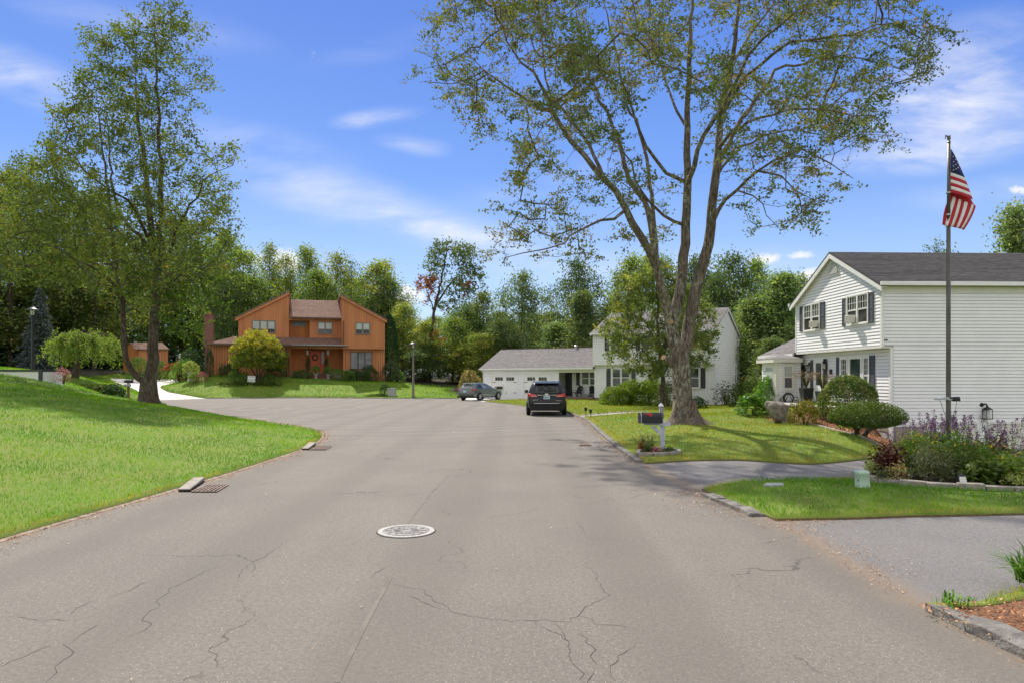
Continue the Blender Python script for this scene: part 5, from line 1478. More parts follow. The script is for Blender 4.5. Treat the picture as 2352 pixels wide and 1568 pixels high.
def big_maple():
  rng = np.random.default_rng(11)
  Y0 = 25.0
  T = thing('maple_tree', 'big spreading maple with bare lower trunk on the lawn behind the black mailbox', 'tree', (6.3, Y0, H(6.3, Y0)))
  W = lambda pts: [px(u, v, Y0 + dy) for u, v, dy in pts]
  sk = Skel()
  k = Y0 / F
  sk.limb(W([(1571, 978, 0), (1569, 930, 0), (1566, 880, 0), (1563, 835, 0), (1562, 808, 0)]), .375, .34, rng=rng, jit=0, step=.3)
  sk.limb(W([(1562, 812, 0), (1549, 785, .0), (1543, 750, .0), (1548, 720, .05), (1562, 673, .2), (1567, 620, .25), (1573, 560, .3), (1575, 518, .3), (1578, 422, .2), (1578, 330, .1), (1579, 264, 0), (1581, 180, -.2), (1583, 110, -.3), (1588, 20, -.4), (1592, -70, -.4)]), .25, .035, rng=rng, jit=.02)
  sk.limb(W([(1562, 812, 0), (1578, 785, .1), (1584, 745, .1), (1592, 700, .0), (1600, 660, -.1), (1613, 615, -.2), (1624, 560, -.3), (1632, 518, -.35), (1637, 460, -.4), (1641, 417, -.4), (1650, 343, -.3), (1654, 264, -.3), (1668, 200, -.4), (1684, 130, -.7), (1695, 30, -1), (1700, -70, -1.2)]), .25, .035, rng=rng, jit=.02)
  sk.limb(W([(1545, 745, 0), (1530, 700, -.3), (1519, 659, -.6), (1507, 606, -.9), (1486, 571, -1.2), (1453, 510, -1.5), (1415, 448, -1.8), (1389, 409, -2), (1341, 360, -2.4), (1284, 290, -2.8), (1270, 259, -2.9), (1226, 171, -3), (1200, 140, -3), (1169, 100, -3.1), (1150, 40, -3.2)]), .18, .02, rng=rng)
  sk.limb(W([(1270, 259, -2.9), (1235, 250, -3.2), (1165, 198, -3.7), (1108, 158, -4), (1060, 110, -4.2)]), .055, .015, rng=rng)
  sk.limb(W([(1120, 170, -4), (1085, 178, -4.2), (1030, 190, -4.4), (970, 188, -4.6)]), .03, .012, rng=rng)
  sk.limb(W([(1389, 409, -2), (1350, 330, -1.6), (1332, 299, -1.5), (1290, 250, -1.4), (1262, 210, -1), (1250, 140, -1), (1240, 60, -1)]), .075, .02, rng=rng)
  sk.limb(W([(1437, 500, -1.6), (1380, 508, -2.4), (1332, 523, -3), (1292, 560, -3.4), (1244, 569, -3.7), (1200, 585, -4), (1160, 592, -4.2)]), .06, .012, rng=rng)
  sk.limb(W([(1507, 606, -.9), (1496, 527, -.8), (1490, 483, -.6), (1446, 413, -.2), (1428, 352, .3), (1408, 290, .8), (1380, 230, 1.3), (1350, 160, 2), (1330, 80, 2.4), (1320, 0, 2.6)]), .12, .02, rng=rng)
  sk.limb(W([(1512, 620, -.8), (1503, 540, 1), (1498, 470, 1.4), (1488, 400, 1.8), (1480, 334, 2.2), (1455, 281, 2.6), (1424, 167, 3.1), (1402, 70, 3.4), (1384, 0, 3.6)]), .11, .02, rng=rng)
  sk.limb(W([(1573, 519, .3), (1550, 510, .1), (1508, 483, -.3), (1480, 440, -.8), (1450, 380, -1.4), (1420, 320, -2)]), .07, .02, rng=rng)
  sk.limb(W([(1577, 422, .2), (1530, 398, .0), (1505, 370, -.6), (1486, 334, -1.2), (1459, 281, -2), (1440, 220, -2.6), (1420, 130, -3)]), .075, .02, rng=rng)
  sk.limb(W([(1578, 300, .1), (1548, 230, .8), (1520, 160, 1.6), (1500, 80, 2.2), (1490, 0, 2.6)]), .06, .02, rng=rng)
  sk.limb(W([(1634, 505, -.35), (1650, 483, -.6), (1694, 435, -1.2), (1742, 391, -2), (1770, 395, -2.4), (1795, 409, -2.8), (1834, 439, -3.2), (1870, 460, -3.4)]), .085, .014, rng=rng)
  sk.limb(W([(1742, 391, -2), (1777, 369, -2.2), (1839, 347, -2.4), (1900, 380, -2.6), (1960, 410, -2.6)]), .05, .012, rng=rng)
  sk.limb(W([(1700, 430, -1.2), (1730, 450, -.8), (1760, 500, -.4), (1790, 525, -.2)]), .035, .01, rng=rng)
  sk.limb(W([(1650, 380, -.3), (1675, 330, .4), (1707, 272, 1.2), (1742, 220, 1.8), (1782, 163, 2.2), (1821, 149, 2.6), (1896, 136, 3), (1953, 132, 3.2), (2030, 150, 3.4), (2090, 175, 3.5)]), .11, .014, rng=rng)
  sk.limb(W([(1575, 440, .2), (1600, 350, -.6), (1628, 281, -1), (1676, 211, -1.7), (1720, 132, -2.3), (1790, 66, -3), (1850, 10, -3.5), (1900, -40, -3.8)]), .11, .02, rng=rng)
  sk.limb(W([(1655, 270, -.3), (1700, 200, -1.4), (1777, 120, -2.4), (1860, 90, -3), (1960, 80, -3.4), (2050, 60, -3.6), (2140, 100, -3.7)]), .075, .012, rng=rng)
  sk.limb(W([(1650, 340, -.3), (1700, 290, -2), (1780, 260, -3.2), (1870, 250, -4), (1960, 260, -4.4), (2030, 290, -4.5)]), .07, .012, rng=rng)
  sk.limb(W([(1640, 420, -.4), (1680, 360, 1.2), (1740, 320, 2.4), (1820, 300, 3.2), (1900, 310, 3.8), (1970, 330, 4)]), .07, .012, rng=rng)
  sk.limb(W([(1680, 150, -.6), (1740, 60, 0), (1800, -30, .6), (1850, -90, 1)]), .06, .02, rng=rng)
  main = len(sk.p)
  poly = [(1010, -130), (1000, 40), (955, 175), (962, 195), (1075, 230), (1090, 285), (1190, 330), (1180, 420), (1130, 500), (1125, 580), (1160, 605), (1280, 585), (1350, 590), (1420, 560), (1490, 575), (1560, 545),
      (1640, 520), (1690, 500), (1770, 560), (1810, 535), (1870, 520), (1870, 475), (1985, 430), (1960, 385), (2060, 325), (2010, 270), (2060, 195), (2150, 165), (2205, 125), (2150, 60), (2110, -40), (2020, -160), (1500, -260)]
  q = sample_in(poly, 2800, rng)
  cx, cy = 1575, 130
  rel = np.hypot((q[:, 0] - cx) / 610, (q[:, 1] - cy) / 480)
  clump = np.sin(q[:, 0] * .021 + 2 * np.sin(q[:, 1] * .013)) * np.sin(q[:, 1] * .027 + 1.5 * np.sin(q[:, 0] * .011))
  pr = 0.5 + .62 * clump
  pr *= np.where(q[:, 1] > 330, 0.55, 1.0) * np.where((np.abs(q[:, 0] - 1560) < 110) & (q[:, 1] > 250), .25, 1) * np.where(q[:, 1] < -60, .6, 1)
  keep = rng.random(len(q)) < pr
  q = q[keep]; rel = rel[keep]
  dm = 7.2 * np.sqrt(np.clip(1 - rel ** 2, 0.02, 1))
  dy = (rng.random(len(q)) * 2 - 1) * dm
  tg = [tuple(px(u, v, Y0 + d)) for (u, v), d in zip(q, dy)]
  tips = grow(sk, tg, rng, first=14)
  mb, r = wood_mesh(sk, .0095)
  fl = MB(); n = 22; g = H(6.3, Y0)
  c = px(1571, 978, Y0)
  prof = [(-.12, .98), (.02, .74), (.10, .60), (.25, .49), (.5, .42), (.85, .385)]
  ph = rng.random(7) * 6
  vs = []; fs = []
  for zi, (z, rr) in enumerate(prof):
    for kk in range(n):
      t = 2 * math.pi * kk / n
      lob = 1 + (max(0, .75 - z) * .45) * (math.sin(t * 5 + ph[0]) * .6 + math.sin(t * 3 + ph[1]) * .5)
      e = rr * lob * (1.12 if math.cos(t) > .2 else 1)
      vs.append((c.x + e * math.cos(t) + z * -.03, c.y + e * math.sin(t), g + .06 + z))
  for zi in range(len(prof) - 1):
    for kk in range(n): fs.append((zi * n + kk, zi * n + (kk + 1) % n, (zi + 1) * n + (kk + 1) % n, (zi + 1) * n + kk))
  mb.add(vs, fs)
  wo = mb.build('trunk', M_bark, T, smooth=True, fix=False)
  for (u, v, dx, dz, rr, ln) in ((1549, 745, -.35, .12, .085, .32), (1541, 833, -.6, .35, .10, .5)):
    st = MB(); p = px(u, v, Y0 - .12); d = Vector((dx, -.55, dz)).normalized()
    st.tube([p - d * .1, p + d * ln * .5, p + d * ln], [rr * 1.4, rr * 1.1, rr], 12); so = st.build('sawn_stub', M_bark, T)
    cp = MB(); cp.tube([p + d * ln, p + d * (ln + .012)], [rr * .93, rr * .93], 12)
    cp.build('cut_face', plain('fresh_cut', (.42, .25, .13), .8, (.28, .15, .08), 30), so)
  v, f, rr, tw = spray(tips, sk, 66, .62, .115, rng, twig=True, squash=.42, core=.17)
  tw.build('twigs', M_bark, T, fix=False)['kind'] = 'stuff'
  np_mesh('crown', v, f, L_big, T, rnd=rr)
  print('big maple tips', len(tips), 'leaves', len(f))
  return T
big_maple()
def left_tree():
  rng = np.random.default_rng(21)
  Y0 = 36.0
  b = px(345, 930, Y0)
  T = thing('oak_tree', 'tall forked tree with leafy crown at the edge of the left lawn', 'tree', (b.x, Y0, H(b.x, Y0)))
  W = lambda pts: [px(u, v, Y0 + dy) for u, v, dy in pts]
  sk = Skel()
  sk.limb(W([(341, 935, 0), (342, 918, 0), (341, 895, 0), (343, 880, 0)]), .42, .37, rng=rng, jit=0, step=.4)
  sk.limb(W([(343, 880, 0), (348, 850, 0), (351, 800, 0), (353, 740, 0), (357, 700, 0), (361, 650, 0), (363, 611, 0), (352, 580, 0), (346, 530, .2), (344, 496, .3), (338, 423, .3), (330, 350, .3), (318, 290, .3), (314, 240, .4), (312, 180, .4)]), .30, .04, rng=rng, jit=.03)
  sk.limb(W([(363, 611, 0), (372, 560, -.4), (369, 500, -.5), (371, 430, -.5), (369, 363, -.5), (364, 254, -.4), (360, 180, -.4), (357, 130, -.4), (355, 60, -.4), (354, 20, -.4)]), .17, .02, rng=rng)
  sk.limb(W([(361, 630, 0), (385, 590, -.8), (410, 520, -1.6), (440, 470, -2.4), (470, 420, -3), (500, 395, -3.4), (535, 380, -3.6)]), .11, .016, rng=rng)
  sk.limb(W([(365, 600, 0), (350, 570, 0), (335, 560, .6), (300, 520, 1.5), (270, 480, 2), (254, 393, 2.4), (250, 320, 2.5), (248, 260, 2.5)]), .13, .02, rng=rng)
  sk.limb(W([(346, 560, 0), (320, 500, -1), (290, 460, -2), (240, 430, -2.8), (190, 390, -3.2), (150, 330, -3.4)]), .10, .016, rng=rng)
  sk.limb(W([(343, 885, 0), (318, 868, -.1), (300, 850, -.2), (289, 825, -.2), (284, 790, -.2), (283, 740, -.2), (280, 690, -.1), (270, 650, 0), (263, 600, .1), (254, 500, .4), (245, 420, .6), (236, 340, .7), (225, 260, .8)]), .17, .03, rng=rng, jit=.03)
  sk.limb(W([(281, 690, -.1), (240, 640, -1.4), (190, 600, -2.6), (130, 570, -3.4), (70, 550, -4)]), .10, .015, rng=rng)
  sk.limb(W([(265, 620, 0), (220, 560, 1), (160, 500, 2), (110, 440, 2.6), (70, 400, 3)]), .09, .015, rng=rng)
  sk.limb(W([(358, 690, 0), (390, 650, -1.5), (430, 620, -2.6), (480, 610, -3.4), (520, 560, -3.8)]), .08, .014, rng=rng)
  sk.limb(W([(360, 660, 0), (330, 620, -2), (280, 600, -3.6), (220, 610, -4.6), (160, 620, -5)]), .08, .014, rng=rng)
  sk.limb(W([(356, 720, 0), (370, 700, -1), (410, 690, -2), (450, 700, -2.6), (480, 730, -3)]), .06, .012, rng=rng)
  poly = [(352, -8), (392, 0), (440, 45), (462, 60), (462, 120), (470, 160), (505, 195), (450, 230), (470, 300), (430, 330), (470, 350), (545, 335), (525, 385), (548, 405), (520, 460), (535, 560), (512, 640), (430, 660), (370, 720), (300, 690),
      (260, 660), (150, 650), (50, 640), (-60, 600), (-110, 500), (0, 440), (30, 380), (62, 355), (100, 370), (95, 300), (125, 240), (185, 215), (180, 140), (215, 75), (290, 60), (320, 20)]
  q = sample_in(poly, 1750, rng)
  clump = np.sin(q[:, 0] * .045 + 2 * np.sin(q[:, 1] * .031)) * np.sin(q[:, 1] * .05 + 1.5 * np.sin(q[:, 0] * .027))
  pr = .60 + .4 * clump
  pr *= np.where((q[:, 0] > 400) & (q[:, 1] < 480), .55, 1)
  pr = np.where(q[:, 1] > 430, pr * 1.0 + .12, pr)
  q = q[rng.random(len(q)) < pr]
  hw = np.interp(q[:, 1], [-10, 100, 300, 480, 600, 720], [.5, 2.2, 3.8, 5.5, 5.8, 3.5])
  dy = (rng.random(len(q)) * 2 - 1) * hw
  tg = [tuple(px(u, v, Y0 + d)) for (u, v), d in zip(q, dy)]
  tips = grow(sk, tg, rng, first=8)
  mb, r = wood_mesh(sk, .011)
  c = px(341, 930, Y0); g = H(c.x, Y0)
  prof = [(-.2, .62), (.0, .54), (.15, .48), (.5, .44), (1.0, .41)]; n = 18; vs = []; fs = []
  for z, rr in prof:
    for kk in range(n):
      t = 2 * math.pi * kk / n; e = rr * (1 + max(0, .8 - z) * .18 * math.sin(4 * t + 1))
      vs.append((c.x + e * math.cos(t), c.y + e * math.sin(t), g + .06 + z))
  for zi in range(len(prof) - 1):
    for kk in range(n): fs.append((zi * n + kk, zi * n + (kk + 1) % n, (zi + 1) * n + (kk + 1) % n, (zi + 1) * n + kk))
  mb.add(vs, fs)
  mb.build('trunk', M_bark2, T, smooth=True, fix=False)
  v, f, rr, tw = spray(tips, sk, 58, .62, .155, rng, twig=False)
  np_mesh('crown', v, f, L_left, T, rnd=rr)
  lb = [(480, 690), (455, 660), (500, 640), (430, 700), (450, 740), (390, 740), (420, 760), (310, 650), (470, 600), (400, 680)]
  pts = []
  for u, v_ in lb:
    for _ in range(7): pts.append(tuple(px(u + rng.normal() * 16, v_ + rng.normal() * 9, Y0 - 2.2 + rng.normal() * .8)))
  n0 = len(sk.p)
  tips2 = grow(sk, pts, rng, first=8)
  v, f, rr, tw = spray(tips2, sk, 26, .5, .2, rng, twig=False)
  np_mesh('low_leaves', v, f, L_bright, T, rnd=rr)
  print('left tree tips', len(tips), len(f))
left_tree()

# --------- prototypes for the wood behind
def proto_tree(name, seed, Ht, rad, base, shape, leafmat, nclump, per, size, bark_, label, cat='tree', droop=.3, open_=0.0, top_mat=None):
  """free-form crown: clumps of leaves on a real limb skeleton; stands at the origin"""
  rng = np.random.default_rng(seed)
  sk = Skel()
  lean = rng.normal(size=2) * .02 * Ht
  tr = [Vector((0, 0, -.4)), Vector((lean[0] * .3, lean[1] * .3, Ht * .3)), Vector((lean[0], lean[1], Ht * .62)), Vector((lean[0] * 1.5, lean[1] * 1.2, Ht * .93))]
  sk.limb(tr, Ht * .016 + .04, .03, rng=rng, step=.5)
  tg = []; ph = rng.random(6) * 6.28
  while len(tg) < nclump:
    h = rng.random(); a = rng.random() * 6.283
    z = base + (Ht - base) * h
    prof = {'round': math.sqrt(max(0, 1 - (2 * h - .9) ** 2 / 1.21)) if h > .0 else 0, 'oval': math.sin(math.pi * min(1, h * .86 + .12)) ** .7, 'cone': (1 - h) ** .8 * .95 + .05, 'vase': (.45 + .55 * h) * math.sqrt(max(0, 1 - h ** 5)), 'column': .9 * (1 - h ** 6)}[shape]
    lob = 1 + .25 * math.sin(2 * a + ph[0] + 4 * h) + .18 * math.sin(3 * a + ph[1] - 6 * h) + .15 * math.sin(h * 13 + ph[2])
    rr = rad * prof * lob * (rng.random() ** .45)
    if open_ and math.sin(a * 3 + ph[3]) * math.sin(h * 11 + ph[4]) > 1 - open_ * 1.6: continue
    tg.append((lean[0] + rr * math.cos(a), lean[1] + rr * math.sin(a), z))
  tips = grow(sk, tg, rng, first=3)
  mb, r = wood_mesh(sk, .02, big=8)
  T = thing(name, label, cat)
  mb.build('trunk', bark_, T, smooth=True, fix=False)
  C = []; RR = []
  for t in tips:
    p = np.array(sk.p[t]); k = rng.poisson(per); sg = size * 2.1 * (.7 + .7 * rng.random()); tone = rng.random()
    C.append(p + rng.normal(size=(k, 3)) * np.array([sg, sg, sg * .62])); RR.append(np.clip(tone * .8 + rng.normal(size=k) * .15, 0, 1))
  C = np.vstack(C); RR = np.concatenate(RR)
  C[:, 2] = np.maximum(C[:, 2], .2)
  v, f = leaves_geo(C, size, rng, flat=.4, droop=droop)
  np_mesh('crown', v, f, leafmat, T, rnd=RR)
  return T
def proto_conifer(name, seed, Ht, rad, mat, label, size=.34, layers=26, per=11, base=.3, loose=.12, cat='conifer'):
  rng = np.random.default_rng(seed)
  T = thing(name, label, cat)
  tr = MB(); tr.tube([(0, 0, -.4), (0, 0, Ht * .5), (0, 0, Ht * .97)], [Ht * .014 + .05, Ht * .009 + .02, .02], 7, cap=False)
  C = []; D = []; RR = []
  for i in range(layers):
    h = i / layers; z0 = base + (Ht - base) * h
    rr0 = rad * (1 - h) ** .85 + .15
    nb_ = max(5, int(per * (1 - h * .5)))
    off = rng.random() * 6.28
    for j in range(nb_):
      a = off + 6.283 * j / nb_ + rng.normal() * .2
      rr = rr0 * (.7 + .45 * rng.random())
      z = z0 + rng.normal() * .2
      d = np.array([math.cos(a), math.sin(a), 0])
      e = d * rr + np.array([0, 0, z - rr * .22]); s0 = np.array([0, 0, z])
      tr.tube([s0, (s0 + e) / 2 + np.array([0, 0, .08 * rr]), e], [.03, .02, .008], 3, cap=False)
      k = int(6 + rr * 20 * .34 / size * 1.1)
      u = rng.random(k) ** .7
      q = s0 + (e - s0) * u[:, None] + np.stack([-d[1] * np.ones(k), d[0] * np.ones(k), np.zeros(k)], 1) * (rng.normal(size=k) * .22 * rr * (1.15 - u * .6))[:, None]
      q[:, 2] += rng.normal(size=k) * loose - .12 * np.abs(rng.normal(size=k)) + .1 * rr * np.sin(u * 3.1)
      C.append(q); D.append(np.repeat(d[None] * 1.4 + np.array([[0, 0, -.25]]), k, 0)); RR.append(np.clip(.3 + .5 * u + rng.normal(size=k) * .18, 0, 1))
  tr.build('trunk', M_barkfar, T, fix=False)
  C = np.vstack(C); D = np.vstack(D); RR = np.concatenate(RR)
  v, f = leaves_geo(C, size, rng, flat=.7, aspect=.3, long_dir=D, spread=.5)
  np_mesh('crown', v, f, mat, T, rnd=RR)
  return T
P_ = {}
P_['a'] = proto_tree('deciduous_tree', 101, 12, 3.3, 2.0, 'oval', L_wood, 210, 50, .26, M_barkfar, '', open_=.12)
P_['b'] = proto_tree('deciduous_tree', 102, 12, 3.6, 1.6, 'round', L_dark, 230, 52, .27, M_barkfar, '', open_=.05)
P_['c'] = proto_tree('deciduous_tree', 103, 12, 2.6, 2.4, 'oval', L_woody, 160, 44, .24, M_barkfar, '', open_=.3)
P_['d'] = proto_tree('deciduous_tree', 104, 12, 3.0, 1.0, 'vase', L_wood, 200, 46, .25, M_barkfar, '', open_=.2)
P_['e'] = proto_tree('deciduous_tree', 105, 12, 2.3, 4.2, 'oval', L_dark, 95, 40, .25, M_barkfar, '', open_=.45)
P_['f'] = proto_tree('deciduous_tree', 106, 12, 3.2, .5, 'round', L_woody, 240, 46, .25, M_barkfar, '', open_=.1)
P_['p'] = proto_conifer('pine_tree', 107, 12, 3.4, L_pine, '', .36, 22, 9, .8, .25, 'tree')
P_['g'] = proto_tree('deciduous_tree', 110, 12, 3.6, 1.4, 'oval', L_left, 260, 70, .20, M_barkfar, '', open_=.12)
P_['h'] = proto_tree('deciduous_tree', 111, 12, 3.2, 1.0, 'vase', L_bright, 220, 60, .20, M_barkfar, '', open_=.2)
P_['q'] = proto_tree('pine_tree', 112, 12, 3.3, .3, 'cone', L_pine, 300, 60, .24, M_barkfar, '', open_=.05, droop=-.4)
P_['s'] = proto_conifer('dark_conifer', 108, 12, 3.2, L_spruce, '', .38, 28, 12, .2, .14, 'tree')
P_['u'] = proto_conifer('blue_spruce', 109, 12, 3.3, L_blue, '', .34, 30, 12, .1, .08, 'tree')
used = set()
def plant(k, u, vt, vb, Y, wpx, label, group='trees of the wood behind the houses', rz=None, name=None):
  """a tree whose trunk stands at column u, crown top at row vt, about wpx wide"""
  x = (u - 1176) / F * Y
  g = H(x, Y)
  zt = EYE - (vt - 866) / F * Y
  hs = (zt - g) / 12.0
  wid = wpx / F * Y
  base_w = {'a': 7.4, 'b': 8.0, 'c': 6.0, 'd': 6.6, 'e': 5.6, 'f': 7.4, 'p': 6.6, 's': 6.4, 'u': 6.6, 'g': 8.0, 'h': 7.0, 'q': 7.0}[k]
  ws = wid / base_w
  o = P_[k]
  if k in used: o = copy_tree(o)
  used.add(k)
  o.location = (x, Y, g)
  o.rotation_euler = (0, 0, rz if rz is not None else random.random() * 6.28)
  o.scale = (ws, ws, hs)
  o['label'] = label
  if group: o['group'] = group
  elif 'group' in o: del o['group']
  return o
WL = {'a': 'mid green leafy tree in the wood', 'b': 'dark dense leafy tree in the wood', 'c': 'yellowing thin-crowned tree in the wood', 'd': 'green upright leafy tree in the wood', 'e': 'open sparse tree in the wood', 'f': 'low bushy yellow-green tree in the wood', 'p': 'soft green pine in the wood', 's': 'dark conifer in the wood', 'u': 'blue spruce'}
FIRST = [
  ('s', -30, 600, 84, 240, 'dark hemlock at the left edge of the wood, rising beside the tall lamp post'), ('s', 60, 600, 88, 200, 'dark hemlock directly behind the left lamp post'),
  ('s', 165, 600, 92, 200, 'dark hemlock behind the weeping tree'), ('s', 250, 610, 96, 180, 'dark hemlock left of the orange shed'), ('s', -100, 560, 80, 220, 'hemlock cut by the left edge of the picture'),
  ('u', 92, 655, 70, 110, 'grey-blue spruce right of the left lamp post'),
  ('g', 20, 400, 82, 300, 'leafy tree towering behind the left hemlocks'), ('h', 120, 430, 86, 260, 'upright green tree behind the hemlocks on the left'), ('g', 215, 450, 88, 240, 'leafy tree behind the forked tree crown'),
  ('d', 330, 560, 112, 170, 'green tree directly above the garden shed'), ('a', 420, 520, 110, 200, 'leafy tree between the shed and the brick chimney'), ('b', 400, 640, 114, 150, 'dark tree behind the garden shed'),
  ('a', 505, 545, 92, 150, 'tall leafy tree right behind the brick chimney'), ('d', 555, 575, 90, 110, 'green tree above the left roof slope of the orange house'), ('c', 612, 566, 95, 90, 'thin open tree above the left roof peak of the orange house'),
  ('c', 650, 590, 92, 80, 'thin yellowish tree just right of the left roof peak'), ('a', 705, 576, 94, 110, 'yellow-green tree above the middle roof of the orange house'), ('c', 772, 588, 93, 110, 'yellow-green tree above the right roof peak of the orange house'),
  ('e', 805, 598, 98, 80, 'small dark treetop right of the right roof peak'), ('a', 855, 612, 92, 140, 'round-topped green tree beyond the right roof slope'), ('c', 880, 604, 96, 100, 'feathery thin treetop right of the orange house'),
  ('d', 590, 640, 86, 130, 'leafy tree close behind the left wing of the orange house'), ('a', 740, 630, 86, 150, 'leafy tree close behind the middle of the orange house'), ('b', 525, 640, 86, 100, 'dark tree just right of the chimney'),
  ('f', 925, 700, 84, 120, 'yellow-green tree right of the column evergreen'), ('f', 975, 740, 80, 110, 'bushy yellow-green tree behind the right lamp post'),
  ('b', 905, 650, 92, 120, 'dark leafy tree left of the tall leaning tree'), ('b', 1065, 700, 86, 110, 'dark leafy tree behind the gray hatchback'), ('a', 1105, 680, 88, 110, 'green tree above the left end of the garage roof'),
  ('a', 1040, 735, 82, 120, 'low leafy tree behind the tan hydrangea'), ('b', 1195, 632, 84, 124, 'dense rounded dark tree above the garage'), ('f', 1110, 770, 78, 120, 'low yellow-green tree left of the garage roof'),
  ('b', 1150, 740, 80, 120, 'dark leafy tree just behind the garage roof'), ('b', 1330, 602, 88, 134, 'dark round-topped tree with sky holes left of the maple'), ('q', 1285, 745, 76, 150, 'pale green pine behind the garage roof'), ('q', 1345, 676, 74, 170, 'tall pale green pine behind the porch roof'),
  ('b', 1395, 700, 84, 100, 'dark tree behind the left roof corner of the white house'), ('d', 1260, 720, 90, 120, 'green tree in the gap left of the tall pine'),
  ('a', 1440, 600, 82, 140, 'leafy tree above the left gable of the middle white house'), ('d', 1500, 590, 86, 150, 'leafy tree right behind the maple stems'), ('b', 1600, 600, 84, 150, 'dark tree behind the right maple stem'),
  ('b', 1690, 592, 80, 170, 'dark leafy tree above the roof ridge right of the maple'), ('a', 1745, 606, 78, 110, 'leafy tree whose top touches the small white cloud'), ('q', 1790, 632, 58, 230, 'large light green pine left of the flag house'),
  ('q', 1735, 690, 60, 200, 'pine reaching down behind the low shrubs between the houses'), ('q', 1765, 780, 48, 160, 'low pine beside the entry of the flag house'), ('b', 1720, 700, 66, 120, 'dark vine-hung tree beside the right wall of the middle white house'),
  ('b', 1640, 640, 78, 110, 'dark tree above the right gable of the middle white house'), ('b', 1830, 640, 70, 120, 'dark tree behind the gable of the flag house'), ('p', 1560, 640, 74, 120, 'pine behind the middle white house roof'),
  ('q', 2345, 480, 48, 200, 'pointed evergreen at the right edge above the dark roof'), ('e', 2155, 556, 60, 90, 'thin treetop poking above the dark roof near the flagpole'), ('q', 2420, 440, 58, 260, 'evergreen cut by the right edge of the picture'),
]
for k, u, vt, Y, wpx, lb in FIRST:
  o = plant(k, u, vt, 0, Y, wpx, lb)
rw = random.Random(12)
row = [(-160, 470), (-80, 470), (0, 500), (100, 540), (200, 560), (300, 600), (400, 590), (480, 620), (560, 625), (640, 640), (720, 640), (800, 645), (880, 680), (950, 730), (1010, 735), (1080, 720), (1140, 720), (1220, 720), (1290, 740), (1370, 740),
       (1440, 690), (1520, 660), (1600, 650), (1680, 650), (1760, 660), (1840, 680), (1920, 720), (2000, 740)]
PLACES = [(-60, 'beyond the left picture edge'), (50, 'behind the far left lamp post'), (130, 'behind the blue-grey spruce'), (250, 'behind the weeping tree'), (345, 'behind the forked tree'), (440, 'behind the garden shed'), (520, 'behind the brick chimney'), (610, 'behind the left wing of the orange house'),
          (700, 'behind the middle roof of the orange house'), (800, 'behind the right wing of the orange house'), (900, 'behind the column-shaped evergreen'), (970, 'behind the right lamp post'), (1040, 'left of the grey hatchback'), (1110, 'behind the grey hatchback'), (1200, 'behind the left end of the garage roof'),
          (1290, 'behind the middle of the garage roof'), (1380, 'behind the porch roof'), (1480, 'behind the left part of the middle house'), (1570, 'behind the big maple stems'), (1650, 'behind the right gable of the middle house'), (1740, 'in the gap between the white houses'), (1830, 'left of the gable with the round vent'), (9999, 'hidden by the right white house')]
NM = {'a': 'mid green tree', 'b': 'dark tree', 'd': 'upright green tree', 'p': 'pine', 'f': 'yellow-green tree', 's': 'dark conifer'}
seen = {}
def say(k, u, what):
  pl = next(p for lim, p in PLACES if u < lim)
  s = '%s %s %s' % (what, NM[k], pl)
  seen[s] = seen.get(s, 0) + 1
  return s if seen[s] == 1 else s.replace(what, 'right-hand ' + what)
for u, vt in row:
  k = rw.choice('abdbda' if u < 1500 else 'bbdp'); u2 = u + rw.uniform(-15, 15)
  plant(k, u2, vt + rw.uniform(-8, 8), 0, rw.uniform(108, 114), rw.uniform(120, 170), say(k, u2, 'back-row'), group='trees in the back rows of the wood')
for i in range(30):
  u = -140 + i * 74 + rw.uniform(-20, 20)
  k = rw.choice('bbaf') if u > 480 else 's'
  Yq = rw.uniform(96, 104) if u < 560 else rw.uniform(88, 96) if u < 900 else rw.uniform(76, 84)
  if 1800 < u: continue
  plant(k, u, rw.uniform(760, 800), 0, Yq, rw.uniform(110, 150), say(k, u, 'low'), group='understorey at the edge of the wood')
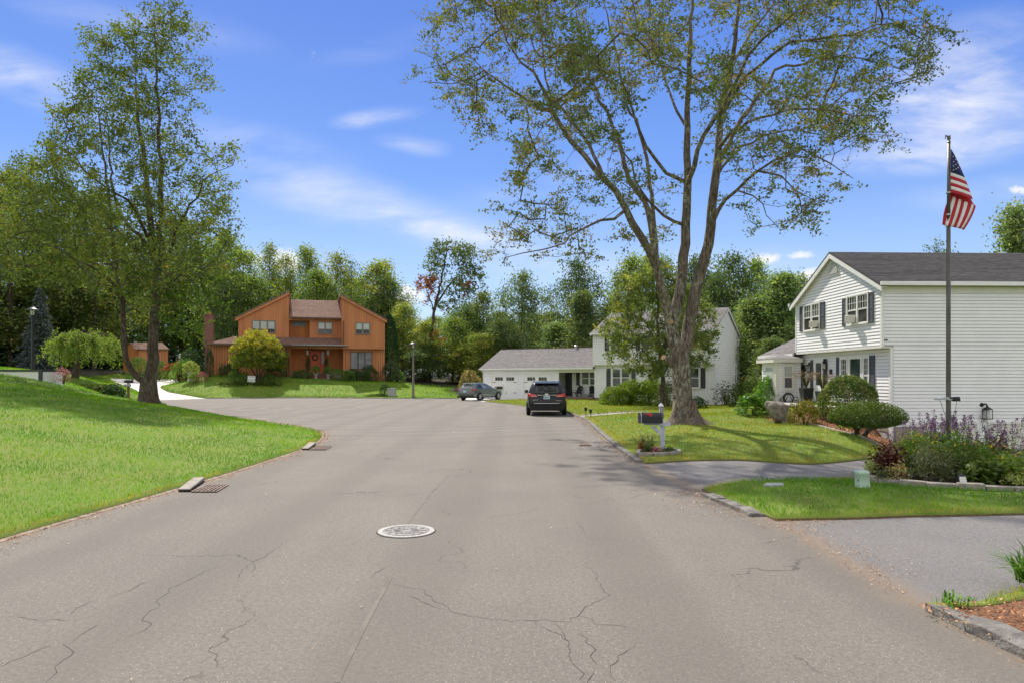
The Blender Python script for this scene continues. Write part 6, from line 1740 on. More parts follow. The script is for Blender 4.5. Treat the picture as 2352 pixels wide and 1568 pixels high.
def leaning_tree():
  rng = np.random.default_rng(31)
  Y0 = 80.0
  b = px(985, 880, Y0)
  T = thing('tall_tree', 'tall thin leaning tree with some red leaves, between the orange and middle white houses', 'tree', (b.x, Y0, H(b.x, Y0)))
  W = lambda pts: [px(u, v, Y0 + dy) for u, v, dy in pts]
  sk = Skel()
  sk.limb(W([(985, 892, 0), (988, 820, 0), (992, 760, 0), (1000, 700, 0), (1012, 650, 0), (1022, 600, 0), (1028, 560, 0)]), .32, .05, rng=rng)
  sk.limb(W([(1000, 700, 0), (1030, 660, .5), (1060, 620, .8), (1080, 600, 1)]), .14, .03, rng=rng)
  sk.limb(W([(997, 720, 0), (985, 680, -.5), (972, 650, -1)]), .09, .03, rng=rng)
  tg = []
  for (u, v, su, sv, n) in ((1020, 575, 22, 14, 26), (1060, 575, 20, 12, 22), (1000, 600, 16, 16, 14), (1075, 615, 20, 18, 26), (1040, 640, 22, 16, 22), (1095, 640, 10, 10, 9), (1060, 670, 26, 12, 20), (990, 625, 10, 14, 6), (1040, 700, 25, 12, 16)):
    for _ in range(n): tg.append(tuple(px(u + rng.normal() * su * .7, v + rng.normal() * sv * .7, Y0 + rng.normal() * 1.4)))
  tips = grow(sk, tg, rng)
  red = []
  for (u, v, n) in ((985, 655, 16), (968, 650, 8), (1000, 650, 7), (1080, 660, 8), (1008, 770, 4), (1000, 690, 5)):
    for _ in range(n): red.append(tuple(px(u + rng.normal() * 9, v + rng.normal() * 8, Y0 - .5 + rng.normal() * .8)))
  tips2 = grow(sk, red, rng)
  mb, r = wood_mesh(sk, .02, big=8); mb.build('trunk', M_barkfar, T, smooth=True, fix=False)
  v, f, rr, tw = spray(tips, sk, 30, .8, .30, rng, twig=False); np_mesh('crown', v, f, L_dark, T, rnd=rr)
  v, f, rr, tw = spray(tips2, sk, 26, .6, .26, rng, twig=False)
  np_mesh('red_leaves', v, f, leaf_mat('red_autumn_leaf', [(0, (.20, .05, .015)), (.6, (.38, .12, .03)), (1, (.5, .22, .05))], .35), T, rnd=rr)
leaning_tree()
def yard_maple():
  """the younger tree in front of the middle white house"""
  rng = np.random.default_rng(41)
  Y0 = 46.5
  x = (1520 - 1176) / F * Y0; g = H(x, Y0)
  T = thing('young_maple', 'young maple with low leafy crown hiding the front of the middle white house', 'tree', (x, Y0, g))
  W = lambda pts: [px(u, v, Y0 + dy) for u, v, dy in pts]
  sk = Skel()
  sk.limb(W([(1522, 935, 0), (1521, 880, 0), (1518, 850, 0), (1515, 800, 0), (1512, 740, 0), (1510, 680, 0), (1505, 630, 0)]), .19, .04, rng=rng, step=.4)
  for pts in ([(1519, 862, 0), (1500, 835, -.5), (1470, 800, -1), (1430, 770, -1.2)], [(1519, 868, 0), (1535, 840, .3), (1560, 800, .8), (1600, 760, 1)], [(1516, 820, 0), (1540, 760, -1), (1580, 700, -1.5)], [(1515, 800, 0), (1480, 740, 1), (1450, 690, 1.4)]):
    sk.limb(W(pts), .07, .02, rng=rng)
  poly = [(1500, 590), (1540, 610), (1570, 650), (1610, 690), (1650, 720), (1655, 755), (1640, 790), (1640, 830), (1590, 850), (1540, 860), (1490, 862), (1440, 850), (1395, 830), (1400, 800), (1385, 760), (1405, 700), (1410, 660), (1440, 620)]
  q = sample_in(poly, 800, rng)
  cl = np.sin(q[:, 0] * .06 + 1) * np.sin(q[:, 1] * .07)
  q = q[rng.random(len(q)) < .72 + .3 * cl]
  hw = np.interp(q[:, 1], [590, 680, 760, 860], [.8, 2.2, 3.2, 2.6])
  tg = [tuple(px(u, v, Y0 + d)) for (u, v), d in zip(q, (rng.random(len(q)) * 2 - 1) * hw)]
  tips = grow(sk, tg, rng, first=6)
  mb, r = wood_mesh(sk, .012, big=10); mb.build('trunk', M_bark2, T, smooth=True, fix=False)
  v, f, rr, tw = spray(tips, sk, 44, .42, .17, rng, twig=False); np_mesh('crown', v, f, L_left, T, rnd=rr)
  tg = [tuple(px(u + rng.normal() * 14, v_ + rng.normal() * 12, Y0 - 2)) for u, v_ in ((1415, 690), (1425, 740), (1430, 800), (1460, 840), (1460, 640), (1490, 610), (1405, 770), (1445, 720), (1500, 845)) for _ in range(5)]
  tips = grow(sk, tg, rng, first=6)
  v, f, rr, tw = spray(tips, sk, 26, .42, .16, rng, twig=False); np_mesh('outer_leaves', v, f, L_woody, T, rnd=rr)
yard_maple()

# --------- shrubs and garden plants
def shrub(name, label, cat, x, y, rx, ry, h, mat, n, size, group=None, base=0.0, lumps=.12, shell=.22, squash=1.0, clear=0.0, stems=3, seed=1, aspect=.5, extra=None, part='foliage', z=None, flat=.3):
  """leafy body on short stems; `clear`: bare height under the leaves"""
  rng = np.random.default_rng(seed)
  g = (H(x, y) if z is None else z) + .05
  T = thing(name, label, cat, (x, y, g), group)
  d = unit(rng.normal(size=(n, 3)))
  d[:, 2] = np.where(d[:, 2] < -.35, -d[:, 2], d[:, 2])
  ph = rng.random(6) * 6.28
  a = np.arctan2(d[:, 1], d[:, 0])
  lob = 1 + lumps * (np.sin(3 * a + ph[0] + 2 * d[:, 2]) + np.sin(5 * a + ph[1] - 5 * d[:, 2]) * .7 + np.sin(9 * d[:, 2] + 4 * a + ph[2]) * .5)
  r = lob * (1 - shell * np.abs(rng.normal(size=n)) * .8)
  hh = (h - clear) / 1.30
  P = np.stack([d[:, 0] * rx * r, d[:, 1] * ry * r, d[:, 2] * hh * r * squash], 1)
  P[:, 2] += clear + hh * .33
  P[:, 2] = np.maximum(P[:, 2], .02 + .03 * rng.random(n))
  P += np.array([x, y, g])
  v, f = leaves_geo(P, size, rng, flat=flat, aspect=aspect, droop=.1, long_dir=d * .7)
  rnd = np.clip(.45 + .25 * np.sin(7 * a + 5 * d[:, 2] + ph[3]) + rng.normal(size=n) * .2, 0, 1)
  np_mesh(part, v, f, mat, T, rnd=rnd)
  m = MB()
  for i in range(stems):
    t = rng.random() * 6.28; q = .35 * rng.random()
    m.tube([(x + .05 * math.cos(t), y + .05 * math.sin(t), g - .1), (x + rx * q * .6 * math.cos(t), y + ry * q * .6 * math.sin(t), g + clear * .6 + .1 * h), (x + rx * q * 1.6 * math.cos(t), y + ry * q * 1.6 * math.sin(t), g + clear + (h - clear) * .5)], [.03 + .012 * h, .022 + .01 * h, .01], 5, cap=False)
  m.build('stem', M_barkfar, T, fix=False)
  if extra: extra(T, rng, x, y, g)
  return T
def at(u, v, Y):
  return (u - 1176) / F * Y
# --- beds round the orange house
def oh(rx_, d):     # along the orange house by its surveyed column
  f = OH_F.shift(d); s, z = f.sz(*r1(rx_, 900)); p = f.p(s, 0, 0); return p.x, p.y
q = oh(425, 1.0); shrub('trimmed_shrub', 'dark rounded hedge under the left window of the orange house', 'shrub', q[0], q[1], 1.15, .8, 1.25, L_darkhedge, 1500, .14, 'clipped shrubs along the orange house', seed=1)
q = oh(882, 1.0); shrub('trimmed_shrub', 'dark rounded hedge right of the yellow maple against the orange wall', 'shrub', q[0], q[1], 1.1, .8, 1.3, L_darkhedge, 1500, .14, 'clipped shrubs along the orange house', seed=2)
q = oh(1160, 1.2); shrub('trimmed_shrub', 'low brownish-green shrub left of the brick steps', 'shrub', q[0], q[1], 1.0, .7, .85, L_yew, 1200, .14, 'clipped shrubs along the orange house', seed=3)
q = oh(1533, 1.9); shrub('trimmed_shrub', 'bright clipped box mound right of the brick steps, the left of two touching mounds', 'shrub', q[0], q[1], .85, .75, 1.25, L_hedge, 1500, .11, 'clipped shrubs along the orange house', lumps=.03, shell=.1, seed=4)
q = oh(1628, 1.9); shrub('trimmed_shrub', 'bright clipped box mound, the right and smaller of two touching mounds', 'shrub', q[0], q[1], .75, .7, 1.15, L_hedge, 1400, .11, 'clipped shrubs along the orange house', lumps=.03, shell=.1, seed=5)
q = oh(1665, .8); shrub('trimmed_shrub', 'dark shrub at the left end of the wide ground-floor window', 'shrub', q[0], q[1], .9, .6, 1.15, L_darkhedge, 1300, .14, 'clipped shrubs along the orange house', seed=6)
q = oh(1745, 1.2); shrub('trimmed_shrub', 'dark low shrub centred below the wide ground-floor window', 'shrub', q[0], q[1], 1.1, .7, 1.1, L_darkhedge, 1500, .14, 'clipped shrubs along the orange house', seed=7)
q = oh(1845, 1.0); shrub('trimmed_shrub', 'dark taller shrub below the right end of the wide window', 'shrub', q[0], q[1], .95, .7, 1.65, L_darkhedge, 1600, .15, 'clipped shrubs along the orange house', seed=8)
q = oh(2040, -.3); shrub('lilac_bush', 'large grey-green bush at the right corner of the orange house', 'bush', q[0], q[1], 1.35, 1.1, 2.3, L_greymound, 2400, .17, seed=9)
q = oh(2120, -.6); shrub('yellow_green_shrub', 'small yellow-green shrub right of the grey-green corner bush', 'shrub', q[0], q[1], .9, .8, 1.2, L_hosta, 1200, .16, seed=10)
q = oh(232, 1.0); shrub('narrow_evergreen', 'narrow dark evergreen in front of the chimney corner', 'shrub', q[0], q[1], .42, .42, 2.9, L_arb, 1500, .12, lumps=.03, seed=11)
q = oh(1008, .35); shrub('narrow_evergreen', 'thin dark upright evergreen left of the porch opening', 'shrub', q[0], q[1], .28, .26, 2.9, L_arb, 900, .12, lumps=.05, seed=12)
q = oh(1222, -1.0); shrub('narrow_evergreen', 'dark slim evergreen left of the red door', 'shrub', q[0], q[1], .26, .26, 1.9, L_arb, 700, .11, seed=13, z=2.2)
q = oh(1408, -1.0); shrub('narrow_evergreen', 'dark slim evergreen right of the red door', 'shrub', q[0], q[1], .26, .26, 1.8, L_arb, 700, .11, seed=14, z=2.2)
for i, xx in enumerate((1302, 1428)):
  q = oh(xx, 1.0)
  def potx(T, rng, x, y, g):
    m = MB(); m.lathe((x, y, g), [(.16, 0), (.2, .05), (.1, .15), (.28, .5), (.3, .55)], 12); m.build('urn', M_greybox, T)
  shrub('potted_bush', ('round green bush in a footed urn at the left of the brick steps', 'round green bush in a footed urn at the right of the brick steps')[i], 'plant', q[0], q[1], .55, .5, 1.35, L_hedge, 900, .11, 'potted bushes at the brick steps', clear=.5, seed=15 + i, extra=potx)
q = oh(150, 1.6); shrub('flowering_shrub', 'pink flowering plants beside the white walkway left of the orange house', 'flowers', q[0] + .2, q[1] - .5, .7, .5, .9, L_pinkfl, 500, .13, seed=17)
q = oh(110, 1.6); shrub('flowering_shrub', 'green and orange flowering clump at the end of the white walkway', 'flowers', q[0], q[1] - .7, .55, .5, 1.1, L_peren, 700, .13, seed=18)
q = oh(180, -1.5); shrub('arching_bush', 'arching light green bush left of the chimney', 'bush', q[0] - 2.0, q[1], 1.4, 1.2, 2.2, L_hosta, 1600, .18, seed=19)
q = oh(40, 1.2)
def potg(T, rng, x, y, g):
  m = MB(); m.lathe((x, y, g - .05), [(.3, 0), (.3, .1), (.14, .3), (.16, .6), (.38, .95)], 14); m.build('urn', M_greybox, T)
shrub('potted_plant', 'pale lime plant overflowing a tall grey urn beside the walkway', 'plant', q[0] - .2, q[1] + .4, .8, .7, 1.9, L_lime, 900, .17, clear=.8, seed=20, extra=potg)
def lawnpt(xr, yr):
  u, v = r1(xr, yr)
  best = None
  for Y in np.arange(58, 74, .1):
    x = (u - 1176) / F * Y; z = EYE - (v - 866) / F * Y
    if z <= H(x, Y) + .05: return x, Y
  return (u - 1176) / F * 68, 68
q = lawnpt(470, 1040); shrub('box_ball', 'clipped green ball at the left end of the maple bed', 'shrub', q[0], q[1] + .3, .62, .6, 1.25, L_hedge, 1500, .09, 'clipped balls round the yellow maple', lumps=.015, shell=.06, clear=.15, seed=21)
q = lawnpt(578, 1050); shrub('box_ball', 'clipped green ball just left of the small yard sign', 'shrub', q[0], q[1] + .1, .56, .55, 1.2, L_hedge, 1500, .09, 'clipped balls round the yellow maple', lumps=.015, shell=.06, seed=22)
q = lawnpt(815, 1030); shrub('box_ball', 'clipped green mound at the right end of the maple bed', 'shrub', q[0], q[1] + .3, .62, .6, .85, L_hedge, 1300, .09, 'clipped balls round the yellow maple', lumps=.015, shell=.06, seed=23)
q = lawnpt(470, 1058); shrub('creeping_juniper', 'low creeping juniper spreading at the left of the maple bed', 'ground cover', q[0], q[1], 1.5, .6, .4, L_yew, 1100, .14, 'creeping junipers round the yellow maple', seed=24)
q = lawnpt(800, 1062); shrub('creeping_juniper', 'low creeping juniper spreading right of the small yard sign', 'ground cover', q[0], q[1], 1.55, .6, .45, L_yew, 1100, .14, 'creeping junipers round the yellow maple', seed=25)
def yellow_maple():
  rng = np.random.default_rng(51)
  q = lawnpt(700, 1035); x, y = q[0], q[1] + .5; g = H(x, y)
  T = thing('japanese_maple', 'round golden-orange topped maple on the front lawn of the orange house', 'tree', (x, y, g))
  sk = Skel()
  for k in range(4):
    a = k * 1.57 + .5
    sk.limb([Vector((x + .08 * math.cos(a), y + .08 * math.sin(a), g - .1)), Vector((x + .35 * math.cos(a), y + .3 * math.sin(a), g + .9)), Vector((x + 1.0 * math.cos(a), y + .9 * math.sin(a), g + 1.9)), Vector((x + 1.5 * math.cos(a), y + 1.4 * math.sin(a), g + 2.8))], .11, .03, attach=False, rng=rng, jit=.03)
  W_ = 3.25 * .5 * (y / 68) * 2 * .97; top = EYE + (866 - 757) / F * y - g
  tg = []
  while len(tg) < 620:
    d = rng.normal(size=3); d /= np.linalg.norm(d)
    if d[2] < -.25: continue
    r = rng.random() ** .3
    lob = 1 + .08 * math.sin(4 * math.atan2(d[1], d[0]) + 3 * d[2])
    tg.append((x + d[0] * W_ * r * lob * .78, y + d[1] * W_ * r * lob * .75, g + top * .42 + d[2] * top * .55 * r * lob))
  tips = grow(sk, tg, rng)
  mb, r = wood_mesh(sk, .01, big=8); mb.build('trunk', M_bark2, T, smooth=True, fix=False)
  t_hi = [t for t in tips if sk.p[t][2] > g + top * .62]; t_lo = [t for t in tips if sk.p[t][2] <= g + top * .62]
  v, f, rr, _ = spray(t_hi, sk, 44, .32, .15, rng, twig=False); np_mesh('golden_top', v, f, L_maple_top, T, rnd=rr)  # upper leaves are golden, the lower ones greener
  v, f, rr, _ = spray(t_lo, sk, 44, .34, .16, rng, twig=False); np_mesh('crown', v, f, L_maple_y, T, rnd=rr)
yellow_maple()
q = oh(2045, -1.2)
shrub('column_evergreen', 'tall narrow dark column-shaped evergreen at the right corner of the orange house', 'tree', at(894, 866, 76.5), 76.5, 1.05, 1.0, 7.3, L_arb, 7000, .17, lumps=.02, shell=.08, seed=30)
shrub('round_evergreen', 'large round dark evergreen behind the cedar lamp post', 'shrub', at(437, 850, 80), 80, 1.6, 1.4, 3.4, L_darkhedge, 3400, .16, seed=31, lumps=.03)
shrub('round_shrub', 'round green shrub in front of the shed, left of the forked trunk', 'shrub', at(318, 850, 77), 77, 1.35, 1.2, 2.7, L_hedge, 2400, .15, 'round shrubs in front of the shed', seed=32, lumps=.04)
shrub('round_shrub', 'round green shrub in front of the shed, right of the forked trunk', 'shrub', at(366, 850, 78), 78, 1.0, 1.0, 2.2, L_hedge, 1800, .15, 'round shrubs in front of the shed', seed=33, lumps=.04)
shrub('shade_plants', 'pale green leafy plants at the foot of the dark round evergreen', 'plants', at(400, 862, 79), 79, 1.4, .8, .9, L_lime, 700, .18, seed=34)
shrub('red_laceleaf_maple', 'low rust-red laceleaf maple spreading like an umbrella behind the cedar lamp post', 'tree', at(409, 850, 76), 76, 1.55, 1.2, 2.05, L_redlace, 1700, .2, clear=1.1, squash=.8, seed=35)
for i, (u, v_) in enumerate(((412, 878), (424, 874))):
  shrub('post_flowers', ('reddish flowers around the foot of the cedar lamp post', 'small orange flowers right of the cedar lamp post')[i], 'flowers', at(u, v_, 71.5 + i), 71.5 + i, .45 - .1 * i, .4, .85 - .3 * i, (L_burg, L_goldtan)[i], 420, .14, seed=36 + i)
def weeping():
  rng = np.random.default_rng(61)
  x, y = at(220, 878, 56), 56.0; g = H(x, y)
  T = thing('weeping_tree', 'small weeping tree with drooping branches on the left lawn, right of the tall lamp post', 'tree', (x, y, g))
  m = MB()
  tx = lambda u, v: px(u, v, y)
  base_ = px(172 * .95 + 8, 885, y)
  t0 = px(170, 886, y); t1 = px(175, 850, y); t2 = px(180, 815, y); t3 = px(188, 775, y)
  m.tube([t0 - Vector((0, 0, .4)), t0, t1, t2, t3], [.36, .32, .26, .22, .10], 12)
  C = []; D = []
  tops = [(150, 765), (170, 768), (188, 762), (200, 770), (215, 778), (236, 770), (165, 790), (225, 790)]
  for i in range(150):
    u0, v0 = tops[i % len(tops)]
    a = rng.random() * 6.28; rr = 2.9 * math.sqrt(rng.random())
    c = t3 + Vector(((u0 - 190) / F * y * .4, 0, 0))
    pk = Vector((c.x + math.cos(a) * rr * .62, c.y + math.sin(a) * rr * .6, t3.z + .35 - .12 * rr + rng.normal() * .15 + .3 * (rng.random() < .1)))
    endz = g + 1.1 + .8 * rng.random() + .25 * max(0, 2.2 - rr)
    en = Vector((c.x + math.cos(a) * rr * 1.02, c.y + math.sin(a) * rr * .95, max(endz, pk.z - 2.4 * rng.random() - 1.0)))
    if rng.random() < .4: m.tube([t3, (t3 + pk) / 2 + Vector((0, 0, .25)), pk], [.05, .03, .015], 4, cap=False)
    pts = [pk, pk.lerp(en, .3) + Vector((math.cos(a) * .2, math.sin(a) * .2, .1)), en]
    m.tube(pts, [.014, .01, .006], 3, cap=False)
    k = 75
    tt = rng.random(k)
    for t_ in tt:
      q = pk.lerp(en, t_) + Vector((math.cos(a) * .2, math.sin(a) * .2, .1)) * (4 * t_ * (1 - t_))
      C.append((q.x + rng.normal() * .10, q.y + rng.normal() * .10, q.z + rng.normal() * .08))
  m.build('trunk', M_bark2, T, fix=False)
  C = np.array(C)
  v, f = leaves_geo(C, .17, rng, flat=.1, droop=1.4, aspect=.45); np_mesh('drooping_foliage', v, f, L_weep, T, rnd=rng.random(len(f)))
weeping()
for i, (u, v_, Y, rx_, h_) in enumerate(((195, 892, 50.5, 1.5, .55), (235, 900, 49.5, 1.5, .75), (262, 908, 48.5, .8, .95))):
  z_ = EYE - (v_ - 866) / F * Y - .25
  shrub('low_juniper', ('low spreading juniper at the foot of the weeping tree', 'low spreading juniper in the middle of the strip beyond the lawn crest', 'dark low juniper left of the wooden mailbox post')[i], 'shrub', at(u, v_, Y), Y, rx_, .8, h_, (L_yew, L_yew, L_darkhedge)[i], 1600, .16, 'low junipers beyond the crest of the left lawn', seed=40 + i, z=z_)
shrub('red_green_plant', 'small reddish-green plant right of the white-sided trailer', 'plant', at(145, 870, 43), 43, .45, .4, .9, L_pinkfl, 300, .12, seed=44, z=1.55)
shrub('lawn_edge_weed', 'small leafy weed at the road edge right of the forked trunk', 'plant', at(372, 930, 41), 41.0, .28, .25, .35, L_hosta, 160, .12, seed=45)
shrub('ball_shrub', 'dark round shrub left of the grey utility box at the far kerb', 'shrub', at(884, 905, 63.6), 63.6, .55, .5, 1.15, L_darkhedge, 1200, .1, lumps=.03, seed=46)
shrub('creeping_juniper', 'low creeping juniper at the far kerb left of the grey utility box', 'ground cover', at(866, 910, 63.2), 63.2, 1.1, .35, .28, L_yew, 600, .12, seed=47)
shrub('tan_hydrangea', 'large cream and tan flowering hydrangea behind the gray hatchback', 'bush', at(1078, 870, 66), 66, 1.12, 1.0, 2.25, L_goldtan, 2600, .19, seed=48)
# --- shrubs of the middle house
for i, (u, w_, h_, y_) in enumerate(((1415, 1.25, 1.25, 48.6), (1452, 1.5, 1.75, 49.3), (1495, 1.5, 1.8, 48.9))):
  shrub('golden_juniper', ('yellowish left end of the big juniper mass before the middle house', 'middle mound of the big juniper mass below the double window', 'right green mound of the big juniper mass beside the young maple')[i], 'shrub', at(u, 930, y_), y_, w_, 1.2, h_, (L_gold, L_juniper, L_juniper)[i] if i else L_juniper, 3600, .17, 'junipers before the middle white house', seed=50 + i, lumps=.10, aspect=.35)
shrub('grey_bush', 'grey-green bush between the young maple and the big trunk', 'shrub', at(1535, 930, 47.2), 47.2, .9, .8, 1.75, L_greymound, 1400, .13, seed=53)
shrub('small_shrub', 'small dark shrub right of the big maple trunk', 'shrub', at(1600, 940, 43.5), 43.5, .75, .6, .75, L_darkhedge, 900, .13, seed=54)
shrub('thin_bush', 'thin reddish-grey bush at the right corner of the middle white house', 'bush', at(1664, 935, 50.6), 50.6, 1.0, .7, 1.9, L_greymound, 750, .15, seed=55, shell=.8)
shrub('leafy_bush', 'large leafy bush between the two white houses', 'bush', at(1722, 930, 40.5), 40.5, 1.15, 1.1, 1.75, L_yew, 2600, .15, seed=56)
shrub('leafy_bush', 'bright green leafy bush in front of the entry of the flag house', 'bush', at(1770, 930, 34.0), 34.0, .85, .8, 1.5, L_hosta, 1500, .17, seed=57)
shrub('hosta_clump', 'broad-leaved lime green clump left of the boulder', 'plant', at(1730, 960, 29.2), 29.2, .75, .6, .85, L_hosta, 700, .2, seed=58, flat=.8)
shrub('red_sumac', 'small reddish shrub at the foot of the pines between the houses', 'shrub', at(1722, 880, 58), 58, .9, .8, 2.2, L_redlace, 500, .18, seed=59, shell=.6)
# --- beds of the house with the flag
shrub('golden_shrub', 'golden-green fine-leaved shrub right of the boulder', 'shrub', at(1847, 980, 25.6), 25.6, .56, .5, .88, L_gold, 2600, .075, seed=60)
shrub('burning_bush', 'big rounded silvery-green bush in front of the picture window', 'bush', at(1946, 950, 26.2), 26.2, 1.13, .95, 1.70, L_euon, 8500, .095, clear=.1, seed=61, lumps=.03, shell=.12, z=.2)
def pruned_yew():
  rng = np.random.default_rng(71)
  Y = 21.3; x0 = at(1976, 1000, Y); g = H(x0, Y)
  T = thing('pruned_yew', 'flat-topped pruned yew with bare forked stems on the bark slope', 'shrub', (x0, Y, g))
  m = MB()
  b = px(1972, 1006, Y)
  for (pts, r0) in (([(1972, 1010, 0), (1968, 990, .1), (1962, 970, .2), (1950, 955, .3)], .09), ([(1978, 1010, 0), (1992, 990, -.1), (2015, 970, -.1), (2040, 955, 0)], .08), ([(1964, 975, .2), (1940, 968, -.1), (1920, 958, -.2)], .04), ([(2000, 985, -.1), (2035, 975, .3), (2060, 962, .3)], .04), ([(1990, 992, 0), (2000, 970, .4), (2000, 955, .5)], .05), ([(1968, 990, 0), (1985, 965, -.3), (1990, 950, -.4)], .045)):
    m.tube([px(u, v, Y + dy) for u, v, dy in pts], [r0, r0 * .85, r0 * .7, r0 * .4], 7)
  m.build('stem', M_bark2, T, smooth=True)
  n = 11000
  d = unit(rng.normal(size=(n, 3))); a = np.arctan2(d[:, 1], d[:, 0])
  cx, cz = at(1992, 950, Y), EYE - (957 - 866) / F * Y
  rx_, rz_ = 88 / F * Y, .33
  P = np.stack([d[:, 0] * rx_, d[:, 1] * .95, np.where(d[:, 2] > 0, d[:, 2] * .52, d[:, 2] * .33)], 1) * (1 - .18 * np.abs(rng.normal(size=n)))[:, None]
  P *= (1 + .05 * np.sin(5 * a + 2) + .04 * np.sin(9 * a))[:, None]
  P += np.array([cx, Y, cz - .02])
  v, f = leaves_geo(P, .075, rng, aspect=.35, long_dir=d); np_mesh('foliage', v, f, L_yew, T, rnd=np.clip(.4 + .3 * d[:, 2] + rng.normal(size=n) * .2, 0, 1))
pruned_yew()
for i, (u, v, Y) in enumerate(((1930, 992, 24), (1952, 980, 24.5))):
  shrub('young_perennial', ('tiny green sprout on the bark slope left of the pruned yew', 'tiny green sprout behind the pruned yew stems')[i], 'plant', at(u, v, Y), Y, .14, .12, .16, L_hosta, 50, .08, seed=73 + i)
def planter(u, v, Y, label, z):
  rng = np.random.default_rng(int(u))
  x = at(u, v, Y)
  T = thing('grass_planter', label, 'planter', (x, Y, z))
  m = MB(); P = [(x + a * .17, Y + b * .17, z) for a, b in ((-1, -1), (1, -1), (1, 1), (-1, 1))] + [(x + a * .25, Y + b * .25, z + .68) for a, b in ((-1, -1), (1, -1), (1, 1), (-1, 1))]
  m.hexa(P); m.build('pot', M_pot, T, bevel=.01)
  C = []; D = []; g = MB()
  for i in range(90):
    a = rng.random() * 6.28; rr = .35 + .35 * rng.random(); hh = .5 + .35 * rng.random()
    p0 = Vector((x, Y, z + .65)); p1 = p0 + Vector((math.cos(a) * rr * .4, math.sin(a) * rr * .4, hh)); p2 = p0 + Vector((math.cos(a) * rr * 1.15, math.sin(a) * rr * 1.15, hh * (.75 + .3 * rng.random())))
    g.tube([p0, p1, p2], [.006, .004, .002], 3, cap=False)
    if i % 3 == 0:
      for t_ in np.linspace(0, 1, 12):
        q = p1.lerp(p2, t_); C.append((q.x + rng.normal() * .012, q.y + rng.normal() * .012, q.z + rng.normal() * .012)); D.append(tuple((p2 - p1).normalized() * 2))
  go = g.build('blades', L_gold, T, fix=False)
  v_, f = leaves_geo(np.array(C), .05, rng, long_dir=np.array(D), aspect=.4); np_mesh('plumes', v_, f, L_plume, T, rnd=rng.random(len(f)))['kind'] = 'stuff'
  return T
planter(1852, 926, 31.2, 'tall black square planter with pink fountain grass on the porch', .74)
planter(1890, 926, 30.2, 'pink fountain grass planter half hidden behind the round bush', .62)
# --- the perennial bed at the foot of the flagpole
def clump(label, x, y, w, h, mat, n, size, seed, cat='plant', name='perennial', shell=.6, aspect=.35):
  return shrub(name, label, cat, x, y, w, w * .85, h, mat, n, size, 'plants of the flower bed below the flagpole', seed=seed, shell=shell, lumps=.15, aspect=aspect, stems=5, z=0.03)
def upright(label, x, y, w, h, leafm, flm, n, seed, spike=.26, name='purple_salvia', cat='flowers', lean=.16):
  rng = np.random.default_rng(seed)
  T = thing(name, label, cat, (x, y, .05), 'plants of the flower bed below the flagpole')
  st = MB(); C = []; D = []; LC = []
  for i in range(n):
    a = rng.random() * 6.28; r = w * math.sqrt(rng.random())
    b = Vector((x + r * math.cos(a) * .6, y + r * math.sin(a) * .6, .05)); hh = h * (.60 + .34 * rng.random())
    t = b + Vector((math.cos(a) * r * .75 + rng.normal() * lean * .5, math.sin(a) * r * .6 + rng.normal() * lean * .5, hh))
    st.tube([b, b.lerp(t, .5) + Vector((rng.normal() * .02, rng.normal() * .02, 0)), t], [.005, .004, .003], 3, cap=False)
    sl_ = spike * (.6 + .7 * rng.random())
    dv = (t - b).normalized()
    if flm is not None:
      for k in range(34):
        s = rng.random(); q = t - dv * sl_ * s; w2 = .014 + .016 * s
        C.append((q.x + rng.normal() * w2, q.y + rng.normal() * w2, q.z)); D.append(tuple(dv * 1.2))
    for k in range(14):
      s = rng.random() * .78; q = b.lerp(t, s); LC.append((q.x + rng.normal() * .05, q.y + rng.normal() * .05, q.z))
  st.build('stem', L_peren, T, fix=False)
  v, f = leaves_geo(np.array(LC), .085, rng, aspect=.32, droop=.3); np_mesh('foliage', v, f, leafm, T, rnd=rng.random(len(f)))
  if flm is not None:
    v, f = leaves_geo(np.array(C), .038, rng, aspect=.6, long_dir=np.array(D)); np_mesh('flower_spikes', v, f, flm, T, rnd=np.clip(.5 + rng.normal(size=len(f)) * .25, 0, 1))['kind'] = 'stuff'
  return T
bed = [('purple-spiked sage at the far left end of the flower bed', 2062, 14.3, .30, 1.02, 15), ('tall purple-spiked sage left of the flagpole', 2115, 13.6, .42, 1.18, 30), ('dense purple-spiked sage left behind the flagpole', 2150, 14.2, .42, 1.28, 34),
       ('purple-spiked sage right at the flagpole foot', 2188, 13.4, .36, 1.2, 26), ('purple-spiked sage right of the flagpole', 2225, 13.8, .42, 1.25, 32), ('purple-spiked sage below the wall lantern', 2262, 13.3, .36, 1.12, 18),
       ('purple-spiked sage in front of the garage door', 2300, 13.7, .42, 1.2, 26), ('purple-spiked sage leaning at the right end of the bed', 2335, 13.0, .4, .95, 20), ('purple-spiked sage cut by the right picture edge', 2362, 12.8, .4, .8, 14)]
for i, (lb, u, Y, w_, h_, n_) in enumerate(bed):
  upright(lb, at(u, 0, Y), Y, w_, h_, L_peren, L_purple, int(n_ * .62), 200 + i)
for i, (lb, u, Y, w_, h_, mt, n_) in enumerate([
    ('tall green and orange leafy stems behind the burgundy plant', 2085, 13.2, .40, .85, L_peren, 30), ('tall leafy green stems in front of the flagpole', 2175, 12.7, .45, .9, L_peren, 42), ('leafy yellow-green stems right of the flagpole front', 2235, 12.6, .45, .85, L_hosta, 34),
    ('leafy green stems with reddish tips before the garage', 2290, 12.7, .45, .62, L_peren, 36), ('grey-green leafy stems at the right edge of the bed', 2340, 12.3, .42, .52, L_greymound, 30), ('white flowered bush in front of the garage wall', 2215, 14.6, .45, .95, L_lime, 26)]):
  upright(lb, at(u, 0, Y), Y, w_, h_, mt, None, n_, 230 + i, name='leafy_perennial', cat='plant')
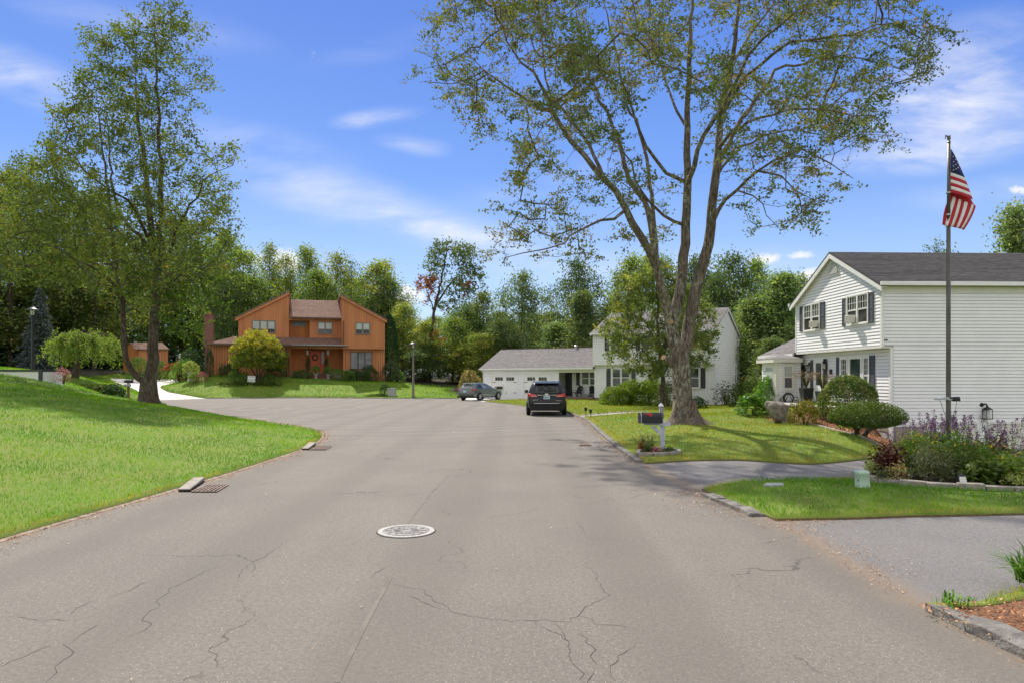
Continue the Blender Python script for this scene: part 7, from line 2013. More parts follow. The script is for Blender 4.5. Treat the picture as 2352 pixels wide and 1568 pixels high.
clump('burgundy-leaved sedum at the left end of the flower bed', at(2040, 0, 12.45), 12.45, .34, .62, L_burg, 900, .075, 81, aspect=.6, name='burgundy_sedum')
clump('lime and white variegated plant at the left corner of the bed', at(2008, 0, 12.5), 12.5, .22, .38, L_lime, 500, .06, 82, name='variegated_plant')
clump('silvery purple low plant at the left front of the bed', at(2032, 0, 12.12), 12.12, .18, .24, L_greymound, 300, .05, 83, name='silvery_plant')
clump('ochre tinged low plant left of the grey-green mound', at(2062, 0, 12.0), 12.0, .22, .34, L_goldtan, 420, .05, 84)
clump('feathery grey-green mound in the middle of the flower bed', at(2140, 0, 12.1), 12.1, .48, .62, L_greymound, 2600, .06, 85, aspect=.2, name='feathery_mound')
clump('fine-leaved green mound with yellow flowers right of the feathery mound', at(2205, 0, 12.3), 12.3, .46, .66, L_yew, 1800, .07, 86, aspect=.3)
clump('low broad green leaves behind the small black spotlight', at(2262, 0, 11.8), 11.8, .40, .36, L_yew, 700, .13, 87, aspect=.5)
clump('dense green clump at the right front of the bed', at(2320, 0, 11.9), 11.9, .5, .52, L_peren, 1500, .08, 88)
clump('dark red clump among the green at the right of the bed', at(2292, 0, 12.9), 12.9, .22, .72, L_burg, 380, .08, 89)
clump('bushy green growth filling the back left of the bed', at(2110, 0, 13.0), 13.0, .55, .75, L_peren, 1900, .085, 90)
clump('bushy green growth filling the back right of the bed', at(2270, 0, 13.3), 13.3, .6, .55, L_peren, 1800, .085, 91)
clump('bushy green growth around the flagpole foot', at(2185, 0, 13.2), 13.2, .55, .75, L_hosta, 1700, .085, 92)
clump('bright lime low growth beside the bed edging on the right', at(2335, 0, 11.45), 11.45, .28, .22, L_lime, 260, .06, 93)
rng_ = np.random.default_rng(77)
for i in range(12):
  u = 2070 + rng_.random() * 260; Y = 11.9 + rng_.random() * .8; z_ = .35 + .4 * rng_.random()
  C = np.array([[at(u, 0, Y), Y, z_]]) + rng_.normal(size=(7, 3)) * .012
  v, f = leaves_geo(C, .035, rng_, flat=1.5); o = np_mesh('yellow_flower', v, f, L_yellowfl)
  tag(o, 'small yellow flower among the green leaves of the bed', 'flower', 'small yellow flowers of the bed')
for i, (u, v, w_, h_, mt, sz_, n_, lb) in enumerate([(1472, 1035, .10, .30, L_redlace, .05, 220, 'rusty dried flower heads at the left of the mailbox bed'), (1490, 1037, .12, .22, L_yew, .04, 260, 'small green plant left of the mailbox post'), (1505, 1037, .14, .18, L_pinkfl, .045, 260, 'low pinkish plant beside the mailbox post'),
                          (1535, 1036, .16, .16, L_yew, .045, 260, 'low green plant with pale flowers right of the mailbox post')]):
  p = gp(u, v, .08); shrub('mailbox_flower', lb, 'plant', p.x, p.y, w_ * 1.3, w_, h_, mt, n_, sz_, 'plants of the mailbox bed', seed=300 + i, shell=.7)
upm = gp(1494, 1036, .08); upright('thin grassy stems rising left of the mailbox post', upm.x, upm.y + .1, .16, .62, L_greymound, None, 16, 310, name='leafy_perennial', cat='plant')['group'] = 'plants of the mailbox bed'
def spiky(label, x, y, z, n, L, mat, seed, name='spiky_grass'):
  rng = np.random.default_rng(seed); V_ = []; Fc = []; RR = []
  T = thing(name, label, 'plant', (x, y, z))
  for i in range(n):
    a = rng.random() * 6.28; l = L * (.6 + .5 * rng.random()); el = .35 + .9 * rng.random(); w_ = .009
    b = np.array([x + rng.normal() * .04, y + rng.normal() * .04, z]); d = np.array([math.cos(a), math.sin(a), 0]); s = np.array([-d[1], d[0], 0]) * w_
    p = [b, b + d * l * .45 * math.cos(el) + np.array([0, 0, l * .5 * math.sin(el) + .05]), b + d * l * math.cos(el) * 1.05 + np.array([0, 0, l * .75 * math.sin(el)])]
    k = len(V_); V_ += [p[0] - s, p[0] + s, p[1] + s * .8, p[1] - s * .8, p[2], p[2] + s * .05]
    Fc += [[k, k + 1, k + 2, k + 3], [k + 3, k + 2, k + 5, k + 4]]; RR += [rng.random()] * 2
  np_mesh('blades', np.array(V_), np.array(Fc), mat, T, rnd=np.array(RR))
spiky('green spiky-leaved clump at the right picture edge, in the bark bed', at(2365, 0, 6.15), 6.15, .05, 130, .5, L_hosta, 5)
spiky('small weed at the end of the near kerb', at(2185, 0, 5.62), 5.62, .03, 26, .13, L_hosta, 6, 'weed')

# --------- vehicles
def car(T, lev, mats, glass, lights, wheels, rails=None, bul=.10, fb=.25):
  """body from stacked outlines; everything else laid on that surface. local x forward"""
  lev = np.array(lev, float)            # z, x_rear, x_front, half width
  K = len(lev)
  nr, ns = 10, 26
  def outline(row):
    z, xr, xf, hw = row; pts = []
    for s in np.linspace(-1, 1, nr + 1)[:-1]: pts.append((xr + bul * abs(s) ** 3.2, hw * (s if abs(s) < .8 else math.copysign(.8 + (abs(s) - .8) * .82, s)), z))
    for t in np.linspace(0, 1, ns + 1)[:-1]:
      x = xr + bul + (xf - fb - xr - bul) * t
      e = .036 * (1 - min(1, t * 6)) ** 2 + .075 * max(0, (t - .78) / .22) ** 2
      pts.append((x, hw * (.964 + .036 * min(1, t * 10) - e * .9), z))
    yk = hw * (1 - .075 * .9)
    for s in np.linspace(1, -1, nr + 1)[:-1]: pts.append((xf - fb * abs(s) ** 2.6, yk * s, z))
    for t in np.linspace(1, 0, ns + 1)[:-1]:
      x = xr + bul + (xf - fb - xr - bul) * t
      e = .036 * (1 - min(1, t * 6)) ** 2 + .075 * max(0, (t - .78) / .22) ** 2
      pts.append((x, -hw * (.964 + .036 * min(1, t * 10) - e * .9), z))
    return pts
  rows = []
  for i in range(K - 1):
    for t in np.linspace(0, 1, 4)[:-1]:
      p0, p1, p2, p3 = lev[max(i - 1, 0)], lev[i], lev[i + 1], lev[min(i + 2, K - 1)]
      q = .5 * (2 * p1 + (p2 - p0) * t + (2 * p0 - 5 * p1 + 4 * p2 - p3) * t * t + (3 * p1 - p0 - 3 * p2 + p3) * t ** 3)
      lin = p1 + (p2 - p1) * t
      rows.append(q * .6 + lin * .4)
  rows.append(lev[-1])
  G = np.array([outline(r) for r in rows])           # rows x N x 3
  N = G.shape[1]
  Mw = T['_m']
  def wp(p): return Mw @ Vector(p)
  mb = MB()
  vs = [wp(p) for r in G for p in r]; fs = []
  for i in range(len(G) - 1):
    for k in range(N): fs.append((i * N + k, i * N + (k + 1) % N, (i + 1) * N + (k + 1) % N, (i + 1) * N + k))
  fs.append(tuple(range(N))); fs.append(tuple((len(G) - 1) * N + k for k in range(N - 1, -1, -1)))
  mb.add(vs, fs); body = mb.build('body', mats['paint'], T, smooth=True)
  zs = G[:, 0, 2]
  def surf(z, c, off):
    """c: column position on the outline (0..N), z: height"""
    i = min(len(zs) - 2, max(0, int(np.searchsorted(zs, z) - 1))); t = (z - zs[i]) / (zs[i + 1] - zs[i] + 1e-9)
    c = c % N; k = int(c); u = c - k
    a = G[i, k] * (1 - u) + G[i, (k + 1) % N] * u; b = G[i + 1, k] * (1 - u) + G[i + 1, (k + 1) % N] * u
    p = a * (1 - t) + b * t
    tx_ = G[i, (k + 1) % N] - G[i, k]; tz = b - a
    n = np.cross(tx_, tz); n /= (np.linalg.norm(n) + 1e-9)
    if np.dot(n[:2], p[:2] - np.array([0., 0.])) < 0: n = -n
    return p + n * off
  def patch(name, zc, mat, off=.008, m=10, k=5, parent=None):
    """zc: function (a in 0..1) -> (c, z_low, z_high)"""
    pb = MB(); vv = []
    for i in range(m + 1):
      c, z0, z1 = zc(i / m)
      for j in range(k + 1): vv.append(wp(surf(z0 + (z1 - z0) * j / k, c, off)))
    ff = [(i * (k + 1) + j, (i + 1) * (k + 1) + j, (i + 1) * (k + 1) + j + 1, i * (k + 1) + j + 1) for i in range(m) for j in range(k)]
    pb.add(vv, ff)
    o = pb.build(name, mat, parent or T, smooth=True)
    so = o.modifiers.new('thick', 'SOLIDIFY'); so.thickness = .012; so.offset = 0
    return o
  s0, s1 = nr, nr + ns                                # right?  first side is +y (left of the car)
  l0, l1 = 2 * nr + ns, 2 * nr + 2 * ns
  for nm, side, a0, a1, zf, mt in glass:
    if side == 'rear': patch(nm, lambda t: ((a0 + (a1 - a0) * t), *zf(t)), mats[mt], k=6)
    elif side == 'front': patch(nm, lambda t: ((s1 + a0 + (a1 - a0) * t), *zf(t)), mats[mt], k=6)
    else:
      patch(nm, lambda t: (s0 + ns * (a0 + (a1 - a0) * t), *zf(t)), mats[mt])
      patch(nm, lambda t: (l1 - ns * (a0 + (a1 - a0) * t), *zf(t)), mats[mt])
  for nm, c0, c1, zf, mt in lights:
    patch(nm, lambda t: (c0 + (c1 - c0) * t, *zf(t)), mats[mt], off=.02, m=8, k=3)
  R_, xr_, xf_, hw_ = wheels
  for x in (xr_, xf_):
    for s in (-1, 1):
      y = s * (hw_ - .02)
      ar = MB()
      n = 24; vv = []
      for rr in (R_ * 1.16, 0.0):
        for kk in range(n): vv.append(wp((x + rr * math.cos(6.283 * kk / n), s * (hw_ + .012), R_ + rr * math.sin(6.283 * kk / n))))
      ar.add(vv, [tuple(range(n))]); o = ar.build('wheel_arch', mats['black'], T); so = o.modifiers.new('thick', 'SOLIDIFY'); so.thickness = .03; so.offset = 0
      w_ = MB(); c = Vector((x, y, R_))
      prof = [(.55 * R_, -.11), (.93 * R_, -.115), (R_, -.08), (R_, .06), (.95 * R_, .1), (.68 * R_, .105), (.66 * R_, .06)]
      prof = [(r, a * s * -1 if False else a * s) for r, a in prof]
      for r, a in prof:
        for kk in range(n): w_.v.append(tuple(wp((c.x + r * math.cos(6.283 * kk / n), c.y + a, c.z + r * math.sin(6.283 * kk / n)))))
      for i in range(len(prof) - 1):
        for kk in range(n): w_.f.append((i * n + kk, i * n + (kk + 1) % n, (i + 1) * n + (kk + 1) % n, (i + 1) * n + kk)); w_.m.append(0)
      wo = w_.build('wheel', mats['tyre'], T, smooth=True)
      rm = MB()
      for kk in range(5):
        a = 6.283 * kk / 5 + .3
        for da in (-.16, .16):
          p0 = (c.x + .1 * R_ * math.cos(a), c.y + .07 * s, c.z + .1 * R_ * math.sin(a)); p1 = (c.x + .66 * R_ * math.cos(a + da), c.y + .075 * s, c.z + .66 * R_ * math.sin(a + da))
          rm.tube([wp(p0), wp(p1)], [.03, .022], 5)
      rm.tube([wp((c.x, c.y + .03 * s, c.z)), wp((c.x, c.y + .09 * s, c.z))], [.06, .05], 10)
      rm.tube([wp((c.x + .66 * R_ * math.cos(6.283 * kk / 20), c.y + .07 * s, c.z + .66 * R_ * math.sin(6.283 * kk / 20))) for kk in range(21)], .018, 5)
      rm.build('rim', mats['rim'], wo)
  return body, surf, wp, patch, N, nr, ns
def text_mesh(name, s, size, M, mat, parent, depth=.002, align='CENTER'):
  cu = bpy.data.curves.new(name, 'FONT'); cu.body = s; cu.size = size; cu.align_x = align; cu.align_y = 'CENTER'; cu.extrude = depth
  o = bpy.data.objects.new(name, cu); COL.objects.link(o)
  dg = bpy.context.evaluated_depsgraph_get()
  me = bpy.data.meshes.new_from_object(o.evaluated_get(dg)); bpy.data.objects.remove(o)
  me.transform(M); me.materials.clear(); me.materials.append(mat)
  q = bpy.data.objects.new(name, me); put(q, parent); return q
P_black = plain('black_paint', (.008, .008, .009), .32, (.011, .011, .012), 3, spec=.35, coat=.25)
P_green = plain('grey_green_paint', (.12, .145, .135), .3, (.13, .155, .145), 3, metal=.35, coat=.6)
P_blackp = plain('black_plastic', (.02, .02, .021), .7)
P_red = plain('tail_red', (.45, .02, .02), .2, (.6, .05, .04), 20)
P_redl = plain('reverse_lens', (.75, .40, .36), .2)
P_plate = plain('blue_plate', (.42, .58, .66), .5, (.55, .68, .74), 10)
P_ink = plain('plate_ink', (.05, .09, .22), .6)
P_rim = plain('alloy_rim', (.55, .56, .57), .3, metal=.8)
def fwd_matrix(x, y, z, hx, hy):
  f = Vector((hx, hy, 0)).normalized(); l = Vector((-f.y, f.x, 0))
  return Matrix(((f.x, l.x, 0, x), (f.y, l.y, 0, y), (0, 0, 1, z), (0, 0, 0, 1)))
def rearM(M, x, y, z, rx=0):
  """text plane on the tail: reads correctly seen from behind"""
  return M @ Matrix(((0, 0, -1, x), (-1, 0, 0, y), (0, 1, 0, z), (0, 0, 0, 1)))
def suv():
  x, y = 1.80, 36.2
  T = thing('parked_suv', 'black SUV with roof rails parked on the road, seen from behind', 'car', (x, y, 0))
  M = fwd_matrix(x, y, 0.0, .035, 1)
  lev = [(.27, -2.30, 2.25, .82), (.36, -2.46, 2.42, .90), (.55, -2.52, 2.5, .945), (.80, -2.50, 2.5, .96), (.98, -2.46, 2.44, .96), (1.08, -2.42, 1.75, .945), (1.15, -2.40, 1.25, .90), (1.40, -2.28, .80, .80), (1.58, -2.16, .42, .715), (1.66, -2.02, .15, .64), (1.70, -1.80, -.1, .52), (1.715, -1.4, -.5, .25)]
  mats = dict(paint=P_black, black=P_blackp, tyre=M_rubber, rim=P_rim, glass=G_car, red=P_red, redl=P_redl, chrome=M_chrome)
  res = car_wrap(T, M, lev, mats,
    glass=[('rear_window', 'rear', 1.55, 8.45, lambda a: (1.13 - .03 * (1 - (2 * a - 1) ** 2), 1.575 - .05 * abs(2 * a - 1) ** 3), 'glass'),
               ('side_window', 'side', .04, .20, lambda a: (1.14, 1.36 + .18 * a), 'glass'), ('side_window', 'side', .225, .46, lambda a: (1.13, 1.56), 'glass'), ('side_window', 'side', .48, .72, lambda a: (1.12, 1.56 - .2 * a * a), 'glass'),
               ('windshield', 'front', 1, 9, lambda a: (1.17, 1.58), 'glass')],
    lights=[('tail_light', .15, 2.5, lambda a: (.93 + .02 * a, 1.10 - .05 * a), 'red'), ('tail_light', 9.85, 7.5, lambda a: (.93 + .02 * a, 1.10 - .05 * a), 'red'),
        ('tail_light', 11.6, 10.1, lambda a: (.93, 1.12), 'red'), ('tail_light', -1.6, -.1, lambda a: (.93, 1.12), 'red'),
        ('reverse_light', .9, 2.5, lambda a: (.955, .995), 'redl'), ('reverse_light', 9.1, 7.5, lambda a: (.955, .995), 'redl'),
        ('chrome_bar', 2.6, 7.4, lambda a: (1.01, 1.035), 'chrome'), ('bumper_strip', 1.6, 8.4, lambda a: (.615, .635), 'chrome'),
        ('reflector', .6, 1.5, lambda a: (.42, .47), 'red'), ('reflector', 9.4, 8.5, lambda a: (.42, .47), 'red')],
    wheels=(.375, -1.45, 1.45, .935))
  surf, wp = res[1], res[2]
  m = MB()
  m.hexa([wp(p) for p in ((-2.50, -.82, .27), (-2.50, .82, .27), (-2.3, .82, .25), (-2.3, -.82, .25), (-2.56, -.86, .50), (-2.56, .86, .50), (-2.3, .86, .5), (-2.3, -.86, .5))]); m.build('bumper', P_blackp, T, bevel=.02)
  m = MB(); m.hexa([wp(p) for p in ((-2.545, -.155, .84), (-2.545, .155, .84), (-2.50, .155, .84), (-2.50, -.155, .84), (-2.53, -.155, .99), (-2.53, .155, .99), (-2.49, .155, .99), (-2.49, -.155, .99))]); pl = m.build('license_plate', P_plate, T)
  m = MB()
  for i in range(6): m.hexa([wp((-2.547 + dx, -.11 + .04 * i + a * .022, .88 + b)) for dx, a, b in ((0, 0, 0), (0, 1, 0), (.004, 1, 0), (.004, 0, 0), (.006, 0, .065), (.006, 1, .065), (.01, 1, .065), (.01, 0, .065))])
  m.build('plate_marks', P_ink, pl)
  m = MB(); m.lathe((0, 0, 0), [(.065, -.012), (.05, .012)], 16); m.v = [tuple(wp((-2.50 + c * .5, a * 1.5, 1.06 + b))) for a, b, c in m.v]; m.build('badge', M_chrome, T)
  text_mesh('badge_text', 'ASCENT', .075, rearM(M, -2.535, .56, .79), M_chrome, T)
  text_mesh('badge_text', 'TOURING', .055, rearM(M, -2.535, -.60, .76), M_chrome, T)
  m = MB(); m.hexa([wp(p) for p in ((-2.30, -.62, 1.60), (-2.30, .62, 1.60), (-1.9, .6, 1.66), (-1.9, -.6, 1.66), (-2.28, -.60, 1.63), (-2.28, .60, 1.63), (-1.9, .58, 1.70), (-1.9, -.58, 1.70))]); m.build('spoiler', P_black, T, bevel=.015)
  for s in (-1, 1):
    m = MB(); m.tube([wp((-1.9, s * .62, 1.66)), wp((-1.75, s * .63, 1.76)), wp((-.2, s * .66, 1.78)), wp((.1, s * .66, 1.67))], .025, 6); m.build('roof_rail', M_chrome, T)
    m = MB(); m.hexa([wp(p) for p in ((1.0, s * .95, 1.07), (1.0, s * 1.15, 1.08), (1.14, s * 1.13, 1.08), (1.14, s * .95, 1.07), (1.0, s * .96, 1.24), (1.0, s * 1.15, 1.23), (1.14, s * 1.12, 1.22), (1.14, s * .96, 1.23))]); m.build('wing_mirror', P_black, T, bevel=.03)
  m = MB(); m.hexa([wp(p) for p in ((-1.5, -.02, 1.70), (-1.5, .02, 1.70), (-1.3, .01, 1.70), (-1.3, -.01, 1.70), (-1.52, -.01, 1.80), (-1.52, .01, 1.80), (-1.45, .005, 1.80), (-1.45, -.005, 1.80))]); m.build('antenna_fin', P_black, T)
  m = MB(); m.tube([wp((-2.46, -.45, 1.03)), wp((-2.44, -.62, .90))], .01, 5); m.build('wiper', M_chrome, T)
def car_wrap(T, M, lev, mats, glass, lights, wheels):
  return car(MatT(T, M), lev, mats, glass, lights, wheels)
class MatT:
  """the thing together with its placing matrix"""
  def __init__(s, t, m): s.t = t; s.m = m; s.type = t.type; s.location = t.location
  def __getitem__(s, k): return s.m
_put0 = put
def put(o, parent=None):
  if isinstance(parent, MatT): parent = parent.t
  return _put0(o, parent)
suv()
def hatch():
  x, y = -2.62, 57.6
  z = .03
  T = thing('parked_hatchback', 'grey-green hatchback standing on the driveway before the garage', 'car', (x, y, z))
  M = fwd_matrix(x, y, z, .56, .83)
  lev = [(.20, -2.0, 1.95, .76), (.30, -2.14, 2.12, .83), (.5, -2.2, 2.2, .868), (.68, -2.19, 2.18, .87), (.84, -2.13, 2.05, .865), (.92, -2.08, 1.5, .85), (.98, -2.04, 1.05, .80), (1.18, -1.88, .62, .70), (1.34, -1.70, .22, .61), (1.41, -1.45, -.05, .52), (1.45, -1.1, -.4, .3)]
  mats = dict(paint=P_green, black=P_blackp, tyre=M_rubber, rim=P_rim, glass=G_car, pale=G_carpale, red=P_red, redl=P_redl, chrome=M_chrome)
  r = car_wrap(T, M, lev, mats,
    glass=[('rear_window', 'rear', 1.2, 8.8, lambda a: (.97, 1.33), 'pale'), ('side_window', 'side', .10, .20, lambda a: (.99, 1.05 + .2 * a), 'glass'), ('side_window', 'side', .215, .42, lambda a: (.98, 1.31), 'glass'), ('side_window', 'side', .44, .68, lambda a: (.98, 1.32 - .25 * a * a), 'pale'),
               ('windshield', 'front', 1, 9, lambda a: (1.0, 1.32), 'glass')],
    lights=[('tail_light', .1, 1.4, lambda a: (.78, .92), 'red'), ('tail_light', 9.9, 8.6, lambda a: (.78, .92), 'red'), ('tail_light', 11.6, 10.05, lambda a: (.80, .93), 'red'), ('tail_light', -1.6, -.05, lambda a: (.80, .93), 'red')],
    wheels=(.315, -1.32, 1.28, .85))
  wp = r[2]
  m = MB(); m.hexa([wp(p) for p in ((-2.245, -.16, .66), (-2.245, .16, .66), (-2.2, .16, .66), (-2.2, -.16, .66), (-2.22, -.16, .80), (-2.22, .16, .80), (-2.19, .16, .80), (-2.19, -.16, .80))]); pl = m.build('license_plate', P_plate, T)
  m = MB(); m.hexa([wp(p) for p in ((-2.26, -.78, .22), (-2.26, .78, .22), (-2.0, .78, .2), (-2.0, -.78, .2), (-2.265, -.80, .36), (-2.265, .80, .36), (-2.0, .8, .36), (-2.0, -.8, .36))]); m.build('bumper', P_blackp, T, bevel=.02)
  m = MB(); m.hexa([wp(p) for p in ((-2.0, -.52, 1.36), (-2.0, .52, 1.36), (-1.6, .5, 1.40), (-1.6, -.5, 1.40), (-1.98, -.5, 1.385), (-1.98, .5, 1.385), (-1.6, .48, 1.44), (-1.6, -.48, 1.44))]); m.build('spoiler', P_green, T)
  m = MB(); m.tube([wp((-2.03, 0, 1.0)), wp((-1.98, -.4, 1.06))], .012, 5); m.build('wiper', P_blackp, T)
  for s in (-1, 1):
    m = MB(); m.hexa([wp(p) for p in ((.75, s * .84, .98), (.75, s * 1.0, .98), (.86, s * .98, .98), (.86, s * .84, .98), (.75, s * .85, 1.1), (.75, s * 1.0, 1.1), (.86, s * .98, 1.1), (.86, s * .85, 1.1))]); m.build('wing_mirror', P_green, T, bevel=.02)
    for zx in (.02, .62):
      m = MB(); m.hexa([wp((a, s * .872 + b * s, c)) for a, b, c in ((-.55 + zx, 0, .84), (-.38 + zx, 0, .84), (-.38 + zx, .02, .84), (-.55 + zx, .02, .84), (-.55 + zx, 0, .87), (-.38 + zx, 0, .87), (-.38 + zx, .02, .87), (-.55 + zx, .02, .87))]); m.build('door_handle', P_green, T)
hatch()

# --------- lamps, posts, boxes
def street_lamp(u, vt, vb, Y, label, dark, group='tall black lantern posts'):
  x = at(u, vb, Y); zt = EYE - (vt - 866) / F * Y; g = H(x, Y)
  T = thing('street_lamp', label, 'lamp post', (x, Y, g), 'street lamps')
  m = MB(); hh = zt - g
  m.lathe((x, Y, g), [(.16, 0), (.16, .25), (.11, .35), (.085, hh * .5), (.06, hh - .75)], 12); m.build('post', dark, T, smooth=False)
  m = MB(); z0 = zt - .75
  m.lathe((x, Y, z0), [(.07, 0), (.13, .06), (.13, .09), (.06, .12)], 12); m.lathe((x, Y, zt - .3), [(.36, 0), (.30, .06), (.12, .17), (.05, .2), (.06, .25), (.01, .3)], 14);
  for k in range(6):
    a = k * 1.047; m.tube([(x + .11 * math.cos(a), Y + .11 * math.sin(a), z0 + .1), (x + .17 * math.cos(a), Y + .17 * math.sin(a), zt - .29)], .012, 4)
  m.build('lantern', M_black_metal, T)
  m = MB(); m.lathe((x, Y, z0 + .1), [(.09, 0), (.13, .36)], 12); m.build('lamp_glass', M_lampglass, T)
  return T
street_lamp(949, 783, 912, 61.6, 'tall weathered lantern post at the far kerb right of the orange house', plain('weathered_grey', (.20, .18, .155), .8))
street_lamp(75, 702, 850, 46.0, 'tall black lantern post on the left lawn behind the white-sided trailer', M_black_metal)
def cedar_lamp():
  Y = 72.0; x = at(413, 880, Y); g = H(x, Y); zt = EYE + (866 - 812) / F * Y
  T = thing('garden_lamp', 'cedar post with small black lantern among red flowers at the driveway bend', 'lamp post', (x, Y, g))
  m = MB(); m.box(x - .09, x + .09, Y - .09, Y + .09, g, zt - .6); m.build('post', M_cedarpost, T, bevel=.01)
  m = MB(); m.lathe((x, Y, zt - .6), [(.04, 0), (.04, .1), (.1, .14)], 10); m.lathe((x, Y, zt - .14), [(.2, 0), (.17, .05), (.03, .14)], 10); m.build('lantern', M_black_metal, T)
  m = MB(); m.lathe((x, Y, zt - .46), [(.08, 0), (.12, .31)], 10); m.build('lamp_glass', M_lampglass, T)
cedar_lamp()
def flagpole():
  Y = 14.0; x = at(2178.5, 0, Y); g = .05; zt = EYE + (866 - 316) / F * Y
  T = thing('flagpole', 'bronze flagpole rising from the flower bed in front of the right white house', 'flagpole', (x, Y, g))
  zj = EYE + (866 - 508) / F * Y; zk = EYE + (866 - 443) / F * Y
  m = MB(); m.tube([(x, Y, -.1), (x, Y, 1.5), (x, Y, 3.2), (x, Y, zj)], [.047, .045, .042, .039], 16, cap=False); m.build('lower_pole', M_grey_metal, T, smooth=True, fix=False)
  m = MB(); m.tube([(x, Y, zj), (x + .01, Y, zt - .1)], [.034, .026], 12); m.build('upper_pole', M_grey_metal, T, smooth=True)
  m = MB()
  for zz in (zj, zj + .13, zk): m.lathe((x, Y, zz), [(.044, -.015), (.044, .015)], 14)
  m.build('collar', M_galv, T)
  m = MB(); m.lathe((x + .012, Y, zt - .12), [(.03, 0), (.03, .03), (.018, .05)], 10)
  m.tube([(x + .01, Y, zt - .07), (x + .0, Y, zt - .01), (x - .005, Y, zt + .03)], [.022, .03, .012], 8)
  m.tube([(x - .0, Y, zt + .02), (x - .04, Y, zt + .035)], [.014, .004], 6)
  for s in (-1, 1): m.tube([(x, Y + .01, zt + .0), (x + s * .04, Y + .02, zt + .045), (x + s * .055, Y + .02, zt - .03)], [.012, .018, .006], 6)
  m.build('eagle_finial', M_grey_metal, T)
  c = px(2178, 916, Y)
  m = MB(); m.lathe((x, Y, c.z - .015), [(.06, 0), (.06, .03)], 14); m.tube([(x - .2, Y - .03, c.z + .0), (x + .15, Y - .03, c.z + .0)], .014, 6); m.build('lamp_bracket', M_galv, T)
  m = MB(); m.hexa([Vector((x, Y, c.z)) + Vector(q) for q in ((-.27, -.1, -.015), (-.05, -.1, -.0), (-.05, .05, .0), (-.27, .05, -.015), (-.27, -.1, .02), (-.05, -.1, .05), (-.05, .05, .05), (-.27, .05, .02))]); m.build('flood_light', M_galv, T)
  m = MB(); m.hexa([Vector((x, Y, c.z)) + Vector(q) for q in ((.09, -.08, -.04), (.20, -.08, -.04), (.20, .04, -.04), (.09, .04, -.04), (.07, -.08, .045), (.18, -.08, .055), (.18, .04, .055), (.07, .04, .045))]); m.build('flood_light', M_black_metal, T)
  m = MB(); m.tube([(x - .2, Y - .03, c.z), (x - .12, Y - .04, c.z - .25), (x - .03, Y - .05, c.z - .5)], .005, 4); m.tube([(x + .15, Y - .03, c.z - .04), (x + .12, Y - .04, c.z - .2), (x + .04, Y - .05, c.z - .42)], .005, 4); m.build('wire', M_black_metal, T)
  return x, Y
FPX, FPY = flagpole()
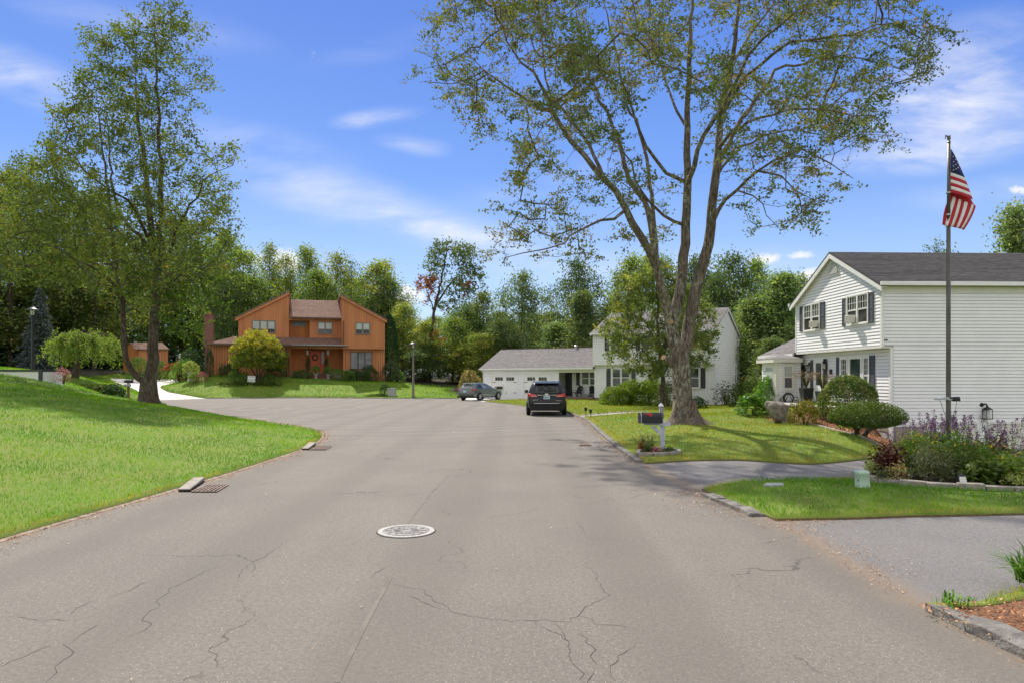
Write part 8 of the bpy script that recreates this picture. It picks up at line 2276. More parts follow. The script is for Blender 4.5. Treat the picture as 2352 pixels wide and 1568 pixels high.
def us_flag():
  """hangs from the pole, folded once: canton and six lower stripes in front, the fly end dropping behind"""
  Y = FPY
  mr = plain('flag_red', (.42, .018, .035), .85, (.38, .014, .03), 8)
  mw = plain('flag_white', (.72, .70, .70), .85, (.68, .66, .66), 8)
  mb_ = plain('flag_blue', (.025, .035, .13), .85, (.02, .028, .11), 8)
  def fp(x, y, d):
    p = px((2550 + .3316 * x) * .7656, (380 + .3316 * y) * .7656, Y + d); return p
  T = thing('flag', 'red, white and blue striped flag with stars hanging limp from the pole', 'flag', fp(912, 205, 0))
  def front(s, t):      # s across 0..1, t down 0..1
    y0 = 205 + (600 - 205) * t
    xr = np.interp(t, [0, .1, .3, .55, .8, 1], [914, 933, 985, 1042, 1082, 1112]); yr = np.interp(t, [0, .1, .3, .55, .8, 1], [205, 232, 338, 470, 580, 660])
    x = 912 + (xr - 912) * s; y = y0 + (yr - y0) * (s ** 1.25)
    return fp(x, y, -.05 - .05 * math.sin(s * 3.1) - .03 * math.sin(s * 7 + t * 5))
  def strip(name, t0, t1, mat):
    m = MB(); n, k = 14, 4; vv = [front(i / n, t0 + (t1 - t0) * j / k) for i in range(n + 1) for j in range(k + 1)]
    m.add(vv, [(i * (k + 1) + j, (i + 1) * (k + 1) + j, (i + 1) * (k + 1) + j + 1, i * (k + 1) + j + 1) for i in range(n) for j in range(k)])
    o = m.build(name, mat, T, smooth=True); so = o.modifiers.new('cloth', 'SOLIDIFY'); so.thickness = .004; so.offset = 0; return o
  ct = strip('canton', 0, 7 / 13, mb_)
  for i in range(6): strip('stripe', (7 + i) / 13, (8 + i) / 13 , (mw, mr)[i % 2])
  m = MB()
  for (sx, sy) in ((935, 272), (958, 301), (977, 329), (938, 318), (958, 344), (937, 358), (978, 372), (990, 352), (960, 385), (936, 395)):
    c = fp(sx, sy, -.13); pts = []
    for k in range(10):
      r = .016 if k % 2 == 0 else .0065; a = math.pi / 2 + k * math.pi / 5; pts.append(c + Vector((r * math.cos(a), 0, r * math.sin(a))))
    m.add([c] + pts, [(0, 1 + k, 1 + (k + 1) % 10) for k in range(10)])
  m.build('stars', mw, ct)
  top = [(915, 602), (960, 628), (1000, 645), (1050, 665), (1112, 690), (1138, 722)]
  bot = [(835, 888), (880, 900), (925, 908), (965, 918), (1005, 926), (1030, 937)]
  def lerp(L, s):
    k = min(len(L) - 2, int(s * (len(L) - 1))); u = s * (len(L) - 1) - k; return (L[k][0] * (1 - u) + L[k + 1][0] * u, L[k][1] * (1 - u) + L[k + 1][1] * u)
  def back(s, t):
    a, b = lerp(top, s), lerp(bot, s)
    bend = 1 - (1 - t) ** 1.5
    x = a[0] + (b[0] - a[0]) * (t * .55 + .45 * t * t); y = a[1] + (b[1] - a[1]) * t
    if s < .35: x -= 26 * math.sin(math.pi * t) * (1 - s / .35)
    return fp(x, y, .03 - .05 * t + .05 * math.sin(s * 14 + 1) * t)
  nS = 9
  for i in range(nS):
    m = MB(); n, k = 12, 3; vv = [back((i + j / k) / nS, q / n) for q in range(n + 1) for j in range(k + 1)]
    m.add(vv, [(q * (k + 1) + j, (q + 1) * (k + 1) + j, (q + 1) * (k + 1) + j + 1, q * (k + 1) + j + 1) for q in range(n) for j in range(k)])
    o = m.build('stripe', (mr, mw)[i % 2], T, smooth=True); so = o.modifiers.new('cloth', 'SOLIDIFY'); so.thickness = .004; so.offset = 0
  m = MB(); n = 10
  vv = [front(i / n, .97) + Vector((0, .05, 0)) for i in range(n + 1)] + [back(i / n, .06) for i in range(n + 1)]
  m.add(vv, [(i, i + 1, n + 2 + i, n + 1 + i) for i in range(n)]); o = m.build('fold', mr, T, smooth=True)
  m = MB(); m.tube([fp(912, 205, 0), fp(911, 605, 0)], .008, 5); m.build('hoist_rope', mw, T)
us_flag()
def black_mailbox():
  """on the near right lawn, numbers on the post"""
  p = gp(1522, 1036, .06); Y = p.y
  T = thing('mailbox', 'black mailbox with red flag on a grey-blue wooden post numbered 80', 'mailbox', (p.x, Y, .05))
  def q(x, y, d=0.0): return px((1880 + .12114 * x) * .7656, (1190 + .12114 * y) * .7656, Y + d)
  sc = .12114 * .7656 / F * Y
  def bx(m, x0, x1, y0, y1, d0, d1):
    a, b = q(x0, y1), q(x1, y0); m.box(a.x, b.x, Y + d0, Y + d1, a.z, b.z)
  m = MB()
  a = q(842, 1250); b = q(940, 715)
  m.box(a.x, b.x, Y - .05, Y + .06, -.05, b.z)
  m.box(q(815, 0).x, q(905, 0).x, Y - .045, Y + .05, b.z, q(0, 232).z); po = m.build('post', M_mailgrey, T, bevel=.006)
  cx = (q(800, 0).x + q(900, 0).x) / 2; w_ = (q(900, 0).x - q(795, 0).x) / 2; zc = q(0, 232).z
  m = MB(); m.box(cx - w_ * 1.05, cx + w_ * 1.05, Y - w_, Y + w_, zc, zc + .02)
  m.add([(cx - w_ * .8, Y - w_ * .8, zc + .02), (cx + w_ * .8, Y - w_ * .8, zc + .02), (cx + w_ * .8, Y + w_ * .8, zc + .02), (cx - w_ * .8, Y + w_ * .8, zc + .02),
           (cx - w_, Y - w_, zc + .03), (cx + w_, Y - w_, zc + .03), (cx + w_, Y + w_, zc + .03), (cx - w_, Y + w_, zc + .03), (cx, Y, q(0, 140).z)], [(0, 1, 5, 4), (1, 2, 6, 5), (2, 3, 7, 6), (3, 0, 4, 7), (4, 5, 8), (5, 6, 8), (6, 7, 8), (7, 4, 8)])
  m.build('finial', M_whtrim, T)
  m = MB(); bx(m, 400, 1070, 625, 708, -.09, -.052); m.v = [(x, y, z + (.035 if x < q(520, 0).x and z < q(0, 660).z else 0)) for x, y, z in m.v]; m.build('cross_arm', M_mailgrey, T)
  m = MB(); A = [q(575, 712), q(700, 712), q(845, 880), q(845, 975)]
  m.prism([(v.x, v.z) for v in A], lambda a, b: (a, Y - .085, b), lambda a, b: (a, Y - .055, b)); m.build('brace', M_mailgrey, T)
  m = MB(); x0, x1 = q(320, 0).x, q(830, 0).x; z0, z1 = q(0, 630).z, q(0, 372).z
  wy = .11; prof = [(-wy, z0), (wy, z0), (wy, z0 + (z1 - z0) * .62)] + [(wy * math.cos(t), z0 + (z1 - z0) * (.62 + .38 * math.sin(t))) for t in np.linspace(.2, math.pi - .2, 9)] + [(-wy, z0 + (z1 - z0) * .62)]
  yb = Y - .17
  m.prism(prof, lambda a, b: (x0, yb + a, b), lambda a, b: (x1, yb + a, b)); bo = m.build('box', M_black_metal, T, smooth=False)
  m = MB(); m.prism([(a * 1.04, b) for a, b in prof], lambda a, b: (x0 - .055, yb + a, b), lambda a, b: (x0 - .02, yb + a, b)); m.build('box_door', M_black_metal, T)
  m = MB(); m.prism([(a * .98, b) for a, b in prof], lambda a, b: (x0 - .02, yb + a, b), lambda a, b: (x0, yb + a, b)); m.build('box_rim', M_galv, T)
  m = MB(); yf = yb - wy - .006
  P2 = [q(375, 382), q(565, 385), q(568, 450), q(545, 465), q(510, 440), q(480, 412), q(378, 402)]
  m.prism([(v.x, v.z) for v in P2], lambda a, b: (a, yf - .004, b), lambda a, b: (a, yf, b)); m.build('signal_flag', M_redflag, T)
  m = MB(); bx(m, 826, 898, 232, 385, -.062, -.05); pq = m.build('number_plate', M_slate, T)
  m = MB(); yy = Y - .066
  for cz, rr, rz in ((290, 24, 26), (350, 26, 28)):
    c = q(862, cz); m.tube([(c.x + rr * sc * math.cos(6.283 * k / 14), yy, c.z + rz * sc * math.sin(6.283 * k / 14)) for k in range(15)], .0045, 5)
  m.build('digit', M_whtrim, pq, bevel=0)
  m = MB(); c = q(870, 465); yy = Y - .06
  m.tube([(c.x + 34 * sc * math.cos(6.283 * k / 18), yy, c.z + 58 * sc * math.sin(6.283 * k / 18)) for k in range(19)], .006, 6); m.build('digit', M_black_metal, T)
  B = thing('mailbox_bed', 'small bed edged with grey timbers round the mailbox post', 'garden bed', (p.x, Y, 0))
  cor = [gp(1462, 1050, .04), gp(1478, 1046, .0), gp(1515, 1046, .0), gp(1566, 1041, .0), gp(1562, 1034, .0), gp(1538, 1032, 0), gp(1500, 1031, 0), gp(1466, 1036, 0)]
  cor = [gp(u, v, .10) for u, v in ((1464, 1042), (1500, 1042.5), (1535, 1041), (1562, 1037), (1556, 1033), (1540, 1030.5), (1500, 1030), (1468, 1034))]
  for i in range(len(cor)):
    a, b = cor[i], cor[(i + 1) % len(cor)]
    d = (b - a); d.z = 0; L = d.length; d.normalize(); n = Vector((-d.y, d.x, 0)) * .045
    m = MB(); a2, b2 = a + d * .01, b - d * .01
    m.hexa([a2 - n - Vector((0, 0, .12)), b2 - n - Vector((0, 0, .12)), b2 + n - Vector((0, 0, .12)), a2 + n - Vector((0, 0, .12)), a2 - n + Vector((0, 0, .04)), b2 - n + Vector((0, 0, .04)), b2 + n + Vector((0, 0, .04)), a2 + n + Vector((0, 0, .04))]); m.build('edging_timber', M_stone, B, bevel=.01)
  m = MB(); m.prism([(c.x, c.y) for c in cor], lambda a, b: (a, b, .02), lambda a, b: (a, b, .095)); m.build('bed_soil', M_soil, B)
black_mailbox()
def small_mailboxes():
  Y = 54.6; x = at(1156, 919, Y); g = H(x, Y)
  T = thing('mailbox', 'dark mailbox on a white post in front of the garage doors', 'mailbox', (x, Y, g))
  m = MB(); m.box(x - .055, x + .055, Y - .055, Y + .055, g, g + 1.35); m.add([(x - .09, Y - .09, g + 1.35), (x + .09, Y - .09, g + 1.35), (x + .09, Y + .09, g + 1.35), (x - .09, Y + .09, g + 1.35), (x, Y, g + 1.5)], [(0, 1, 4), (1, 2, 4), (2, 3, 4), (3, 0, 4), (3, 2, 1, 0)]); m.box(x - .5, x + .05, Y - .12, Y - .06, g + .86, g + .93); m.build('post', M_whtrim, T)
  m = MB(); prof = [(-.1, 0), (.1, 0), (.1, .15)] + [(.1 * math.cos(t), .15 + .09 * math.sin(t)) for t in np.linspace(.3, 2.84, 6)] + [(-.1, .15)]
  m.prism(prof, lambda a, b: (x - .55, Y - .1 + a, g + .94 + b), lambda a, b: (x - .06, Y - .1 + a, g + .94 + b)); m.build('box', M_black_metal, T)
  m = MB(); m.tube([(x + .18, Y - .06, g + .55), (x + .24, Y - .06, g + .8), (x + .3, Y - .06, g + .55)], .014, 4); m.build('hanging_ornament', M_black_metal, T)
  Y = 50.5; x = at(295, 915, Y); g = EYE - (915 - 866) / F * Y
  T = thing('mailbox', 'black mailbox with grey paper tube on a brown wooden post left of the forked tree', 'mailbox', (x, Y, g))
  zt = EYE - (873 - 866) / F * Y
  m = MB(); m.box(x - .07, x + .07, Y - .07, Y + .07, g - .2, zt - .2); m.build('post', M_postwood, T)
  m = MB(); m.prism([(a * 1.1, b) for a, b in prof], lambda a, b: (x - .26, Y + a, zt - .18 + b), lambda a, b: (x + .3, Y + a, zt - .18 + b)); m.build('box', M_black_metal, T)
  m = MB(); m.tube([(x - .26, Y - .1, zt - .36), (x + .2, Y - .1, zt - .36)], .11, 10); m.build('paper_tube', M_greybox, T)
small_mailboxes()
def trailer():
  Y = 42.0
  def q(u, v, d=0): return px(u, v, Y + d)
  T = thing('utility_trailer', 'white-sided box with black frame half hidden behind the left lawn crest', 'trailer', (q(60, 880).x, Y, 1.4))
  xl, xr = q(-90, 0).x, q(97, 0).x; zt = q(0, 848).z; zb = 1.2
  m = MB(); m.box(xl, xr - .08, Y, Y + 2.0, zb, zt - .12); m.build('side_panel', M_whtrim, T)
  m = MB()
  m.box(xl, xr, Y - .06, Y + 2.06, zt - .12, zt); m.box(xr - .2, xr, Y - .06, Y + .04, zb, zt - .12)
  m.build('frame', M_shutter, T)
  m = MB(); m.box(xr - .01, xr + .02, Y + .05, Y + 1.9, zb, zt - .14); m.build('end_panel', M_whtrim, T)
trailer()
def boxes():
  p = gp(1982, 1129, .02); Y = p.y
  T = thing('utility_pedestal', 'pale green telephone pedestal leaning slightly beside the flower bed', 'utility box', (p.x, Y, 0))
  c = p.x; w_ = .108; h = (1129 - 1079) / F * Y
  m = MB(); n = 20; vs = []; prof = [(1.12, 0), (1.12, .035), (1.0, .04), (.96, h * .82), (.99, h * .83), (1.0, h * .93), (.85, h * .99), (.4, h)]
  for r, z in prof:
    for k in range(n):
      a = 6.283 * k / n; cx_, sx_ = math.cos(a), math.sin(a)
      vs.append((c + w_ * r * math.copysign(abs(cx_) ** .6, cx_) - z * .06, Y + .09 * r * math.copysign(abs(sx_) ** .6, sx_), z + .02))
  fs = [(i * n + k, i * n + (k + 1) % n, (i + 1) * n + (k + 1) % n, (i + 1) * n + k) for i in range(len(prof) - 1) for k in range(n)] + [tuple((len(prof) - 1) * n + k for k in range(n))]
  m.add(vs, fs); m.build('body', M_greenbox, T, smooth=True)
  m = MB(); m.box(c - w_ * 1.05, c + w_ * 1.05, Y - .097, Y + .09, .09, .1); m.build('seam', M_greybox, T)
  m = MB(); m.lathe((c - w_ * .75 - .02, Y - .06, h * .62), [(.018, -.005), (.018, .005)], 10, axis='Y'); m.build('lock', M_iron, T)
  a = [gp(1752, 1121, .05), gp(1800, 1121, .05), gp(1800, 1116, .05), gp(1760, 1116, .05)]
  T = thing('valve_box_lid', 'pale grey flat lid sunk in the grass between the driveways', 'utility lid', a[0])
  m = MB(); m.prism([(v.x, v.y) for v in a], lambda x, y: (x, y, .0), lambda x, y: (x, y, .115)); m.build('lid', M_greybox, T, bevel=.01)
  Y = 63.4; x = at(900, 905, Y); g = H(x, Y)
  T = thing('utility_cabinet', 'grey ribbed utility box on the far kerb beside the round shrub', 'utility box', (x, Y, g))
  m = MB(); m.box(x - .38, x + .38, Y - .3, Y + .3, g, g + .72); m.build('body', M_greybox, T, bevel=.03)
  for k in range(5):
    m = MB(); m.box(x - .32, x + .2, Y - .315, Y - .3, g + .15 + .09 * k, g + .19 + .09 * k); m.build('rib', M_galv, T)
  m = MB(); m.box(x - .42, x + .42, Y - .34, Y + .34, g + .72, g + .78); m.build('lid', M_galv, T)
  x = at(2210, 0, 11.55); Y = 11.55
  T = thing('spotlight', 'small square black spotlight at the front edge of the flower bed', 'garden light', (x, Y, .05))
  m = MB(); m.hexa([(x - .07, Y - .03, .12), (x + .07, Y - .03, .12), (x + .07, Y + .05, .12), (x - .07, Y + .05, .12), (x - .065, Y, .26), (x + .065, Y, .26), (x + .06, Y + .07, .24), (x - .06, Y + .07, .24)]); m.build('head', M_black_metal, T, bevel=.01)
  m = MB(); m.hexa([(x - .058, Y - .036, .13), (x + .058, Y - .036, .13), (x + .058, Y - .03, .13), (x - .058, Y - .03, .13), (x - .055, Y - .010, .225), (x + .055, Y - .010, .225), (x + .055, Y - .004, .225), (x - .055, Y - .004, .225)]); m.build('lens', M_lampglass, T)
  m = MB(); m.tube([(x, Y + .02, -.05), (x, Y + .02, .13)], .012, 6); m.build('stake', M_black_metal, T)
boxes()
def path_lights():
  for i, (u, vt, vb) in enumerate(((1345, 932, 957), (1356, 936, 962))):
    p = gp(u, vb, .03); h = (vb - vt) / F * p.y
    T = thing('path_light', ('small black path light left of its twin beside the flagstone path', 'small black path light nearer the road kerb, right of its twin')[i], 'path light', (p.x, p.y, .03), 'pair of path lights')
    m = MB(); m.tube([(p.x, p.y, -.1), (p.x + .01, p.y, h - .2)], .012, 6); m.build('stake', M_black_metal, T)
    m = MB(); m.lathe((p.x + .01, p.y, h - .2), [(.05, 0), (.065, .13), (.085, .15), (.08, .17)], 10); m.build('head', M_black_metal, T)
path_lights()
def yard_sign():
  q = lawnpt(655, 1060); x, Y = q[0], q[1] - .1; g = H(x, Y)
  T = thing('yard_sign', 'white roofing sign on wire legs at the front of the maple bed', 'sign', (x, Y, g))
  w_, h = .33, .60; z0 = g + .42; tilt = -.05
  def P(a, b, d): return Vector((x + a * w_ + b * h * tilt * -1.2, Y + d, z0 + b * h + a * w_ * tilt * 1.2))
  m = MB(); m.hexa([P(-1.1, 0, 0), P(1.1, 0, 0), P(1.1, 0, .01), P(-1.1, 0, .01), P(-1.1, 1, 0), P(1.1, 1, 0), P(1.1, 1, .01), P(-1.1, 1, .01)]); b = m.build('board', M_whtrim, T)
  m = MB(); m.hexa([P(-1.0, .03, -.004), P(1.0, .03, -.004), P(1.0, .03, 0), P(-1.0, .03, 0), P(-1.0, .16, -.004), P(1.0, .16, -.004), P(1.0, .16, 0), P(-1.0, .16, 0)]); m.build('sign_band', plain('sign_lime', (.45, .55, .22), .6), b)
  M = Matrix(((1, 0, 0, x), (0, 0, -1, Y - .008), (0, 1, 0, z0 + .36 * h), (0, 0, 0, 1)))
  text_mesh('sign_text', 'ROOFING', .19, M, plain('sign_blue', (.05, .14, .40), .6), b)
  m = MB()
  for k, (a0, a1) in enumerate(((-.85, -.45), (-.4, .1), (.15, .85))): m.hexa([P(a0, .78, -.005), P(a1, .78, -.005), P(a1, .78, 0), P(a0, .78, 0), P(a0, .9, -.005), P(a1, .9, -.005), P(a1, .9, 0), P(a0, .9, 0)])
  m.build('small_lettering_rows', plain('sign_violet', (.28, .24, .42), .6), b)
  m = MB()
  for a in (-.45, .35): m.tube([P(a, .3, .012), P(a, -.75, .012)], .01, 4)
  m.build('wire_leg', M_galv, T)
yard_sign()
def adirondack(x, y, z, ang, label):
  T = thing('adirondack_chair', label, 'chair', (x, y, z), 'porch chairs')
  M = Matrix.Translation((x, y, z)) @ Matrix.Rotation(ang, 4, 'Z')
  def hx(p): return [M @ Vector(a) for a in p]
  mt = plain('charcoal_chair', (.035, .036, .04), .6)
  for i in range(5):
    x0 = -.25 + i * .1; tp = .98 - .05 * abs(i - 2) ** 1.5
    m = MB(); m.hexa(hx([(x0, .22, .3), (x0 + .09, .22, .3), (x0 + .09, .25, .3), (x0, .25, .3), (x0 - .015 + i * .004, .48, tp), (x0 + .095, .48, tp), (x0 + .095, .5, tp), (x0 - .015, .5, tp)])); m.build('back_slat', mt, T)
  m = MB(); m.hexa(hx([(-.26, -.3, .36), (.26, -.3, .36), (.26, .25, .27), (-.26, .25, .27), (-.26, -.3, .39), (.26, -.3, .39), (.26, .25, .3), (-.26, .25, .3)])); m.build('seat', mt, T)
  for s in (-1, 1):
    m = MB(); m.hexa(hx([(s * .28, -.35, .54), (s * .42, -.35, .54), (s * .40, .38, .54), (s * .30, .38, .54), (s * .28, -.35, .57), (s * .42, -.35, .57), (s * .40, .38, .57), (s * .30, .38, .57)])); m.build('armrest', mt, T)
    m = MB(); m.hexa(hx([(s * .29, -.3, 0), (s * .32, -.3, 0), (s * .32, -.2, 0), (s * .29, -.2, 0), (s * .29, -.3, .54), (s * .32, -.3, .54), (s * .32, -.2, .54), (s * .29, -.2, .54)])); m.build('leg', mt, T)
    m = MB(); m.hexa(hx([(s * .29, .38, 0), (s * .32, .38, 0), (s * .32, .46, 0), (s * .29, .46, 0), (s * .29, .1, .36), (s * .32, .1, .36), (s * .32, .2, .4), (s * .29, .2, .4)])); m.build('leg', mt, T)
fq = MH_FG.shift(-.8)
a_ = fq.sz(*r3(1685, 1130))[0]; p = fq.p(a_, 0, 0); adirondack(p.x, p.y, .27, R(-45), 'charcoal slatted armchair under the porch window of the middle house')
a_ = fq.sz(*r3(1925, 1130))[0]; p = fq.p(min(a_, MH_Lg - .45), 0, 0); adirondack(p.x, p.y, .27, R(10), 'charcoal slatted armchair cut by the porch corner post')
a_ = fq.sz(*r3(1790, 1130))[0]; p = fq.p(a_, -.3, 0)
T_ = thing('coffee_table', 'low pale table between the two porch chairs', 'table', (p.x, p.y, .27))
m = MB(); m.box(p.x - .45, p.x + .45, p.y - .25, p.y + .25, .44, .47); m.build('tabletop', M_greybox, T_)
for sx in (-.4, .4):
  for sy in (-.2, .2): m = MB(); m.box(p.x + sx - .02, p.x + sx + .02, p.y + sy - .02, p.y + sy + .02, .27, .44); m.build('leg', M_greybox, T_)

# --------- porch, boulder and slope of the flag house
def flag_house_yard():
  T = thing('porch', 'low grey-brown deck porch with steps at the entry of the flag house', 'porch', (13.2, 30.5, .4))
  for k in range(17):
    m = MB(); m.box(12.35, 14.52, 28.0 + .31 * k, 28.0 + .31 * (k + 1) - .008, .66, .70); m.build('deck_board', plain('grey_deck', (.50, .47, .44), .7) if k == 0 else MATS['grey_deck'], T)
  m = MB(); m.box(12.38, 14.5, 28.03, 33.2, .1, .655); m.build('porch_skirt', M_deck, T)
  m = MB(); m.box(11.75, 12.33, 28.3, 31.5, .1, .46); m.build('step', M_deck, T, bevel=.01); m = MB(); m.box(11.72, 12.34, 28.27, 31.53, .464, .50); m.build('step_tread', MATS['grey_deck'], T)
  m = MB(); m.box(12.6, 13.5, 27.3, 27.98, .0, .42); m.build('step', M_deck, T); m = MB(); m.box(12.57, 13.53, 27.27, 27.985, .424, .46); m.build('step_tread', MATS['grey_deck'], T)
  rng = np.random.default_rng(5)
  Y = 27.4; c = px(1788, 962, Y)
  bm = bmesh.new(); bmesh.ops.create_icosphere(bm, subdivisions=4, radius=1)
  for v in bm.verts:
    d = v.co.copy();
    d = Vector((math.copysign(abs(d.x) ** .5, d.x), math.copysign(abs(d.y) ** .6, d.y), math.copysign(abs(d.z) ** .42, d.z)))
    n = .06 * math.sin(5 * d.x + 3 * d.z) + .05 * math.sin(7 * d.z + 4 * d.y + 1) + .03 * math.sin(13 * d.x + 9 * d.y) + .02 * math.sin(23 * d.z + 17 * d.x)
    v.co = Vector((d.x * .40 * (1 + n) + .08 * (.6 - d.z) + (-.19 * d.z), d.y * .32 * (1 + n), d.z * .44 * (1 + n * .5)))
  for v in bm.verts:
    p_ = v.co * 9; v.co *= 1 + .022 * math.sin(p_.x * 1.3 + 2 * math.sin(p_.y)) * math.sin(p_.z * 1.1 + p_.y) + .012 * math.sin(p_.x * 3.1 + p_.z * 2.3)
  me = bpy.data.meshes.new('boulder'); bm.to_mesh(me); bm.free(); me.materials.append(M_boulder); me.polygons.foreach_set('use_smooth', [True] * len(me.polygons))
  o = bpy.data.objects.new('boulder', me); put(o); o.location = (c.x, Y, .14 + .36); tag(o, 'upright grey boulder between the lime hosta and the golden shrub', 'boulder')
  q = px(1812, 915, 32.6);
  T2 = thing('hose_reel', 'black coiled garden hose standing on the porch below the entry window', 'hose', (q.x, 32.6, .7))
  m = MB()
  for k in range(4):
    r = .2 + .02 * k
    m.tube([(q.x + r * math.cos(t), 32.6 + .03 * k, .92 + r * .95 * math.sin(t)) for t in np.linspace(-.9, 4.05, 18)], .018, 6)
  m.tube([(q.x + .2, 32.55, .95), (q.x + .36, 32.5, .98), (q.x + .42, 32.5, .88), (q.x + .3, 32.5, .82), (q.x + .15, 32.5, .84)], .018, 6); m.build('hose', M_black_metal, T2)
  m = MB(); m.tube([(q.x - .2, 32.6, .7), (q.x, 32.6, 1.15), (q.x + .2, 32.6, .7)], .02, 6); m.build('stand', M_black_metal, T2)
  E = spline([(10.75, 28.3), (10.78, 27), (11.12, 25.2), (10.95, 23), (10.82, 21.2), (11.35, 20.3)], .35)
  T3 = thing('bed_edging', 'thin pale strip edging between the dry lawn and the bark slope', 'edging', (10.8, 24, 0))
  mm = MB()
  for i in range(len(E) - 1):
    (xa, ya), (xb, yb) = E[i], E[i + 1]; za, zb = H(xa, ya), H(xb, yb)
    d = Vector((xb - xa, yb - ya)).normalized(); n = Vector((-d.y, d.x)) * .03
    mm.hexa([(xa - n.x, ya - n.y, za), (xb - n.x, yb - n.y, zb), (xb + n.x, yb + n.y, zb), (xa + n.x, ya + n.y, za), (xa - n.x, ya - n.y, za + .10), (xb - n.x, yb - n.y, zb + .10), (xb + n.x, yb + n.y, zb + .10), (xa + n.x, ya + n.y, za + .10)])
  mm.build('strip', M_flag, T3)
flag_house_yard()

# --------- edging blocks of the flower bed
def bed_edging():
  T = thing('flower_bed_wall', 'curved row of tan stone blocks edging the flower bed', 'edging', (7.5, 11.3, 0))
  P = spline([(6.42, 12.95), (6.46, 12.4), (6.62, 11.85), (7.0, 11.5), (7.6, 11.27), (8.4, 11.05), (9.4, 10.93), (10.6, 10.88), (12, 10.9)], .02)
  P = [Vector(p) for p in P]
  rng = random.Random(3); i = 0
  while i < len(P) - 2:
    L = rng.uniform(.26, .46); a = P[i]; j = i
    while j < len(P) - 1 and (P[j] - a).length < L: j += 1
    b = P[j]; d = (b - a).normalized(); n = Vector((-d.y, d.x)) * -1
    if n.dot(Vector((7, 14)) - a) < 0: n = -n
    w_ = .16; h = .125 + rng.uniform(-.015, .02); e = .008
    m = MB(); a2 = a + d * e; b2 = b - d * e
    j2 = lambda: rng.uniform(-.008, .008)
    m.hexa([(a2.x, a2.y, -.05), (b2.x, b2.y, -.05), (b2.x + n.x * w_, b2.y + n.y * w_, -.05), (a2.x + n.x * w_, a2.y + n.y * w_, -.05), (a2.x + j2(), a2.y + j2(), h + j2()), (b2.x + j2(), b2.y + j2(), h + j2()), (b2.x + n.x * w_, b2.y + n.y * w_, h + j2()), (a2.x + n.x * w_, a2.y + n.y * w_, h + j2())])
    m.build('stone_block', M_stone, T, bevel=.014)
    i = j
bed_edging()

# --------- kerbs
def kerb_run(pts, name, kind_mat, w, h, seed, lmin, lmax, side, broken=.0):
  """old kerb made of single lumps under one strip"""
  rng = random.Random(seed)
  P = [Vector(p) for p in pts]
  base = MB()
  for a, b in zip(P[:-1], P[1:]):
    d = (b - a).normalized(); n = Vector((-d.y, d.x)) * side
    base.hexa([(a.x - n.x * .02, a.y - n.y * .02, -.03), (b.x - n.x * .02, b.y - n.y * .02, -.03), (b.x + n.x * w, b.y + n.y * w, -.03), (a.x + n.x * w, a.y + n.y * w, -.03), (a.x, a.y, .022), (b.x, b.y, .022), (b.x + n.x * w, b.y + n.y * w, h * .7), (a.x + n.x * w, a.y + n.y * w, h * .7)])
  o = base.build(name, kind_mat, None); o['kind'] = 'structure'
  i = 0
  seg = []; acc = 0
  fine = []
  for a, b in zip(P[:-1], P[1:]):
    m = max(1, int((b - a).length / .05)); fine += [a.lerp(b, k / m) for k in range(m)]
  while i < len(fine) - 3:
    L = rng.uniform(lmin, lmax) * max(1, fine[i].y / 18); a = fine[i]; j = i
    while j < len(fine) - 1 and (fine[j] - a).length < L: j += 1
    b = fine[j]
    if rng.random() > broken:
      d = (b - a).normalized(); n = Vector((-d.y, d.x)) * side
      m = MB(); k = 5; vs = []
      for q in range(k + 1):
        t = q / k; e = math.sin(math.pi * min(1, max(0, t))) ** .3 if 0 < t < 1 else .45
        c = a.lerp(b, .02 + .96 * t); hh = h * (.75 + .35 * rng.random()) * (.55 + .45 * e)
        for dx, z in ((-.015, -.02), (.01, hh * .62), (w * .3, hh), (w * .75, hh * 1.02), (w, hh * .8), (w * 1.02, -.02)):
          vs.append((c.x + n.x * (dx + rng.uniform(-.012, .012)), c.y + n.y * (dx + rng.uniform(-.012, .012)), z + rng.uniform(-.008, .008)))
      fs = [(q * 6 + r, (q + 1) * 6 + r, (q + 1) * 6 + r + 1, q * 6 + r + 1) for q in range(k) for r in range(5)] + [tuple(range(6)), tuple(k * 6 + r for r in range(5, -1, -1))]
      m.add(vs, fs); m.build('kerb_block', kind_mat, o, smooth=False, bevel=.008)
    i = j + 1
def sub(pts, y0, y1): return [p for p in pts if y0 <= p[1] <= y1]
kerb_run(sub(RK, 15.1, 36), 'right_kerb', M_curb, .17, .07, 1, .5, .9, 1, .12)
kerb_run(sub(RK, 9.1, 11.45), 'island_kerb', M_curb, .22, .075, 2, .28, .5, 1, .1)
kerb_run([(p[0] + .16, p[1]) for p in sub(RK, -3, 5.65)], 'near_kerb', M_curb, .27, .10, 3, .7, 1.1, 1)
kerb_run(sub(LK, 2, 34), 'left_kerb', M_sand, .06, .008, 4, .6, 1.2, -1, 2)
kerb_run(FK[::-1], 'far_kerb', M_curb, .14, .09, 5, .9, 1.4, -1)
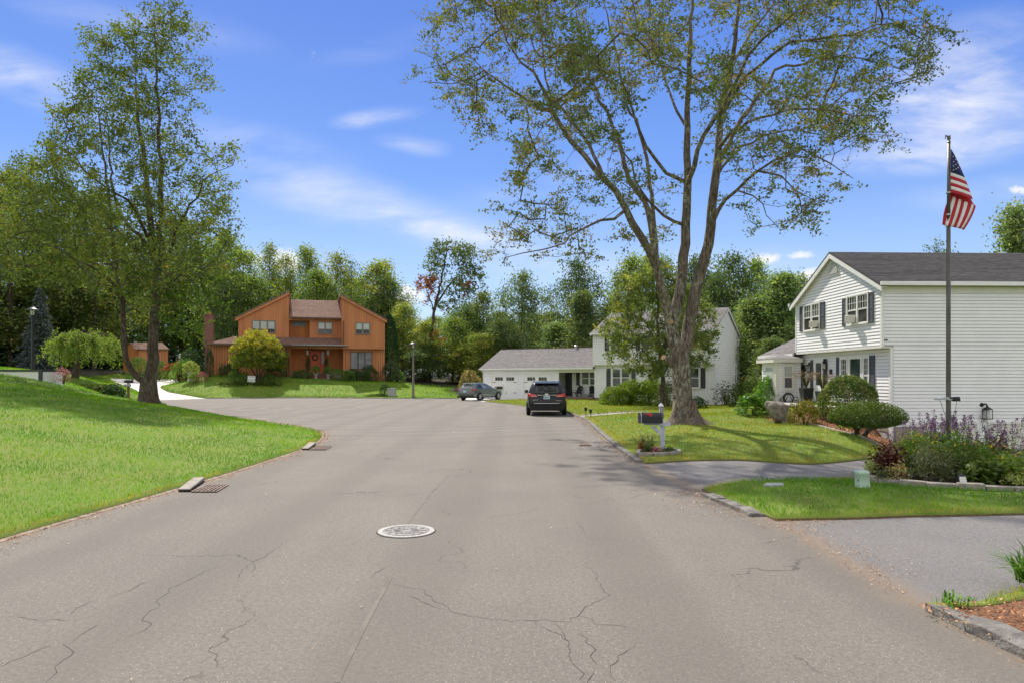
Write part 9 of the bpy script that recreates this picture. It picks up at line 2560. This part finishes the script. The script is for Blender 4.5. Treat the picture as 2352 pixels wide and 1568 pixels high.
def path_stones():
  rng = random.Random(8)
  A = spline([(3.45, 33.5), (5.1, 35.35), (8.2, 37.95), (13.3, 40.35), (18, 41.35)], .22)
  T = thing('stone_border', 'line of small white stones along the far side of the flagstone path', 'stone border', (8, 37.8, 0))
  for i, (x, y) in enumerate(A):
    if i % 1: continue
    m = MB(); r = rng.uniform(.05, .09); z = H(x, y) + .05
    x += rng.uniform(-.05, .05); y += rng.uniform(-.05, .05)
    a0 = rng.random() * 6
    m.add([(x + r * math.cos(a0 + k * 1.047) * rng.uniform(.7, 1.1), y + r * .8 * math.sin(a0 + k * 1.047) * rng.uniform(.7, 1.1), z - .03) for k in range(6)] + [(x + r * .6 * math.cos(a0 + k * 1.047), y + r * .5 * math.sin(a0 + k * 1.047), z + r * rng.uniform(.55, .8)) for k in range(6)], [tuple(range(6, 12))] + [(k, (k + 1) % 6, 6 + (k + 1) % 6, 6 + k) for k in range(6)])
    m.build('white_stone', M_whstone, T)
path_stones()

# --------- road iron
def manhole():
  p = gp(933, 1219.5, 0.0); r = 65 / F * p.y
  T = thing('manhole_cover', 'round worn manhole cover in the middle of the road', 'manhole cover', (p.x, p.y, 0))
  m = MB(); n = 48
  def ring(r0, r1, z0, z1):
    vs = [(p.x + rr * math.cos(6.2832 * k / n), p.y + rr * math.sin(6.2832 * k / n), z) for rr, z in ((r0, z0), (r1, z1)) for k in range(n)]
    m.add(vs, [(k, (k + 1) % n, n + (k + 1) % n, n + k) for k in range(n)])
  ring(r, r * .995, .0, .012); ring(r * .995, r * .82, .012, .012); ring(r * .82, r * .815, .012, .003); m.build('frame', M_manhole, T)
  m = MB(); ring(r * .80, .0, .008, .008); mo = m.build('cover', plain('manhole_plate', (.33, .32, .315), .75, (.26, .25, .24), 12, bump=.5), T)
  m = MB()
  for k in range(12):
    a = k * math.pi / 6
    for rr in (.22, .5): m.tube([(p.x + r * rr * math.cos(a), p.y + r * rr * math.sin(a), .011), (p.x + r * (rr + .22) * math.cos(a + .1), p.y + r * (rr + .22) * math.sin(a + .1), .011)], .009, 4)
  for rr in (.2, .46, .76): m.tube([(p.x + r * rr * math.cos(6.2832 * k / 32), p.y + r * rr * math.sin(6.2832 * k / 32), .011) for k in range(33)], .008, 4)
  m.build('raised_pattern', M_manhole, mo)
  m = MB()                                # tar ring of the patch around it
  vs = [(p.x + r * rr * math.cos(6.2832 * k / 32), p.y + r * rr * math.sin(6.2832 * k / 32), .004) for rr in (1.0, 1.045) for k in range(32)]
  m.add(vs, [(k, (k + 1) % 32, 32 + (k + 1) % 32, 32 + k) for k in range(32)]); m.build('tar_ring', M_crack, T)
manhole()
def grate(corners, label, head=None, n=6):
  c = [gp(u, v, 0) for u, v in corners]
  T = thing('storm_drain', label, 'drain grate', (c[0] + c[2]) / 2, 'storm drains at the kerbs')
  m = MB(); m.prism([(q.x, q.y) for q in c], lambda a, b: (a, b, .003), lambda a, b: (a, b, .006)); m.build('shaft_opening', M_black, T)
  for i in range(n + 1):
    t = i / n; a = c[0].lerp(c[1], t); b = c[3].lerp(c[2], t); d = (c[1] - c[0]).normalized() * .012
    m = MB(); m.hexa([a - d + Vector((0, 0, .007)), a + d + Vector((0, 0, .007)), b + d + Vector((0, 0, .007)), b - d + Vector((0, 0, .007)), a - d + Vector((0, 0, .022)), a + d + Vector((0, 0, .022)), b + d + Vector((0, 0, .022)), b - d + Vector((0, 0, .022))]); m.build('grate_bar', M_deck, T)
  m = MB()
  for a, b in ((c[0], c[1]), (c[3], c[2]), (c[0].lerp(c[3], .5), c[1].lerp(c[2], .5))):
    d = (c[3] - c[0]).normalized() * .014; m.hexa([a - d + Vector((0, 0, .007)), b - d + Vector((0, 0, .007)), b + d + Vector((0, 0, .007)), a + d + Vector((0, 0, .007)), a - d + Vector((0, 0, .02)), b - d + Vector((0, 0, .02)), b + d + Vector((0, 0, .02)), a + d + Vector((0, 0, .02))])
  m.build('grate_frame', M_iron, T)
  if head:
    h = [gp(u, v, 0) for u, v in head]
    m = MB(); m.hexa([(h[0].x, h[0].y, .03), (h[1].x, h[1].y, .03), (h[2].x, h[2].y, .03), (h[3].x, h[3].y, .03), (h[0].x, h[0].y, .055), (h[1].x, h[1].y, .055), (h[2].x, h[2].y, .095), (h[3].x, h[3].y, .095)]); m.build('stone_head', M_stone, T, bevel=.025)
    m = MB(); m.hexa([(h[0].x + .01, h[0].y, -.02), (h[1].x + .01, h[1].y, -.02), (h[2].x, h[2].y, -.02), (h[3].x, h[3].y, -.02), (h[0].x + .01, h[0].y, .03), (h[1].x + .01, h[1].y, .03), (h[2].x, h[2].y, .03), (h[3].x, h[3].y, .03)]); m.build('inlet_mouth', M_black, T)
  return T
grate([(440, 1130), (497, 1130), (524, 1114), (478, 1114)], 'slotted drain grate at the left kerb, the nearer one with a stone head', [(408, 1129), (436, 1129), (470, 1106), (445, 1106)])
grate([(712, 1033), (748, 1033), (762, 1024), (730, 1024)], 'slotted drain grate at the tip of the left lawn, the farther one', [(692, 1033), (708, 1033), (726, 1022), (710, 1022)])
grate([(1332, 1023), (1358, 1023), (1352, 1017), (1329, 1017)], 'slotted drain grate at the right kerb behind the black mailbox', None)

# --------- cracks traced on the road
def cracks():
  rng = random.Random(9)
  def c4(x, y): return (x * .5408 * .7656, (1200 + y * .5408) * .7656)
  def c5(x, y): return ((1000 + x * .5102) * .7656, (1400 + y * .5102) * .7656)
  lines = [[c4(*p) for p in L] for L in (
    [(1570, 785), (1520, 830), (1460, 870), (1380, 910), (1345, 950), (1330, 985), (1300, 1010), (1255, 1030)], [(1215, 915), (1140, 950), (1060, 990), (960, 1040), (900, 1090), (865, 1115), (890, 1130), (830, 1165), (800, 1205), (830, 1240), (800, 1275), (740, 1305), (690, 1325)],
    [(550, 1245), (500, 1265), (450, 1305), (400, 1335), (358, 1350), (370, 1375), (400, 1395), (350, 1440), (300, 1480), (310, 1510), (255, 1565)], [(0, 1195), (120, 1205), (250, 1215), (350, 1222), (420, 1222), (520, 1190)], [(870, 990), (780, 1020), (700, 1060), (620, 1088)],
    [(0, 1488), (60, 1450), (130, 1420), (220, 1380), (300, 1350)], [(370, 1195), (430, 1150), (520, 1110)])]
  lines += [[c5(*p) for p in L] for L in (
    [(340, 685), (430, 705), (540, 725), (545, 750), (600, 790), (680, 835), (760, 870), (880, 888), (1040, 908), (1150, 903), (1300, 903), (1390, 908), (1400, 890), (1450, 865), (1460, 840), (1540, 795), (1600, 765), (1615, 750), (1580, 710), (1560, 670), (1550, 630), (1500, 585), (1480, 555)],
    [(1180, 905), (1250, 945), (1330, 985), (1370, 1020), (1390, 1080), (1385, 1130), (1420, 1180), (1465, 1215), (1460, 1245), (1480, 1269)], [(1310, 910), (1345, 970), (1370, 1020)], [(1440, 970), (1500, 1030), (1520, 1070), (1510, 1110), (1550, 1160)], [(1790, 1040), (1700, 1090), (1670, 1130), (1650, 1175), (1635, 1200), (1665, 1260)],
    [(1540, 1205), (1520, 1250), (1490, 1269)], [(300, 590), (240, 630), (225, 655)], [(460, 755), (560, 810), (640, 830)], [(1430, 320), (1470, 370), (1480, 400)], [(60, 155), (300, 165), (520, 160), (620, 130)], [(1460, 870), (1540, 920), (1740, 942)])]
  m = MB()
  for L in lines:
    P = [gp(u, v, 0) for u, v in L]
    pts = []
    for a, b in zip(P[:-1], P[1:]):
      k = max(1, int((b - a).length / .06))
      for i in range(k):
        q = a.lerp(b, i / k); d = (b - a).normalized(); n = Vector((-d.y, d.x, 0)); pts.append(q + n * rng.gauss(0, .012))
    pts.append(P[-1]); N_ = len(pts)
    vs = []
    for i, q in enumerate(pts):
      d = (pts[min(i + 1, N_ - 1)] - pts[max(0, i - 1)]).normalized(); n = Vector((-d.y, d.x, 0)); w_ = .0026 * (.35 + .9 * rng.random()) * min(1, .3 + 5 * min(i, N_ - 1 - i) / N_)
      vs += [q - n * w_ + Vector((0, 0, .002)), q + n * w_ + Vector((0, 0, .002))]
    m.add(vs, [(2 * i, 2 * i + 1, 2 * i + 3, 2 * i + 2) for i in range(N_ - 1)])
  o = m.build('road_cracks', M_crack, None, fix=False); o['kind'] = 'structure'
  m = MB()                                  # old sealed joint and pale scratches
  for L, w_ in (([c5(335, 650), c5(200, 900), c5(60, 1180), c5(20, 1269)], .02), ([c5(700, 20), c5(560, 170), c5(440, 330)], .012)):
    P = [gp(u, v, 0) for u, v in L]
    for a, b in zip(P[:-1], P[1:]):
      n = Vector((-(b - a).y, (b - a).x, 0)).normalized() * w_; m.add([a - n + Vector((0, 0, .003)), b - n + Vector((0, 0, .003)), b + n + Vector((0, 0, .003)), a + n + Vector((0, 0, .003))], [(0, 1, 2, 3)])
  o = m.build('worn_joint', plain('joint_dust', (.175, .155, .132), .95, (.13, .115, .10), 3), None, fix=False); o['kind'] = 'structure'
cracks()

# --------- dry leaves and grit
def litter():
  rng = np.random.default_rng(15)
  def along(pts, n, off0, off1, side, size, falloff=2.0):
    P = np.array(pts); seg = np.linalg.norm(P[1:] - P[:-1], axis=1); wgt = seg / np.maximum(P[:-1, 1], 5) ** .8; wgt /= wgt.sum()
    i = rng.choice(len(seg), n, p=wgt); t = rng.random(n)[:, None]
    q = P[i] + (P[i + 1] - P[i]) * t; d = (P[i + 1] - P[i]) / seg[i][:, None]; nn = np.stack([-d[:, 1], d[:, 0]], 1) * side
    o = off0 + (off1 - off0) * np.abs(rng.normal(size=n)) * .55 * (.5 + .9 * np.abs(np.sin(q[:, 1] * 1.7 + 2 * np.sin(q[:, 1] * .6))))
    q = q + nn * o[:, None]
    return q
  Q = [along(sub(LK, 4, 34), 11000, .08, -.30, 1, .03, 1.6), along(sub(RK, 15, 36), 3200, .0, -.45, -1, .03, 1.8), along(sub(RK, 9.1, 11.6), 2600, .25, -.75, -1, .03, 1.5), along(sub(RK, 4, 5.7), 700, .02, -.14, -1, .03, 1.5),
         along([(3.5, 8.98), (4.6, 9.0), (8, 9.35), (12, 9.6)], 3000, .04, -.22, 1, .03, 1.5), along([(3.35, 9.2), (3.5, 8.6), (3.75, 7.9), (3.65, 7.2), (3.5, 6.5)], 750, .0, -.5, -1, .03, 1), along([(3.35, 9.2), (3.5, 8.6), (3.75, 7.9), (3.65, 7.2), (3.5, 6.0)], 750, .0, .4, -1, .03, 1)]
  C = np.vstack(Q)
  dd = np.hypot(C[:, 0], C[:, 1])
  z = np.where(rng.random(len(C)) < .85, .008, .02) + rng.random(len(C)) * .012
  P = np.column_stack([C, z])
  v, f = leaves_geo(P, 1.0, rng, flat=4.0)
  s = (.006 + .0014 * dd) * (.4 + 1.1 * rng.random(len(C)) ** 1.5)
  v = (v.reshape(-1, 4, 3) - P[:, None]) * s[:, None, None] + P[:, None]
  o = np_mesh('leaf_litter', v.reshape(-1, 3), f, L_litter, rnd=rng.random(len(f))); tag(o, 'dry brown leaf bits swept along the kerbs', None, None, 'stuff')
  n = 260
  C = np.stack([-5.5 + 9 * rng.random(n), 4 + 24 * rng.random(n) ** 1.6], 1); P = np.column_stack([C, np.full(n, .012)])
  v, f = leaves_geo(P, 1.0, rng, flat=4.0); s = (.008 + .0022 * C[:, 1]) * (.3 + .9 * rng.random(n) ** 2); v = (v.reshape(-1, 4, 3) - P[:, None]) * s[:, None, None] + P[:, None]
  o = np_mesh('scattered_leaves', v.reshape(-1, 3), f, L_litter, rnd=.3 + .7 * rng.random(n)); tag(o, 'single dry leaves scattered over the road', None, None, 'stuff')
  def chips(poly, n, size, name, lb):
    P2 = sample_in(poly, n, rng); hz = Hfull(P2) + .06 + .02 * rng.random(n); P = np.column_stack([P2, hz])
    v, f = leaves_geo(P, size, rng, flat=1.6, aspect=.45); o = np_mesh(name, v, f, M_chip, rnd=rng.random(n)); tag(o, lb, None, None, 'stuff')
  global M_chip
  M_chip = leaf_mat('bark_chip', [(0, (.14, .05, .02)), (.5, (.36, .16, .065)), (.85, (.52, .27, .13)), (1, (.68, .46, .30))], .05, tr_tint=(1, 1, 1))
  chips([(x, y) for x, y in near_mulch if y > 1.5] + [(9, 3), (4.1, 3)], 9000, .035, 'bark_chips', 'orange bark chips of the bed at the near right corner')
  chips(mulch_slope, 6000, .075, 'bark_chips', 'orange-brown bark chips on the slope below the right house')
litter()
